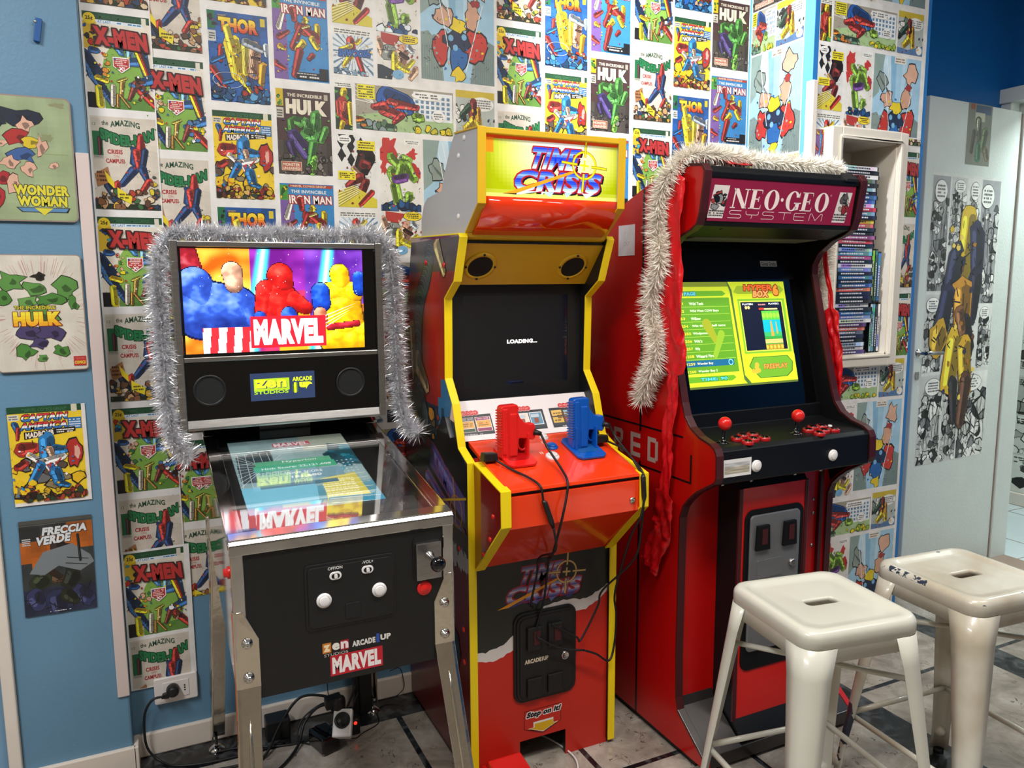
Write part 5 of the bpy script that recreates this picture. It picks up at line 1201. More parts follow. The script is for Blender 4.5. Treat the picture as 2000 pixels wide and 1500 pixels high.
# front panel fittings
b = MB()
for k, (e, d) in enumerate(((0, .003), (.006, .006))): b.prism(rr(.257+e, .447-e, .674+e, .814-e, .01), (0, YF, 0), (1, 0, 0), (0, 0, 1), (0, -1, 0), d)
cp = b.build('control_plate', 'black_satin', PB, bevel=.001)
MB().prism(rr(.337, .369, .689, .722, .004), (0, YF-.006, 0), (1, 0, 0), (0, 0, 1), (0, -1, 0), .002).build('square_recess', 'black_satin', cp, bevel=.0008)
for x, z in ((.294, .737), (.41, .739)):
    p = MB().lathe([(.0155, 0), (.0155, .003), (.0125, .0055), (.0115, .0055)], (x, YF-.006, z), (0, -1, 0), 28).build('round_button', 'plastic_white', cp)
    MB().lathe([(.011, .004), (.011, .0075), (.0095, .0085), (.0001, .008)], (x, YF-.006, z), (0, -1, 0), 28).build('button_cap', 'plastic_white', p)
for x, z in ((.319, .786), (.386, .788)):
    b = MB().prism(rr(x-.0125, x+.0125, z-.0085, z+.0085, .0083), (0, YF-.006, 0), (1, 0, 0), (0, 0, 1), (0, -1, 0), .003); q = b.build('slide_switch', 'plastic_white', cp, bevel=.001)
    MB().prism(rr(x-.0085, x+.0085, z-.0048, z+.0048, .0046), (0, YF-.0091, 0), (1, 0, 0), (0, 0, 1), (0, -1, 0), .0004).build('switch_slot', 'black_satin', q)
    MB().prism(rr(x-.003, x+.0035, z-.004, z+.004, .0018), (0, YF-.0093, 0), (1, 0, 0), (0, 0, 1), (0, -1, 0), .003).build('switch_tab', 'plastic_white', q)
A = Art(1); A.text('OFF/ON', .304, .799, .03, .0065, 'd8d8d4', bold=.02); A.text('-VOL+', .375, .801, .024, .0065, 'd8d8d4', bold=.02)
A.build('switch_lettering', (0, YF-.006, 0), (1, 0, 0), (0, 0, 1), 'print_matte', cp)
MB().prism(rr(.487, .522, .735, .842, .0165), (0, YF, 0), (1, 0, 0), (0, 0, 1), (0, -1, 0), .002).build('plunger_recess', 'black_rubber', PB)
pl = MB().box(.492, .549, YF-.012, YF-.001, .744, .826).build('plunger_plate', 'brushed_steel', PB, bevel=.002)
MB().lathe([(.011, 0), (.010, .006), (.007, .012), (.0055, .035), (.0055, .045)], (.521, YF-.012, .797), (0, -1, 0), 18).build('plunger_rod', 'chrome', pl)
MB().lathe([(.004, .042), (.012, .044), (.0165, .052), (.0165, .058), (.011, .066), (.0001, .068)], (.521, YF-.012, .797), (0, -1, 0), 24).build('plunger_knob', 'black_gloss', pl)
MB().lathe([(.0165, 0), (.0165, .002), (.013, .005), (.0115, .004), (.008, .0075), (.0001, .008)], (.512, YF, .722), (0, -1, 0), 28).build('launch_button', 'plastic_red', PB)
for sx, x in ((-1, X0), (1, X1)):
    MB().lathe([(.013, 0), (.013, .003), (.009, .004), (.009, .010), (.0001, .011)], (x, 1.60, .80), (sx, 0, 0), 20).build('flipper_button', 'plastic_red', PB)
A = Art(24)
A.rect(.288, .619, .306, .641, 'c87828'); A.text('z', .290, .622, .014, .015, 'f0d8b0', bold=.06); A.text('e', .308, .622, .016, .016, 'e8e0d8', bold=.05); A.rect(.325, .619, .343, .641, '9a1c24'); A.text('n', .326, .622, .016, .016, 'f0dcdc', bold=.05)
A.text('STUDIOS', .291, .611, .05, .006, 'c8c0b8')
A.text('ARCADE', .35, .621, .05, .013, 'd8d2cc', bold=.06); A.rect(.402, .62, .409, .64, '2c4c9c'); A.text('UP', .411, .623, .023, .013, 'd8d2cc', bold=.06)
A.rect(.303, .566, .415, .611, 'b81c2c'); A.text('MARVEL', .307, .57, .104, .037, 'ece4e0', bold=.06)
A.build('front_logos', (0, YF, 0), (1, 0, 0), (0, 0, 1), 'print_matte', PB)

# folded sheet legs
def leg(cx, cy, sx, sy, zt, fx, fy):
    """corner leg: hugs the cabinet corner (cx, cy), lower end stands at (fx, fy)"""
    rows = []
    zs = [zt, zt-.012, zt-.06, zt-.16, zt-.21, .40, .2, .035]
    for i, z in enumerate(zs):
        if z >= zt-.17: x, y = cx, cy
        else: t = (zt-.17-z)/(zt-.17); x, y = cx+(fx-cx)*t, cy+(fy-cy)*t
        wf = [.018, .022, .044, .044, .042, .040, .038, .036][i]; ws = [.012, .016, .036, .036, .036, .036, .034, .032][i]
        P = [(x+sx*.002, y-sy*ws), (x+sx*.005, y-sy*.004), (x+sx*.003, y+sy*.003), (x-sx*.004, y+sy*.005), (x-sx*wf, y+sy*.004)]
        Q = [(x-sx*.002, y-sy*ws), (x-sx*.001, y-sy*.004), (x-sx*.002, y-sy*.0015), (x-sx*.004, y), (x-sx*wf, y)]
        rows.append([(a, b_, z) for a, b_ in P+Q[::-1]])
    b = MB(); n = 10; vs = [p for r in rows for p in r]
    b.add(vs, [(j*n+i, j*n+(i+1) % n, (j+1)*n+(i+1) % n, (j+1)*n+i) for j in range(len(rows)-1) for i in range(n)]+[tuple(range(n-1, -1, -1)), tuple(range(n*(len(rows)-1), n*len(rows)))], False)
    lg = b.build('leg', 'chrome_legs', PB, bevel=.0012)
    if sy < 0:
        for dz in (.066, .138):
            MB().lathe([(.011, 0), (.0105, .003), (.006, .005), (.006, .009), (.0035, .010), (.0001, .0085)], (cx-sx*.021, cy+sy*.005, zt-dz), (0, sy, 0), 18).build('bolt', 'chrome', lg)
        t0, t1 = .35, .95
        rb = MB(); pts = []
        for k in range(9):
            z = zt-.22-(zt-.3)*k/9; t = (zt-.17-z)/(zt-.17); pts.append((cx+(fx-cx)*t-sx*.02, cy+(fy-cy)*t+sy*.0045, z))
        rb.tube(pts, [.001, .004, .0045, .0045, .0045, .0045, .0045, .0045, .0045], 8).build('pressed_rib', 'chrome_legs', lg)
    MB().lathe([(.0045, .012), (.0045, .045)], (fx-sx*.012, fy-sy*.012, 0), (0, 0, 1), 12).lathe([(.024, 0), (.024, .004), (.014, .010), (.008, .014), (.0001, .014)], (fx-sx*.012, fy-sy*.012, 0), (0, 0, 1), 20).build('leveller', 'chrome', lg)
    return lg
leg(X0, YF, -1, -1, .742, .098, 1.37)
leg(X1, YF, 1, -1, .748, .605, 1.37)
leg(X0, 2.24, -1, 1, .74, .10, 2.325)
leg(X1, 2.24, 1, 1, .74, .60, 2.325)
# ================================================================ red upright cabinet
NG = thing('arcade_cabinet', (1.633, 1.95, 0), 'large red NEO-GEO arcade cabinet with green game menu on its screen', 'arcade machine')
SIDE = [(2.30, .02), (2.30, 1.45), (2.02, 1.612), (1.90, 1.654), (1.79, 1.684), (1.70, 1.692), (1.648, 1.686), (1.635, 1.668), (1.638, 1.640), (1.652, 1.560), (1.664, 1.530), (1.688, 1.516), (1.735, 1.500), (1.785, 1.465), (1.806, 1.430), (1.806, 1.40), (1.79, 1.345),
        (1.758, 1.226), (1.724, 1.11), (1.706, 1.045), (1.692, 1.01), (1.668, .982), (1.63, .962), (1.585, .951), (1.566, .940), (1.557, .922), (1.555, .862), (1.562, .846), (1.582, .834), (1.636, .802), (1.668, .775), (1.69, .75), (1.703, .715), (1.704, .60), (1.706, .30), (1.702, .17), (1.692, .135), (1.57, .047), (1.57, .02)]
for x0, x1 in ((1.337, 1.356), (1.912, 1.931)):
    MB().prism_x(SIDE, x0, x1).build('side_panel', 'ng_red', NG)
for x0, x1 in ((1.3345, 1.3585), (1.9095, 1.9335)):
    m = MB(); line = SIDE[4:37]
    m.band_x(line, -.001, .0028, x0, x1)
    for a, b_ in ((x0+.001, x0+.0045), (x0+.009, x0+.0135), (x1-.0045, x1-.001)): m.band_x(line, .002, .0062, a, b_)
    m.build('edge_molding', 'ng_molding', NG, bevel=.0008)
for x0, x1 in ((1.3562, 1.3575), (1.9105, 1.9118)):
    MB().prism_x([(y+.007 if y < 2 else y-.004, z+(.006 if z < .9 else -.004)) for y, z in SIDE[1:32]]+[(1.72, .84), (2.29, .84)], x0, x1).build('inner_lining', 'ng_black', NG)
MB().prism_x([(2.295, .03), (2.295, 1.445), (2.28, 1.44), (2.28, .03)], 1.356, 1.912).build('back_panel', 'ng_black', NG)
MB().prism_x([(2.295, 1.445), (2.02, 1.606), (1.79, 1.68), (1.68, 1.688), (1.68, 1.678), (1.79, 1.668), (2.02, 1.594), (2.285, 1.435)], 1.356, 1.912).build('top_panel', 'ng_black', NG)
MB().prism_x([(1.70, 1.690), (1.655, 1.684), (1.642, 1.668), (1.644, 1.652), (1.66, 1.652), (1.70, 1.68)], 1.356, 1.912).build('sign_top_bar', 'ng_black', NG, bevel=.003)
MB().obox((1.872, 1.648, 1.677), (1, 0, 0), (0, .8, .6), (0, -.6, .8), .022, .016, .0045).build('tape_patch', 'kick_metal', NG)
# sign
m0, m1 = V3((0, 1.648, 1.652)), V3((0, 1.664, 1.541)); mu = (m0-m1); MH = mu.length
MB().prism_x([(1.6495, 1.652), (1.6655, 1.541), (1.68, 1.541), (1.67, 1.655)], 1.356, 1.912).build('sign_panel', 'ng_black', NG)
A = Art(31); SWD = .535
A.rect(0, 0, SWD, MH, '8c1c3c'); A.rect(SWD-.008, 0, SWD, MH, '9a1430')
for k, x in enumerate((.004, .457)):
    A.z = .00004; s_ = .0
    P = [(x, .008), (x+.052, .008), (x+.067, MH-.018), (x+.017, MH-.018)] if k else [(x-.004, .008), (x+.048, .008), (x+.062, MH-.018), (x+.010, MH-.018)]
    A.poly(P, 'd8d0cc'); keep = A.clips; A.clips = [P]
    if k == 0:
        A.crowd(x+.01, .035, .04, .05, ['2a2c2e', '8a8c8c', '16181a', 'a03a34', 'e8e4e0'], 16, .01, 1); A.lines(x, .012, .05, .018, 3, '444444')
    else:
        A.crowd(x+.015, .04, .04, .045, ['a8948a', '8a2c2c', 'c8b8ac', '5a5450'], 12, .01, 1); A.lines(x, .012, .055, .022, 3, '303434')
    A.clips = keep
def serif(A, ch, x, y, w, h, c):
    """slanted serif capitals drawn from strokes"""
    sl_ = .12; t = w*.30; q = w*.10; sf = h*.05
    def P(pts): A.poly([(x+a*w+sl_*b_*h, y+b_*h) for a, b_ in pts], c, lift=False)
    k = t/w
    if ch == 'N':
        P([(.08, .0), (.16, 0), (.16, 1), (.08, 1)]); P([(.0, 1), (.3, 1), (.98, 0), (.72, 0)]); P([(.84, 0), (.92, 0), (.92, 1), (.84, 1)])
        P([(-.04, 0), (.28, 0), (.28, .05), (-.04, .05)]); P([(.7, .95), (1.04, .95), (1.04, 1), (.7, 1)])
    if ch == 'E':
        P([(.12, 0), (.12+k, 0), (.12+k, 1), (.12, 1)]); P([(0, 0), (.92, 0), (.92, .05), (0, .05)]); P([(0, .95), (.88, .95), (.88, 1), (0, 1)])
        P([(.84, 0), (.92, 0), (.92, .26)]); P([(.8, 1), (.88, 1), (.88, .76)]); P([(.4, .48), (.7, .48), (.7, .54), (.4, .54)]); P([(.64, .38), (.7, .38), (.7, .64), (.64, .64)])
    if ch in 'OGC':
        n = 30; g0, g1 = (0, n) if ch == 'O' else (2, n-3)
        for i in range(g0, g1):
            a, b_ = 2*PI*i/n, 2*PI*(i+1)/n
            def r(an): return (.5+.5*math.cos(an), .5+.53*math.sin(an)), (.5+.22*math.cos(an), .5+.48*math.sin(an))
            (p0, q0), (p1, q1) = r(a), r(b_); P([p0, p1, q1, q0])
        if ch == 'G': P([(.72, .02), (.98, .06), (.98, .42), (.72, .42)]); P([(.6, .38), (1.1, .38), (1.1, .43), (.6, .43)]); P([(.88, .7), (.94, .7), (.94, 1), (.88, .9)])
A.z += A.DZ
xx = .075
for ch, w_ in (('N', .055), ('E', .046), ('O', .052), ('.', .013), ('G', .052), ('E', .046), ('O', .052)):
    if ch == '.': A.ell(xx+.008, .064, .005, .005, 'eedcd8')
    else: serif(A, ch, xx, .036, w_, .052, 'eedcd8')
    xx += w_+.0065
A.text('®', xx+.0, .08, .006, .006, 'd8b0b0')
def stroke(pts, w_):
    for (a, b_), (c, d) in zip(pts, pts[1:]): A.line(a, b_, c, d, w_, 'eac8c8')
y0, y1, hh = .0085, .0305, .0195
x = .073; u_ = .049
def L_(pts): stroke([(x+a*u_, .010+b_*hh) for a, b_ in pts], .0017)
for ch in 'SYSTEM':
    if ch == 'S': L_([(.85, 1), (.12, 1), (.02, .85), (.02, .65), (.12, .5), (.75, .5), (.85, .38), (.85, .15), (.75, 0), (-.08, 0)])
    if ch == 'Y': L_([(0, 1), (0, .65), (.1, .5), (.8, .5)]); L_([(.9, 1), (.9, .6), (.8, .5)]); L_([(.45, .5), (.4, 0)])
    if ch == 'T': L_([(0, 1), (.95, 1)]); L_([(.48, 1), (.42, 0)])
    if ch == 'E': L_([(.9, 1), (.1, 1), (.02, .85), (.0, .12), (.08, 0), (.82, 0)]); L_([(.04, .5), (.8, .5)])
    if ch == 'M': L_([(0, 0), (.06, .9), (.12, 1), (.2, 1), (.5, .05), (.9, 1), (1, 1), (1.04, .9), (.98, 0)])
    x += u_+.0095
A.build('sign_print', (1.367, m1.y, m1.z), (1, 0, 0), mu, 'print_matte', NG, lift=.0006)
MB().prism_x([(1.664, 1.541), (1.672, 1.528), (1.745, 1.503), (1.752, 1.51), (1.68, 1.545)], 1.356, 1.912).build('sign_bottom_bar', 'ng_black', NG, bevel=.002)
for x in (1.44, 1.82): MB().lathe([(.004, 0), (.003, .002), (.0001, .0025)], (x, 1.69, 1.5215), (0, -.3, -1), 10).build('screw', 'kick_metal', NG)
# grille under the head
MB().prism_x([(1.752, 1.502), (1.84, 1.497), (1.84, 1.507), (1.752, 1.51)], 1.40, 1.87).build('speaker_grille', 'grill_grey', NG)
MB().prism_x([(1.745, 1.507), (1.885, 1.500), (1.885, 1.52), (1.745, 1.52)], 1.356, 1.912).build('head_underside', 'ng_black', NG)
# monitor
def mp(z, d=0): return V3((0, 1.77+(z-1.07)*.2606+d, z))
MB().prism_x([tuple(mp(1.52, .004))[1:], tuple(mp(.975, .004))[1:], tuple(mp(.975, .03))[1:], tuple(mp(1.52, .03))[1:]], 1.356, 1.912).build('monitor_panel', 'ng_black', NG)
MB().prism_x([tuple(mp(1.385, .0))[1:], tuple(mp(1.0, .0))[1:], tuple(mp(1.0, .006))[1:], tuple(mp(1.385, .006))[1:]], 1.372, 1.896).build('monitor_glass', 'glass_black', NG)
mu2 = (mp(1.5)-mp(1.0)).normalized(); VH = (mp(1.378)-mp(1.068)).length
A = Art(32); A.push(0, 0, .42, VH); A.T = (0, 0, .42, VH); asp = VH/.42
A.rect(0, 0, 1, 1, 'c4d428'); A.rect(0, 0, 1, .02, '5a6a2c'); A.rect(0, .955, .46, 1, '7a8a24')
# left list
A.poly([(.0, .92), (.43, .92), (.47, .88), (.47, .04), (0, .04)], 'd0dc30'); A.rect(0, .14, .455, .85, '5e9a24'); A.poly([(0, .865), (.4, .865), (.43, .885), (.4, .915), (0, .915)], '66a824')
A.text('PAGE', .06, .872, .1, .034, '6ad8e0', out='1c5a78', bold=.05, ow=.003); A.ell(.035, .889, .015, .02, 'e8f090')
rows = ['51 Wild Tank', '52 Wild West COW Boys', '53 Willow', '254 Win the baseball game', '1255 Windjammers', '1256 Wit’s', '1257 Wiz', '1258 Wizard Fire', '1259 Wonder Boy', '1260 Wonder Boy 2']
for i, t_ in enumerate(rows):
    y = .785-.0705*i; nm, rest = t_.split(' ', 1)
    if i == 8: A.rect(0, y-.016, .42, y+.042, '20648c'); A.ring(.39, y+.012, .022, .022/asp, .3, '8adcf0')
    A.text(nm, .0, y, .017*len(nm)+.005, .024, 'e4d040', bold=.03); A.text(rest, .09, y-.004, .0142*len(rest), .028, 'e8f4d8' if i != 8 else 'f4e8c8', bold=.02)
    if i != 8: A.rect(0, y-.022, .44, y-.018, 'a8cc48')
A.limb(.22, .6, .3, .4, .04, .02, '9aa428', None, asp); A.limb(.26, .3, .34, .5, .02, .03, '8cb430', None, asp)
A.poly([(.0, .06), (.38, .06), (.42, .085), (.4, .11), (0, .115)], '66a824'); A.text('TIME: 90', .1, .07, .24, .03, '5ad0d8', out='2c6a30', bold=.04, ow=.003)
# right side
A.poly([(.46, 1), (.49, .92), (.5, .1), (.54, .04), (.56, 0), (.53, 0), (.49, .06), (.47, .9), (.45, 1)], '4c6a34'); A.rect(.53, .3, .98, .83, '7ab030'); A.rect(.545, .318, .955, .81, 'd8ec50'); A.rect(.553, .328, .947, .80, '14182a')
A.rect(.74, .33, .91, .71, '3c9c40'); A.rect(.74, .33, .91, .38, 'b08830'); A.rect(.74, .39, .91, .43, 'e0c070'); A.rect(.74, .5, .91, .62, '18b4c4'); A.rect(.74, .46, .91, .5, '3cb468'); A.poly([(.74, .62), (.91, .62), (.91, .71), (.74, .71)], '5cc040')
for i in range(5): A.ell(.758+.034*i, .665, .016, .028, '98e040', 10); A.ell(.752+.036*i, .355, .012, .02, 'f0c040', 10)
A.poly([(.805, .46), (.835, .46), (.825, .61), (.812, .61)], 'd0a048'); A.poly([(.86, .48), (.875, .48), (.87, .6), (.862, .6)], 'd0a048'); A.rect(.75, .72, .9, .735, 'e8d890'); A.rect(.72, .72, .77, .74, 'd03830'); A.ell(.6, .745, .012, .016, 'f0d080', 10); A.ell(.625, .745, .012, .016, 'f0d080', 10)
A.text('PLAYER1', .57, .77, .1, .017, 'e8f0f8', bold=.04); A.text('ROUND', .72, .765, .07, .015, 'f0a0a8', bold=.04); A.text('PLAYER2', .82, .77, .1, .017, 'e8f0f8', bold=.04)
A.poly([(.5, .9), (.54, .96), (.95, .96), (.99, .92), (.95, .88), (.54, .88)], '94ac28'); A.text('HYPER', .6, .91, .28, .06, 'e86a28', out='7a1c10', bold=.05, slant=.1, ow=.005); A.text('BOX', .68, .845, .15, .065, 'f0a860', out='8a2414', bold=.06, slant=.15, ow=.005); A.text('6', .88, .86, .055, .11, 'f09830', out='8a2414', bold=.08, ow=.006)
A.poly([(.5, .28), (.56, .06), (.6, .02), (1, .02), (1, .28)], 'c8d82c'); A.poly([(.55, .18), (.6, .265), (.93, .265), (.975, .2), (.96, .11), (.9, .06), (.64, .06)], '3c6a20'); A.poly([(.558, .18), (.605, .26), (.925, .26), (.967, .2), (.952, .115), (.895, .066), (.645, .066)], '6ca82c')
A.text('FREEPLAY', .69, .145, .23, .045, 'f0a04c', out='8a5a1c', bold=.03, ow=.003)
for x, y in ((.585, .13), (.61, .125), (.635, .135), (.62, .165), (.625, .19)): A.ell(x, y, .02, .022, 'e0b038', 12)
A.pop()
A.build('menu_picture', tuple(V3((1.412, 0, 0))+mp(1.068)), (1, 0, 0), mu2, 'print_menu', NG, lift=.0006)
for x, w_, t_ in ((1.375, .07, 'Freeplay'), (1.752, .068, 'Gioca Gratis')):
    A = Art(1); A.rect(0, 0, w_, .018, 'd8dada'); A.text(t_, .004, .003, w_-.008, .012, '22262a', bold=.02)
    A.build('paper_label', tuple(V3((x, 0, 0))+mp(1.425, .0035)), (1, 0, 0), mu2, 'print_matte', NG)
# control deck
MB().prism_x([(1.747, 1.0), (1.742, .957), (1.575, .94), (1.562, .93), (1.56, .843), (1.60, .83), (1.66, .83), (1.77, .95), (1.765, 1.0)], 1.356, 1.912).build('control_deck', 'ng_black', NG, bevel=.003)
def cz(y): return .94+(y-1.575)*.102
NN = V3((0, -.1, .995))
for (x, y) in ((1.405, 1.615), (1.672, 1.615)):
    c = V3((x, y, cz(y)))
    j = MB().lathe([(.018, 0), (.018, .002), (.012, .0035), (.006, .006), (.005, .03), (.0045, .036)], c, NN, 18).build('joystick', 'black_gloss', NG)
    MB().ball(c+NN*.053, .0185).build('ball_top', 'plastic_red', j)
for x0 in (1.455, 1.722):
    for (dx, y) in ((0, 1.612), (.036, 1.628), (.072, 1.628), (.006, 1.575), (.042, 1.592), (.080, 1.590)):
        c = V3((x0+dx, y+.006, cz(y+.006)))
        p = MB().lathe([(.0165, 0), (.0165, .006), (.014, .0095), (.012, .0095), (.0115, .006)], c, NN, 22).build('push_button', 'plastic_red_dark', NG)
        MB().lathe([(.0115, .006), (.0112, .010), (.0085, .0105), (.0001, .0095)], c, NN, 22).build('button_cap', 'black_gloss', p)
for (x, z) in ((1.475, .882), (1.762, .882)):
    p = MB().lathe([(.0165, 0), (.0165, .004), (.0135, .006), (.012, .006)], (x, 1.5605, z), (0, -1, 0), 28).build('start_button', 'plastic_white', NG)
    MB().lathe([(.0118, .004), (.0118, .008), (.010, .009), (.0001, .009)], (x, 1.5605, z), (0, -1, 0), 28).build('button_cap', 'plastic_white', p)
MB().lathe([(.006, 0), (.006, .004), (.0001, .005)], (1.835, 1.64, cz(1.64)), NN, 14).build('side_button', 'plastic_white', NG)
A = Art(33); A.rect(0, 0, .098, .048, 'e4e2e0'); A.grid(14, 8, lambda u, v: (0, 0, 0)) if False else None
A.push(.006, .008, .086, .030); A.grid(16, 8, lambda u, v: tuple(int(k*(.9+.2*noise.noise(V3((u*3, v*8, 1))))) for k in ((196, 186, 166) if v < .62 else (206, 206, 206)))); A.pop()
A.build('instruction_label', (1.359, 1.5598, .861), (1, 0, 0), (0, 0, 1), 'print_matte', NG)
for i in range(4): MB().lathe([(.005, 0), (.004, .002), (.0001, .003)], (1.37+.10*i+.06*(i > 1), 1.572, .838), (0, -.5, -1), 12).build('screw', 'brushed_steel', NG)
# lower front
MB().box(1.356, 1.912, 1.712, 1.724, .10, .845).build('front_panel', 'ng_red', NG)
MB().prism_x([(1.62, .835), (1.77, .80), (1.77, .84), (1.66, .845)], 1.356, 1.912).build('deck_underside', 'ng_red', NG)
TX0, TX1, TY = 1.476, 1.738, 1.622
MB().prism_x([(1.713, .80), (1.634, .815), (TY+.003, .80), (TY+.003, .11), (1.58, .06), (1.713, .06)], TX0+.003, TX1-.003).build('coin_tower', 'ng_black', NG)
MB().box(TX0+.004, TX1-.004, TY, TY+.004, .10, .80).build('tower_front', 'ng_red_bright', NG)
for x0, x1 in ((TX0, TX0+.012), (TX1-.012, TX1)): MB().box(x0, x1, TY-.004, TY+.006, .10, .802).build('tower_molding', 'ng_molding', NG, bevel=.002)
cdn = MB().prism(rr(1.497, 1.722, .25, .735, .03), (0, TY, 0), (1, 0, 0), (0, 0, 1), (0, -1, 0), .004).build('coin_door_frame', 'ng_black', NG, bevel=.002)
cd2 = MB().prism(rr(1.512, 1.700, .31, .72, .014), (0, TY-.004, 0), (1, 0, 0), (0, 0, 1), (0, -1, 0), .008).build('coin_door', 'ng_metal', NG, bevel=.003)
for x in (1.553, 1.655):
    MB().prism([(-.026, -.038), (.026, -.038), (.022, .036), (-.022, .036)], (x, TY-.012, .655), (1, 0, 0), (0, 0, 1), (0, -1, 0), .01).build('coin_chute', 'ng_black', cd2, bevel=.002)
    MB().box(x-.008, x+.012, TY-.0235, TY-.022, .635, .68).build('coin_window', 'ng_molding', cd2)
    MB().prism(rr(x-.026, x+.026, .40, .462, .003), (0, TY-.012, 0), (1, 0, 0), (0, 0, 1), (0, -1, 0), .004).build('return_flap', 'ng_black', cd2, bevel=.001)
MB().prism(rr(1.54, 1.635, .53, .585, .005), (0, TY-.012, 0), (1, 0, 0), (0, 0, 1), (0, -1, 0), .0015).build('name_plate', 'ng_metal', cd2, bevel=.001)
MB().lathe([(.012, 0), (.012, .006), (.009, .009), (.003, .009), (.0001, .007)], (1.672, TY-.012, .56), (0, -1, 0), 20).build('key_lock', 'brushed_steel', cd2)
MB().box(1.875, 1.889, 1.700, 1.712, .14, .80).build('front_molding', 'ng_molding', NG)
for z in (.70, .655, .55, .44): MB().lathe([(.006, 0), (.005, .003), (.0001, .004)], (1.86, 1.712, z), (0, -1, 0), 12).build('rivet', 'brushed_steel', NG)
# kick plates and plinth
for x0, x1 in ((1.358, 1.475), (1.739, 1.91)):
    MB().prism_x([(1.712, .165), (1.70, .14), (1.574, .05), (1.58, .04), (1.712, .13)], x0, x1).build('kick_plate', 'kick_metal', NG, bevel=.001)
MB().box(1.36, 1.908, 1.575, 1.712, .012, .052).build('plinth', 'kick_metal', NG, bevel=.002)
MB().box(1.345, 1.923, 1.62, 2.29, 0, .02).build('base_frame', 'black_rubber', NG)
MB().band_x([(1.694, .138), (1.568, .048)], -.001, .007, 1.334, 1.3585).build('corner_guard', 'kick_metal', NG, bevel=.001)
# side graphics: black lines and light block letters
A = Art(34); fy = lambda y: 2.30-y
A.rect(fy(1.912), .02, fy(1.902), .838, '141012'); A.rect(fy(1.912), .93, fy(1.902), 1.648, '141012')
A.rect(fy(2.3), .945, fy(1.735), .951, '141012'); A.rect(fy(2.3), .822, fy(1.66), .828, '141012'); A.rect(fy(1.668), .822, fy(1.66), .905, '141012'); A.rect(fy(1.74), .945, fy(1.70), .951, '141012')
c = 'b4988c'
def blk(x, ch):
    w_, h, t = .052, .074, .014; y = .847
    if ch in 'RED':
        A.rect(x, y, x+t, y+h, c)
    if ch == 'E':
        for k in (0, .03, .06): A.rect(x+t*.6, y+k, x+w_, y+k+t, c)
    if ch == 'R': A.rect(x+t*.5, y+h-t, x+w_-.006, y+h, c); A.rect(x+w_-t, y+.038, x+w_, y+h-.006, c); A.rect(x+t*.5, y+.03, x+w_-.006, y+.03+t, c); A.poly([(x+.022, y+.032), (x+.036, y+.032), (x+w_+.004, y), (x+w_-.014, y)], c)
    if ch == 'D': A.rect(x+t*.5, y+h-t, x+w_-.01, y+h, c); A.rect(x+t*.5, y, x+w_-.01, y+t, c); A.rect(x+w_-t, y+.008, x+w_, y+h-.008, c)
    if ch == 'T': A.rect(x, y+h-t, x+w_, y+h, c); A.rect(x+w_/2-t/2, y, x+w_/2+t/2, y+h, c)
    if ch == 'H': A.rect(x, y, x+t, y+h, c); A.rect(x+w_-t, y, x+w_, y+h, c); A.rect(x, y+.03, x+w_, y+.03+t, c)
blk(fy(2.19)-.052, 'H'); blk(fy(2.135), 'E'); blk(fy(2.052), 'R'); blk(fy(1.958), 'E'); blk(fy(1.868), 'D'); blk(fy(2.25)-.05, 'T')
A.build('side_stripes', (1.337, 2.30, 0), (0, -1, 0), (0, 0, 1), 'print_gloss', NG)
A = Art(2); A.rect(0, 0, .088, .092, 'dcdadc'); A.line(.03, .06, .04, .074, .0008, 'a8a8ac'); A.text('OUT', .03, .03, .034, .012, 'b0b0b4')
A.build('paper_note', (1.3365, 2.039, 1.459), (0, -1, 0), (0, 0, 1), 'print_paper', NG)
# ================================================================ tinsel, ribbons
def tinsel(name, path, R, n, m, label, seed, wd=.0009, core=.004, up=None):
    jr = random.Random(seed); P = spline(path, 12); seg = [(P[i], P[i+1]) for i in range(len(P)-1)]; L_ = [(b-a).length for a, b in seg]; T_ = sum(L_); cum = [0]
    for l in L_: cum.append(cum[-1]+l)
    b = MB(); vs = []; fs = []
    for k in range(n):
        t = jr.random()*T_; i = 0
        while cum[i+1] < t: i += 1
        a, c = seg[i]; u = (t-cum[i])/max(L_[i], 1e-9); p = a+(c-a)*u; d = (c-a).normalized()
        q = d.orthogonal().normalized(); an = jr.uniform(0, 2*PI); q = Matrix.Rotation(an, 3, d) @ q
        q = (q+d*jr.uniform(-.55, .55)).normalized(); rr_ = R(t/T_)*jr.uniform(.55, 1.1)
        bend = V3((jr.uniform(-1, 1), jr.uniform(-1, 1), jr.uniform(-1.2, .4)))*.22
        p1 = p+q*rr_*.5+bend*rr_*.3; p2 = p+(q+bend).normalized()*rr_; s_ = q.cross(V3((jr.uniform(-1, 1), jr.uniform(-1, 1), jr.uniform(-1, 1)))).normalized()*wd*jr.uniform(.7, 1.4)
        o = len(vs); vs += [p-s_, p+s_, p1+s_, p1-s_, p2]; fs += [(o, o+1, o+2, o+3), (o+3, o+2, o+4)]
    b.add(vs, fs, False); b.tube(P, core, 6)
    me = bpy.data.meshes.new(name); me.from_pydata(b.v, [], b.f); me.materials.append(MATS[m])
    o = bpy.data.objects.new(name, me); link(o, None, (0, 0, 0)); return tag(o, label, 'tinsel garland')
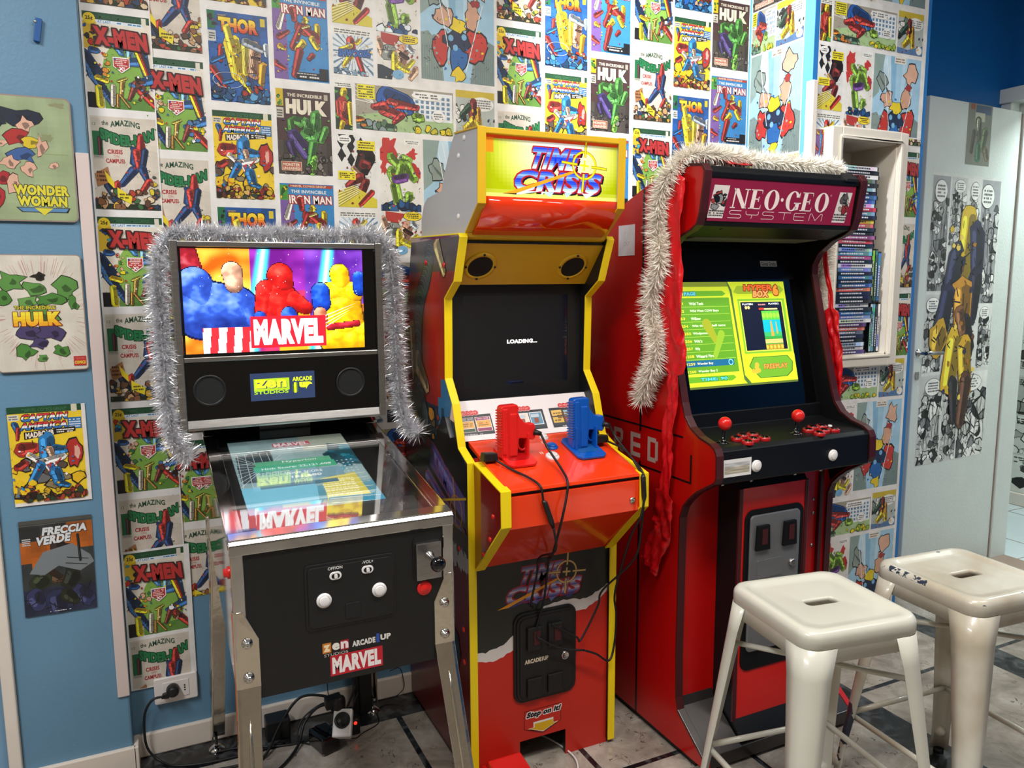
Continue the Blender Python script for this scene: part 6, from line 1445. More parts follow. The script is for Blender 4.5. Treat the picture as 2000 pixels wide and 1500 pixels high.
silver = [(.085, 2.09, .935), (.052, 2.095, .97), (.04, 2.10, 1.02), (.035, 2.11, 1.10), (.034, 2.105, 1.2), (.033, 2.11, 1.3), (.034, 2.11, 1.4), (.042, 2.115, 1.47), (.075, 2.13, 1.508), (.15, 2.12, 1.512), (.24, 2.125, 1.506), (.33, 2.12, 1.514), (.42, 2.12, 1.508), (.5, 2.12, 1.512), (.575, 2.12, 1.512), (.617, 2.115, 1.482),
          (.63, 2.11, 1.42), (.637, 2.11, 1.32), (.637, 2.11, 1.2), (.64, 2.11, 1.1), (.645, 2.10, 1.02), (.66, 2.08, .975), (.68, 2.05, .955)]
tinsel('tinsel_garland', silver, lambda t: .034 if .3 < t < .62 else .044, 19000, 'silver_foil', 'silver tinsel garland draped over the top and both sides of the pinball backbox', 3, .0008)
white = [(1.305, 1.86, 1.03), (1.300, 1.83, 1.09), (1.298, 1.79, 1.15), (1.298, 1.78, 1.22), (1.298, 1.81, 1.29), (1.298, 1.80, 1.36), (1.298, 1.77, 1.44), (1.298, 1.785, 1.54), (1.296, 1.77, 1.62), (1.305, 1.74, 1.68), (1.345, 1.72, 1.72), (1.42, 1.715, 1.725), (1.55, 1.73, 1.722), (1.68, 1.73, 1.72), (1.80, 1.73, 1.72), (1.90, 1.74, 1.72),
         (1.955, 1.77, 1.70), (1.968, 1.80, 1.62), (1.97, 1.82, 1.5), (1.97, 1.83, 1.38), (1.97, 1.82, 1.26), (1.97, 1.81, 1.15), (1.97, 1.82, 1.08)]
tinsel('tinsel_garland', white, lambda t: .048 if t < .34 or t > .75 else .038, 19000, 'white_fringe', 'thick white tinsel garland draped over the big red cabinet', 5, .0009)
def ribbon(path, wfn, label, side):
    P = spline(path, 10); n = len(P); vs = []; fs = []; K = 9; jr = random.Random(7)
    for i, p in enumerate(P):
        w_ = wfn(i/(n-1)); d = (P[min(i+1, n-1)]-P[max(i-1, 0)]).normalized()
        wd = side-d*side.dot(d); wd.normalize(); nn = d.cross(wd)
        for k in range(K):
            u = k/(K-1)-.5; bump = .0045*math.sin(k*1.6+i*.35)+.004*noise.noise(V3((k*.7, i*.3, 1)))*2
            vs.append(p+wd*u*w_+nn*bump*(.4 if w_ < .02 else 1))
    for i in range(n-1):
        for k in range(K-1): fs.append((i*K+k, i*K+k+1, (i+1)*K+k+1, (i+1)*K+k))
    b = MB(); b.smooth = True; b.add(vs, fs, True); o = b.build('red_ribbon', 'ribbon_red')
    s_ = o.modifiers.new('s', 'SOLIDIFY'); s_.thickness = .0012
    return tag(o, label, 'ribbon')
ribbon([(1.56, 1.73, 1.703), (1.46, 1.73, 1.704), (1.38, 1.735, 1.706), (1.332, 1.74, 1.70), (1.316, 1.745, 1.64), (1.316, 1.75, 1.52), (1.316, 1.745, 1.38), (1.318, 1.735, 1.25), (1.318, 1.722, 1.169), (1.318, 1.728, 1.08), (1.318, 1.739, .993), (1.318, 1.748, .90), (1.318, 1.75, .82), (1.318, 1.765, .74), (1.318, 1.76, .68), (1.318, 1.775, .64), (1.318, 1.81, .57), (1.318, 1.83, .53)],
       lambda t: .05 if t < .22 else (.095 if t < .5 else (.045 if t < .74 else .085)), 'crinkled red ribbon hanging down the left side of the big red cabinet', V3((0, 1, .0)))
ribbon([(1.86, 1.76, 1.703), (1.93, 1.77, 1.702), (1.947, 1.785, 1.66), (1.95, 1.80, 1.55), (1.95, 1.79, 1.42), (1.95, 1.765, 1.34), (1.95, 1.76, 1.25), (1.95, 1.74, 1.18), (1.95, 1.735, 1.08), (1.95, 1.73, .98)],
       lambda t: .018 if t < .62 else .055, 'red ribbon hanging down the right side of the big red cabinet beside the disc niche', V3((0, 1, 0)))
# ================================================================ disc niche
struct(MB().box(nx0, nx1, 2.232, 2.24, nz0, nz1).box(nx0-.001, nx0+.006, 2.03, 2.24, nz0, nz1).box(nx1-.006, nx1+.001, 2.03, 2.24, nz0, nz1).box(nx0, nx1, 2.03, 2.24, nz1-.006, nz1+.001).box(nx0, nx1, 2.03, 2.24, nz0-.001, nz0+.006).build('niche_lining', 'niche_cream'))
b = MB()
b.box(nx0-.048, nx0, 2.018, PY+.002, nz0-.04, nz1+.036).box(nx1, nx1+.046, 2.018, PY+.002, nz0-.04, nz1+.036).box(nx0, nx1, 2.018, PY+.002, nz1, nz1+.036).box(nx0, nx1, 2.018, PY+.002, nz0-.04, nz0)
for x0, x1, z0, z1 in ((nx0-.009, nx0, nz0, nz1), (nx1, nx1+.009, nz0, nz1)): b.box(x0, x1, 2.012, 2.02, z0, z1)
b.box(nx0-.009, nx1+.009, 2.012, 2.02, nz1, nz1+.009).box(nx0-.009, nx1+.009, 2.012, 2.02, nz0-.009, nz0)
tag(b.build('niche_frame', 'niche_cream', bevel=.006, seg=3), kind='structure')
NAMES = {'e6e6ea': 'white', '1c2436': 'navy', '24282c': 'black', '3a5f9a': 'blue', '6a8ab0': 'pale blue', 'd8b040': 'yellow', 'd85a6a': 'pink', '4a3560': 'purple', '8a4a7a': 'plum', 'a83040': 'red', '4a9ab0': 'teal', '5a6068': 'grey', 'a8b8c8': 'silver', 'c86a50': 'orange', '7a2030': 'dark red'}
seq = ['e6e6ea', '24282c', 'e6e6ea', '5a6068', '24282c', 'a8b8c8', '1c2436', '3a5f9a', '3a5f9a', 'a8b8c8', 'a83040', '6a8ab0', '1c2436', 'd8b040', 'd85a6a', '1c2436', '24282c', '8a4a7a', 'd85a6a', '1c2436', 'a8b8c8', '4a9ab0', '8a4a7a', '1c2436',
       'e6e6ea', '6a8ab0', '1c2436', '3a5f9a', '1c2436', '3a5f9a', 'c86a50', '1c2436', '1c2436', '24282c', 'e6e6ea', '24282c', '3a5f9a', '6a8ab0', 'e6e6ea', '4a3560', 'c86a50', '5a6068', '1c2436', '24282c', 'a8b8c8', 'e6e6ea', '4a3560']
def hexrgb(h): return tuple(int(h[i:i+2], 16) for i in (0, 2, 4))
jr = random.Random(12); T0 = .01455; ORD = ['topmost', 'second', 'third', 'fourth', 'fifth', 'sixth', 'seventh', 'eighth', 'ninth', 'tenth']
def case_mesh(name, w_, t_, d_, hexc, r):
    """plastic case with printed spine on its front; local x = spine length, z = thickness"""
    me = bpy.data.meshes.new(name)
    vs = [(x, y, z) for z in (-t_/2, t_/2) for y in (-d_/2, d_/2) for x in (-w_/2, w_/2)]
    fs = [(0, 2, 3, 1), (4, 5, 7, 6), (0, 4, 6, 2), (1, 3, 7, 5), (2, 6, 7, 3)]; c = hexrgb(hexc); shell = (26, 28, 34)
    cols = [shell]*5
    xs = [-w_/2, -w_/2+.006, -w_/2+.02, -w_/2+w_*r.uniform(.3, .5), w_/2-w_*r.uniform(.15, .3), w_/2-.022, w_/2-.006, w_/2]
    tone = [shell, c, tuple(min(255, k*r.uniform(.7, 1.3)) for k in c), c, tuple(min(255, k*r.uniform(.8, 1.4)+10) for k in c), tuple(min(255, k*1.2+20) for k in c), shell]
    for i in range(7):
        o = len(vs); a, b_ = xs[i], xs[i+1]
        vs += [(a, -d_/2, -t_/2), (b_, -d_/2, -t_/2), (b_, -d_/2, t_/2), (a, -d_/2, t_/2)]; fs.append((o, o+1, o+2, o+3)); cols.append(tone[i])
    x = -w_/2+.025; ink = (235, 235, 240) if sum(c) < 430 else (40, 40, 60)
    while x < w_/2-.05:
        l = r.uniform(.003, .009); o = len(vs); vs += [(x, -d_/2-.0003, -t_*.18), (x+l, -d_/2-.0003, -t_*.18), (x+l, -d_/2-.0003, t_*.2), (x, -d_/2-.0003, t_*.2)]; fs.append((o, o+1, o+2, o+3)); cols.append(ink); x += l+.0025
    me.from_pydata(vs, [], fs); at = me.color_attributes.new('Col', 'FLOAT_COLOR', 'CORNER'); buf = []
    for p, cc in zip(me.polygons, cols): buf += [*lin(cc), 1.0]*p.loop_total
    at.data.foreach_set('color', buf); me.materials.append(MATS['print_matte']); return me
def place_case(me, loc, rot, label, group, name='disc_case'):
    o = bpy.data.objects.new(name, me); link(o, None, loc); o.rotation_euler = rot
    return tag(o, label, 'disc case' if name == 'disc_case' else 'book', group)
n = len(seq); zc = nz0+.006+.0002
prev = {}
for i in range(n-1, -1, -1):
    h = seq[i]; low = i > 38; w_ = .19; cx = 2.372+jr.uniform(-.004, .004)+(.012 if 36 <= i <= 38 else 0)+(-.022 if low else 0)+(.006 if i in (1, 2) else 0)
    me = case_mesh('disc_case', w_, T0-.0006, .135, h, jr)
    above = n-1-i
    if i < 10: where = ORD[i]+' from the top of the stack in the niche' if i else 'topmost of the flat stack in the niche'
    elif i >= n-8: where = (ORD[n-1-i]+' from the bottom of the stack in the niche') if i < n-1 else 'lowest of the flat stack in the niche'
    else: where = '%dth case down the flat stack in the niche' % (i+1) if (i+1) % 10 > 3 or i+1 < 21 else '%d%s case down the flat stack in the niche' % (i+1, {1: 'st', 2: 'nd', 3: 'rd'}.get((i+1) % 10, 'th'))
    place_case(me, (cx, 2.11+jr.uniform(-.004, .004), zc+T0/2), (0, 0, jr.uniform(-.03, .03)), NAMES[h]+' spined disc case, '+where, 'disc cases stacked in the niche')
    zc += T0
# upright ones on the right
up = [('a8b8c8', 2.484, .012, .19, 'upright pale spined disc case beside the bottom of the flat stack', nz0+.006), ('4a9ab0', 2.4975, .011, .19, 'upright teal spined disc case standing in the lower niche row', nz0+.006), ('1c2436', 2.511, .011, .185, 'upright navy spined disc case in the lower niche row', nz0+.006), ('e6e6ea', 2.525, .011, .19, 'upright white spined disc case against the right side of the niche', nz0+.006)]
for h, x, t_, hh, lab, z0 in up:
    place_case(case_mesh('disc_case', hh, t_, .135, h, jr), (x, 2.12, z0+hh/2), (0, -PI/2, 0), lab, 'upright cases in the lower niche')
for h, x, t_, hh, lab in (('7ab030', 2.487, .016, .2, 'upright lime green spined case on top of the lower row, left end'), ('2a6a6a', 2.505, .012, .2, 'upright dark teal spined case between the green and the blue'), ('2a6ab8', 2.5215, .015, .19, 'upright bright blue spined case on top of the lower row, right end')):
    place_case(case_mesh('disc_case', hh, t_, .12, h, jr), (x, 2.12, nz0+.006+.19+hh/2+.001), (0, -PI/2, 0), lab, 'upright cases in the upper niche')

# ================================================================ open door with posters
p0 = V3((3.02, 2.265, 0)); dd = V3((.7, .045, 0)).normalized(); dn_ = V3((dd.y, -dd.x, 0))
D_ = thing('room_door', tuple(p0+dd*.35), 'white door standing open against the blue wall, posters stuck on it', 'door')
b = MB().obox(p0+dd*.348-dn_*.02+V3((0, 0, 1.077)), dd, dn_, (0, 0, 1), .346, .02, 1.069); b.build('door_leaf', 'door_paint', D_, bevel=.003)
b = MB().obox(p0+dd*.70-dn_*.018+V3((0, 0, 1.077)), dd, dn_, (0, 0, 1), .006, .02, 1.06); b.build('hinge_strip', 'door_edge', D_)
hd = MB().lathe([(.016, 0), (.016, .006), (.008, .008), (.008, .04)], p0+dd*.025+V3((0, 0, 1.063)), dn_, 20).tube([p0+dd*.02+dn_*.042+V3((0, 0, 1.063)), p0+dd*.05+dn_*.044+V3((0, 0, 1.063)), p0+dd*.14+dn_*.042+V3((0, 0, 1.06))], [.009, .0095, .0085], 14)
hd.build('door_handle', 'brushed_steel', D_)
MB().prism([(-.011, -.016), (.011, -.016), (.013, 0), (.011, .016), (-.011, .016), (-.013, 0)], p0+dd*.028+V3((0, 0, .962)), dd, (0, 0, 1), dn_, .004).build('keyhole_plate', 'brushed_steel', D_)
for z in (.25, 1.0, 1.95): MB().lathe([(.004, 0), (.0001, .001)], p0+dd*.697+dn_*.0+V3((0, 0, z)), dn_, 10).build('screw', 'black_satin', D_)
A = Art(41); W2, H2 = .52, 1.29; A.rect(0, 0, W2, H2, 'd6d8d6')
cells = [(.0, .78, .13, .5), (.135, .98, .12, .3), (.26, .86, .10, .42), (.365, .72, .15, .56), (0, .42, .14, .35), (.145, .5, .1, .3), (.41, .42, .11, .3), (0, .0, .17, .41), (.175, .0, .12, .42), (.3, .0, .22, .41)]
for x, y, w_, h in cells:
    A.z = .00004; A.push(x+.003, y+.003, w_-.006, h-.006); A.rect(0, 0, 1, 1, A.rnd.choice(['e0e2e0', 'c4c6c6', 'e8e8e6', '9a9ca0'])); A.crowd(0, 0, 1, .8, ['1a1a1c', '4a4c50', 'c8cac8', 'f0f0ee', '8a8c90'], 34, .16, h/w_, '1a1a1c'); A.busy(0, 0, 1, .85, 60, ['1a1a1c', 'f0f0ee', '8a8c90', 'd8d8d8'], h/w_, .07)
    for k in range(24): a = A.rnd.random(); A.line(a, A.rnd.random()*.8, a+A.rnd.uniform(-.2, .2), A.rnd.random()*.9, .014, '222224', h/w_)
    if A.rnd.random() < .8: cx = A.rnd.uniform(.3, .6); A.ell(cx, .87, .36, .1, '1c1c1e'); A.ell(cx, .87, .35, .095, 'eeeeec'); A.lines(cx-.22, .81, .44, .12, 4, '55565a')
    A.pop()
# broad yellow and dark figure-like mass, kept abstract
A.z = .002; A.T = (0, 0, W2, H2); asp = H2/W2; A.jig = .03
for a in ((.52, .82, .5, .7, .13, .12, 'd8b428'), (.66, .82, .7, .66, .1, .09, '2a2c4c'), (.42, .72, .34, .62, .12, .1, '2c2e4e'), (.72, .62, .7, .5, .1, .07, '28243c'), (.5, .62, .52, .46, .14, .12, 'c88c2c'), (.3, .58, .22, .44, .1, .12, '26284a'), (.22, .46, .2, .38, .12, .08, 'c89c2c'),
          (.6, .5, .64, .42, .07, .08, '2a2430'), (.44, .4, .42, .28, .13, .1, 'dcb42c'), (.62, .42, .66, .26, .12, .08, 'd8a82c'), (.44, .28, .5, .12, .07, .04, '2c2830'), (.64, .26, .6, .16, .08, .05, '5c3a2c'), (.5, .5, .56, .46, .07, .06, '8a5a3c')): A.limb(*a, asp=asp)
A.busy(.25, .2, .75, .85, 60, ['d8b428', 'a8701c', '2a2c4c', '5c3a2c', 'ecd060'], asp, .03)
o = A.build('poster_large', p0+dd*.055+V3((0, 0, .548)), dd, (0, 0, 1), 'print_paper', D_)
A = Art(42); A.rect(0, 0, .182, .262, '76786c'); A.T = (0, 0, .182, .262)
A.rect(.1, .9, .28, .99, '8a4a34'); A.rect(.32, .84, .95, .98, '3a4c6c'); A.rect(.3, .72, .7, .86, 'b8b8a4'); A.jig = .05
for a in ((.4, .66, .5, .4, .12, .08, '4a4434'), (.7, .6, .66, .3, .12, .1, '5c6c44'), (.3, .5, .2, .2, .08, .06, '3c3428'), (.5, .3, .46, .1, .1, .1, '2c6a44'), (.8, .3, .84, .1, .1, .08, '6a5c3c'), (.4, .68, .44, .64, .07, .06, 'b8b4a0')): A.limb(*a, asp=1.44)
A.build('poster_small', p0+dd*.275+V3((0, 0, 1.884)), dd, (0, 0, 1), 'print_paper', D_)

# ================================================================ left pier: tin signs, comics, peg
def plate(name, x0, x1, z0, z1, y, mt, label, cat, group=None, t_=.0025, r=.008, tilt=0):
    o = thing(name, ((x0+x1)/2, y, z0), label, cat, group)
    MB().prism(rr(x0, x1, z0, z1, r), (0, y+t_, 0), (1, 0, 0), (0, 0, 1), (0, -1, 0), t_).build('plate', mt, o, bevel=.0006)
    return o
PYL = 2.31
s_ = plate('tin_sign', -.3465, -.1395, 1.540, 1.846, PYL-.009, 'door_edge', 'green tin sign with WONDER WOMAN lettering, topmost on the blue pier', 'wall sign', 'tin signs on the blue pier', r=.014)
A = Art(51); SW, SH = .2, .299; A.clips = [rr(0, SW, 0, SH, .011)]; A.push(0, 0, SW, SH, clip=False); A.T = (0, 0, SW, SH); asp = SH/SW
A.grid(16, 22, lambda u, v: tuple(int(k*(1+.10*noise.noise(V3((u*4, v*5, 8))))) for k in (154, 168, 128)))
A.blob(.74, .68, .07, .03, '8a9066', None, .4); A.blob(.88, .95, .08, .02, '8a8a66', None, .4); A.rect(.6, .545, .95, .55, '84905e'); A.jig = .045
for x, y, rx, ry, c in ((.44, .84, .2, .06, '1c2434'), (.2, .78, .09, .04, '1c2434'), (.5, .78, .09, .05, 'd8a890'), (.42, .67, .14, .06, 'a82c28'), (.56, .64, .1, .04, 'd8bc2c'), (.66, .6, .06, .08, 'd8a890'), (.2, .62, .09, .03, 'd8a890'), (.46, .53, .13, .05, '3c5c94'), (.3, .47, .09, .05, 'd8a890'), (.5, .42, .08, .06, 'd8a890'), (.2, .34, .09, .05, 'a82c30'), (.34, .28, .07, .08, 'd8a890'), (.14, .19, .07, .07, 'a82c30'), (.78, .45, .05, .03, 'd8a890'), (.08, .52, .07, .08, 'b8a03c')):
    A.blob(x, y, rx, ry, c, '241c18', .42, 11, .08); A.blob(x+rx*.25, y-ry*.2, rx*.4, ry*.5, tuple(k*.65 for k in hexrgb(c)), None, .5, 7)
A.jig = 0
A.text('WONDER', .33, .205, .6, .085, 'd8cc3c', out='2c2418', bold=.06, ow=.006); A.text('WOMAN', .36, .115, .54, .085, 'd8cc3c', out='2c2418', bold=.06, ow=.006)
A.poly([(.34, .105), (.93, .105), (.9, .065), (.7, .065), (.64, .045), (.58, .065), (.4, .065)], '2c2418'); A.poly([(.36, .1), (.91, .1), (.88, .07), (.7, .07), (.64, .052), (.58, .07), (.41, .07)], '5a84ac'); A.poly([(.54, .1), (.74, .1), (.68, .065), (.64, .04), (.6, .065)], 'd8cc3c')
A.pop(); A.build('sign_print', (-.343, PYL-.009, 1.5435), (1, 0, 0), (0, 0, 1), 'print_metal', s_)
s_ = plate('tin_sign', -.345, -.143, 1.160, 1.458, PYL-.009, 'door_edge', 'white tin sign with yellow HULK lettering, second down on the blue pier', 'wall sign', 'tin signs on the blue pier', r=.01)
A = Art(52); SW, SH = .197, .293; A.clips = [rr(0, SW, 0, SH, .008)]; A.push(0, 0, SW, SH, clip=False); A.T = (0, 0, SW, SH); asp = SH/SW
A.grid(16, 22, lambda u, v: tuple(int(k*(1+.05*noise.noise(V3((u*4, v*5, 8))))) for k in (212, 204, 190)))
jr = random.Random(3)
for i in range(80):
    a = jr.uniform(0, 2*PI); r0 = jr.uniform(.38, .44); r1 = r0+jr.uniform(.08, .2); A.line(.52+r0*math.cos(a), .5+r0*math.sin(a)*.85, .52+r1*math.cos(a), .5+r1*math.sin(a)*.85, .003, 'c89088', asp)
A.jig = .05
for x, y, rx, ry, c in ((.2, .78, .14, .07, '5a8c44'), (.1, .64, .08, .05, '4c8038'), (.46, .72, .17, .06, '5e9048'), (.8, .72, .13, .08, '5a8c44'), (.62, .62, .17, .05, '4c8038'), (.36, .6, .12, .05, '6a9c50'), (.52, .82, .07, .03, '2c2420'), (.88, .58, .06, .06, '4c8038'), (.5, .47, .2, .08, '5a8c44'), (.34, .34, .13, .06, '4a3f66'), (.62, .33, .16, .06, '4a3f66'), (.48, .24, .12, .04, '4a3f66'), (.3, .16, .1, .06, '4c8038'), (.7, .17, .09, .05, '4c8038'), (.5, .11, .07, .03, '5a8c44')):
    A.blob(x, y, rx, ry, c, '1c2414', .42, 11, .08); A.blob(x+rx*.25, y-ry*.2, rx*.4, ry*.5, tuple(k*.65 for k in hexrgb(c)), None, .5, 7)
A.jig = 0
A.text('THE INCREDIBLE', .22, .535, .46, .032, 'd8c83c', out='3a3018', bold=.03, ow=.004); A.text('HULK', .2, .39, .54, .125, 'ecc82c', out='7a2418', bold=.09, ow=.008, bands=['e8a428', 'ecb828', 'f0cc2c', 'f2dc3c'])
A.rect(.84, .03, .985, .115, 'b83430'); A.text('MARVEL', .85, .085, .125, .02, 'c86058', bold=.03); A.text('COMICS', .85, .045, .125, .028, 'e8c838', bold=.05)
A.pop(); A.build('sign_print', (-.3425, PYL-.009, 1.1625), (1, 0, 0), (0, 0, 1), 'print_metal', s_)
def sheet(name, x, z, w_, h, rot, painter, label, cat, mt='print_paper', margin=0, y=PYL-.0035, group=None):
    c, s = math.cos(rot), math.sin(rot); A = Art(len(name)+7)
    A.rect(0, 0, w_, h, 'e4dcd8')
    if margin: A.push(0, margin, w_-margin, h-margin)
    else: A.push(0, 0, w_, h)
    painter(A); A.pop()
    o = A.build(name, (x, y, z), (c, 0, s), (-s, 0, c), mt, None)
    so_ = o.modifiers.new('s', 'SOLIDIFY'); so_.thickness = .0004; so_.offset = -1
    return tag(o, label, cat, group)
sheet('comic_poster', -.337, .808, .176, .262, 0, c_cap, 'yellow comic page with CAPTAIN AMERICA title, third down on the blue pier', 'poster', margin=.009, group='comic posters on the blue pier')
def p_arrow(A):
    A.grid(14, 18, lambda u, v: tuple(int(k*(1+.3*noise.noise(V3((u*4, v*5, 2))))) for k in ((92, 92, 88) if v > .93 else ((176, 92, 30) if .58 < v+.1*math.sin(u*5) < .92 else ((50, 54, 54) if v > .25 else (40, 44, 66))))))
    A.rect(0, .78, .28, .93, '2c2c2c'); A.poly([(.1, .45), (.3, .66), (.7, .72), (.95, .58), (1, .5), (.8, .42), (.5, .5), (.3, .42)], '767c80'); A.jig = .04
    for a in ((.5, .72, .56, .66, .12, .1, '3a2c28'), (.4, .45, .46, .38, .1, .08, '4a3424'), (.7, .4, .6, .3, .12, .1, '22261e'), (.3, .35, .2, .3, .12, .1, '2a3420'), (.15, .22, .2, .12, .14, .12, '34385c'), (.45, .12, .5, .06, .14, .12, '2c3050'), (.8, .2, .86, .1, .14, .12, '303458'), (.6, .2, .64, .14, .1, .08, '26281c'), (.82, .8, .82, .5, .012, .012, '1c2424')): A.limb(*a, asp=1.45)
    A.jig = 0; A.line(.6, .52, .9, .48, .01, '20282c', 1.45); A.line(.62, .58, .92, .54, .01, '20282c', 1.45)
    A.text('FRECCIA', .3, .83, .62, .085, 'd8dadc', out='2c2c30', bold=.06, slant=.25, rise=.1, ow=.006); A.text('VERDE', .2, .73, .48, .09, 'd8dadc', out='2c2c30', bold=.06, slant=.25, rise=.2, ow=.006)
    A.lines(.03, .74, .12, .08, 4, 'c8c8c8'); A.lines(.34, .02, .3, .012, 1, 'd8d8dc'); A.rect(0, .96, 1, 1, '4c4c48')
sheet('comic_magazine', -.3375, .506, .168, .262, -.012, p_arrow, 'dark comic magazine titled FRECCIA VERDE in a clear sleeve, lowest on the blue pier', 'magazine', mt='print_matte', group='comic posters on the blue pier')
r = thing('wall_peg', (-.198, 2.305, 1.98), 'small blue painted peg screwed high on the blue pier', 'peg')
MB().obox((-.197, 2.304, 2.005), (1, 0, -.16), (0, 1, 0), (.16, 0, 1), .007, .006, .028).build('peg_body', 'blue_brush', r, bevel=.0015)
MB().lathe([(.0035, 0), (.003, .001), (.0001, .0008)], (-.201, 2.298, 2.024), (0, -1, 0), 12).build('screw', 'brushed_steel', r)
# orange poster at the far left edge
A = Art(61); A.push(0, 0, .5, 1.1, clip=True); A.T = (0, 0, .5, 1.1)
A.grid(30, 60, lambda u, v: ((lambda k: (min(255, int(230+60*k)), int(120+110*k), int(30+30*k)))(noise.noise(V3((u*6, v*7, 3)))) if noise.noise(V3((u*3, v*4, 5)))+.2*math.sin(v*9) > -.05 else (150, 24, 30)))
A.pop(); o = A.build('flame_poster', (-.93, 2.313, .0), (1, 0, 0), (0, 0, 1), 'print_paper'); so_ = o.modifiers.new('s', 'SOLIDIFY'); so_.thickness = .0006; so_.offset = -1
tag(o, 'orange and red flame poster cut off at the left edge of the picture', 'poster')

# ================================================================ wall socket and cables under the pinball machine
r = thing('wall_socket', (.013, 2.374, .19), 'white wall socket low on the papered wall with a black plug in it', 'socket')
MB().prism(rr(-.046, .072, .153, .233, .006), (0, WY-.0085, 0), (1, 0, 0), (0, 0, 1), (0, -1, 0), .009).build('face_plate', 'wall_socket', r, bevel=.003, seg=3)
MB().prism(rr(-.022, .048, .168, .218, .001), (0, WY-.0175, 0), (1, 0, 0), (0, 0, 1), (0, -1, 0), .002).build('socket_module', 'wall_socket', r, bevel=.0006)
b = MB()
for z in (.2, .193, .1855): b.cyl((.0365, WY-.0195, z), (.0365, WY-.0199, z), .0024, 12)
b.build('socket_holes', 'black_rubber', r)
r = thing('power_plug', (.004, 2.34, .19), 'round black power plug in the wall socket, its cord dropping to floor', 'plug')
MB().lathe([(.0175, 0), (.0185, .006), (.0165, .022), (.012, .028), (.0001, .029)], (.004, WY-.0196, .196), (0, -1, 0), 28).prism([(-.02, -.006), (.0, -.009), (.006, .008), (-.016, .005)], (-.008, WY-.032, .19), (1, 0, 0), (0, 0, 1), (0, -1, 0), .014).build('plug_body', 'black_satin', r, bevel=.001)
MB().tube(spline([(-.018, 2.336, .189), (-.05, 2.334, .197-.01), (-.072, 2.333, .155), (-.078, 2.334, .10), (-.073, 2.33, .045), (-.045, 2.315, .008), (.0, 2.27, .0045), (.09, 2.245, .0045), (.2, 2.24, .0045), (.3, 2.25, .0045)], 8), .0036, 10).build('cord', 'black_rubber', r)
r = thing('plug_timer', (.452, 2.15, .0), 'small white plug-in timer with round dial on the floor under the pinball machine', 'timer')
ax = V3((.93, -.36, 0)); ay = V3((.25, .65, .72)).normalized(); az = ax.cross(ay).normalized()
C0 = V3((.458, 2.16, .072))
MB().obox(C0, ax, ay, az, .028, .04, .016).build('timer_body', 'plastic_white', r, bevel=.005, seg=3)
MB().lathe([(.0235, .015), (.0235, .0195), (.019, .021), (.018, .0185), (.0001, .0185)], C0+ay*.006, az if az.y < 0 else -az, 28).build('dial', 'black_satin', r)
r = thing('plug_adapter', (.45, 2.2, .0), 'lumpy black plug adapter stacked above the white timer', 'adapter')
MB().lathe([(.018, 0), (.022, .01), (.021, .035), (.017, .05), (.0001, .052)], (.452, 2.195, .09), (.1, .1, 1), 20).obox((.44, 2.205, .125), (1, 0, .1), (0, 1, 0), (0, 0, 1), .024, .018, .016).build('adapter_body', 'black_satin', r, bevel=.004)
r = thing('power_brick', (.41, 2.19, 0), 'dark blue-black power brick lying on floor behind the white timer', 'power supply')
MB().obox((.405, 2.178, .028), (.95, .3, 0), (-.3, .95, 0), (0, 0, 1), .03, .045, .027).build('brick_body', 'black_gloss', r, bevel=.008, seg=3)
r = thing('power_brick', (.3, 2.3, 0), 'flat black power box against the skirting near the chrome rear leg', 'power supply')
MB().obox((.288, 2.305, .032), (1, 0, 0), (0, 1, 0), (0, 0, 1), .035, .03, .031).build('box_body', 'black_satin', r, bevel=.004)
r = thing('power_strip', (.56, 2.31, 0), 'tall black power strip standing at the skirting, red light glowing beside it', 'power strip')
MB().box(.545, .585, 2.30, 2.335, 0, .16).box(.53, .55, 2.31, 2.34, .0, .22).build('strip_body', 'black_satin', r, bevel=.003)
MB().box(.49, .52, 2.2, 2.24, 0, .05).build('switch_block', 'black_satin', r, bevel=.004)
MB().lathe([(.005, 0), (.004, .002), (.0001, .0025)], (.505, 2.199, .04), (0, -1, .2), 12).build('pilot_light', 'glow_red', r)
def cable(pts, rad, label): o = MB().tube(spline(pts, 8), rad, 8).build('power_cable', 'black_rubber'); return tag(o, label, 'cable', 'cables under the pinball machine')
cable([(.09, 2.20, .0045), (.2, 2.19, .0045), (.24, 2.205, .01), (.29, 2.27, .05), (.34, 2.315, .085), (.375, 2.31, .105), (.42, 2.26, .12), (.44, 2.215, .125)], .0042, 'thick black cable arching up from the floor to the plug adapter')
cable([(.15, 2.05, .0045), (.26, 2.12, .0045), (.33, 2.2, .012), (.36, 2.25, .05), (.40, 2.25, .09), (.44, 2.22, .112)], .0042, 'second thick black cable curving below the arching one')
cable([(.45, 2.24, .1), (.42, 2.30, .07), (.36, 2.29, .04), (.34, 2.25, .006), (.38, 2.2, .005), (.43, 2.24, .005), (.5, 2.27, .03), (.54, 2.3, .08)], .0028, 'thin black cable looping around the power bricks on floor')
cable([(.66, 2.353, .10), (.69, 2.345, .108), (.705, 2.352, .07), (.70, 2.34, .03), (.64, 2.33, .004), (.60, 2.30, .003), (.585, 2.23, .003), (.53, 2.2, .003), (.5, 2.18, .003), (.47, 2.17, .02)], .0014, 'very thin black wire running over the skirting to the timer')
cable([(.43, 2.33, .19), (.445, 2.32, .15), (.44, 2.27, .11), (.445, 2.23, .10)], .0014, 'very thin black wire hanging straight down behind the plug adapter')
cable([(.11, 2.29, .004), (.18, 2.28, .004), (.28, 2.24, .004), (.36, 2.23, .004), (.42, 2.25, .01), (.49, 2.28, .04), (.535, 2.31, .1)], .0034, 'black cable lying along the dark floor border behind the chrome leg')

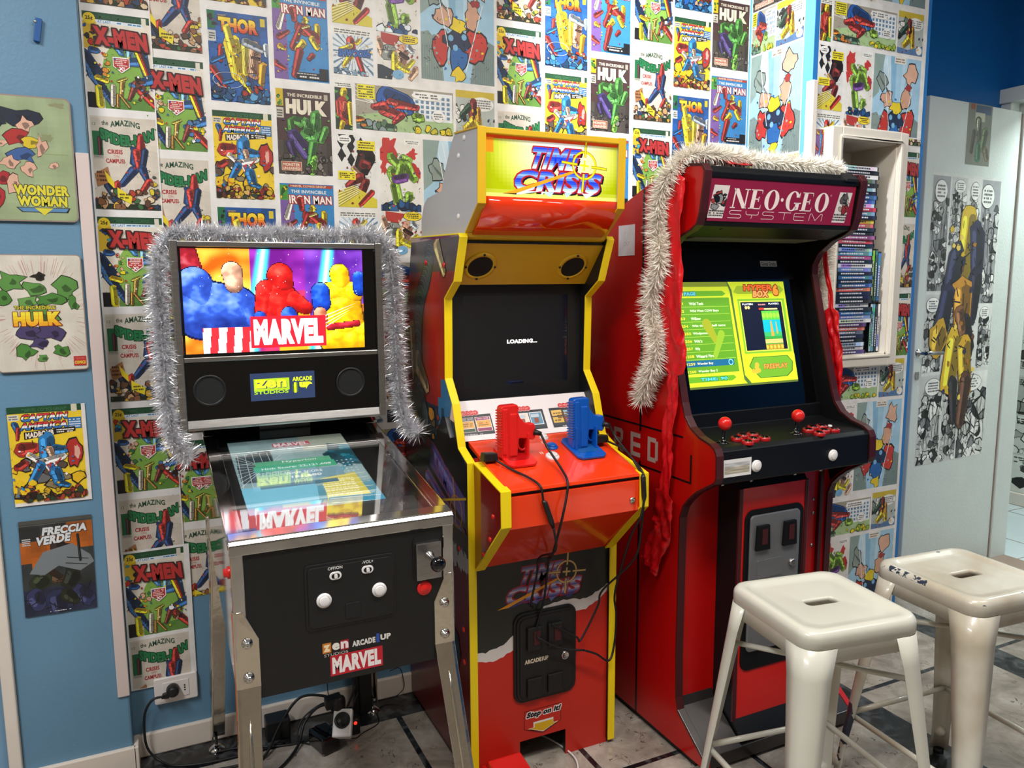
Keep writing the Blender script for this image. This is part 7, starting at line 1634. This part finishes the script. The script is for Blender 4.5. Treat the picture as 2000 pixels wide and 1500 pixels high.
# ================================================================ stools
def make_stool(mt, label):
    S = thing('metal_stool', (0, 0, 0), label, 'stool', 'metal stools in front of the red cabinet')
    H = .655; h2 = .151
    # seat: pressed sheet with rolled edge, shallow dish and hand slot
    def sq(r, hw, z, n=6):
        o = []
        for cx, cy, a in ((hw-r, -hw+r, -90), (hw-r, hw-r, 0), (-hw+r, hw-r, 90), (-hw+r, -hw+r, 180)):
            for k in range(n+1): t_ = math.radians(a+90*k/n); o.append((cx+r*math.cos(t_), cy+r*math.sin(t_), z))
        return o
    n = 28
    rings = [sq(.039, h2-.002, H-.072), sq(.039, h2-.002, H-.040), sq(.039, h2-.0018, H-.039), sq(.040, h2, H-.037), sq(.040, h2, H-.016), sq(.040, h2-.0004, H-.0125), sq(.040, h2-.0015, H-.009), sq(.039, h2-.005, H-.003), sq(.038, h2-.010, H-.0005), sq(.036, h2-.017, H), sq(.034, h2-.026, H-.0008), sq(.03, h2-.031, H-.005), sq(.03, h2-.05, H-.0065)]
    sl_ = []
    # slot outline with the same vertex count
    def slot(z, e=0):
        o = []
        for cx, cy, a in ((.030, -.003, -90), (.030, .003, 0), (-.030, .003, 90), (-.030, -.003, 180)):
            for k in range(7): t_ = math.radians(a+90*k/6); o.append((cx+(.0115+e)*math.cos(t_), cy+(.0115+e)*math.sin(t_), z))
        return o
    rings += [slot(H-.0065, .006), slot(H-.0075, .001), slot(H-.011, 0), slot(H-.018, 0)]
    b = MB(); vs = [p for r in rings for p in r]
    b.add(vs, [(j*n+i, j*n+(i+1) % n, (j+1)*n+(i+1) % n, (j+1)*n+i) for j in range(len(rings)-1) for i in range(n)], True)
    # underside skin of the skirt
    o = b.build('seat', mt, S); so_ = o.modifiers.new('s', 'SOLIDIFY'); so_.thickness = .0016; so_.offset = -1
    for sx, sy in ((-1, -1), (1, -1), (1, 1), (-1, 1)):
        rows = []; fx, fy = .206, .206
        for i in range(10):
            t = i/9; z = (H-.04)*(1-t)+.012*t; tx = (h2-.0003)+(fx-h2+.0003)*t; w_ = .068-.036*min(1, t*1.2); rd = .039-.022*t; pts = []
            if i == 0: w_ = .074
            pts.append((tx-w_, tx)); 
            for k in range(6): a = math.radians(90*k/5); pts.append((tx-rd+rd*math.sin(a), tx-rd+rd*math.cos(a)))
            pts.append((tx, tx-w_))
            rows.append([(sx*a, sy*c, z) for a, c in pts])
        b = MB(); m = 8
        b.add([p for r in rows for p in r], [(j*m+i, j*m+i+1, (j+1)*m+i+1, (j+1)*m+i) for j in range(9) for i in range(m-1)], True)
        lg = b.build('leg', mt, S); so_ = lg.modifiers.new('s', 'SOLIDIFY'); so_.thickness = .0018; so_.offset = 0
        MB().ball((sx*(.194), sy*(.194), .07), .017, 14).build('leg_dimple', mt, lg)
        MB().cyl((sx*.197, sy*.197, 0), (sx*.197, sy*.197, .014), .014, 14).build('rubber_foot', 'black_rubber', lg)
    def at_z(z): t = (H-.05-z)/(H-.062); return (h2-.006)+(.206-h2+.006)*t-.008
    a = at_z(.215)
    for p, q in (((-a, -a), (a, -a)), ((a, -a), (a, a)), ((a, a), (-a, a)), ((-a, a), (-a, -a))):
        MB().tube([(p[0], p[1], .215), (q[0]*.5+p[0]*.5, q[1]*.5+p[1]*.5, .215), (q[0], q[1], .215)], .0075, 12).build('footrest_bar', mt, S)
    a = at_z(.50)
    for s in (1, -1): MB().tube([(-a, s*a, .50+.004*s), (0, 0, .50+.004*s), (a, -s*a, .50+.004*s)], .0065, 12).build('cross_brace', mt, S)
    return S
s1 = make_stool('stool_cream', 'cream metal stool with a clean seat, nearest the red cabinet')
s1.location = (1.366, 1.222, 0); s1.rotation_euler = (0, 0, math.radians(-8.5))
s2 = make_stool('stool_worn', 'worn cream metal stool with chipped dark edges, rightmost of the two')
s2.location = (1.822, 1.182, 0); s2.rotation_euler = (0, 0, math.radians(-4.5))
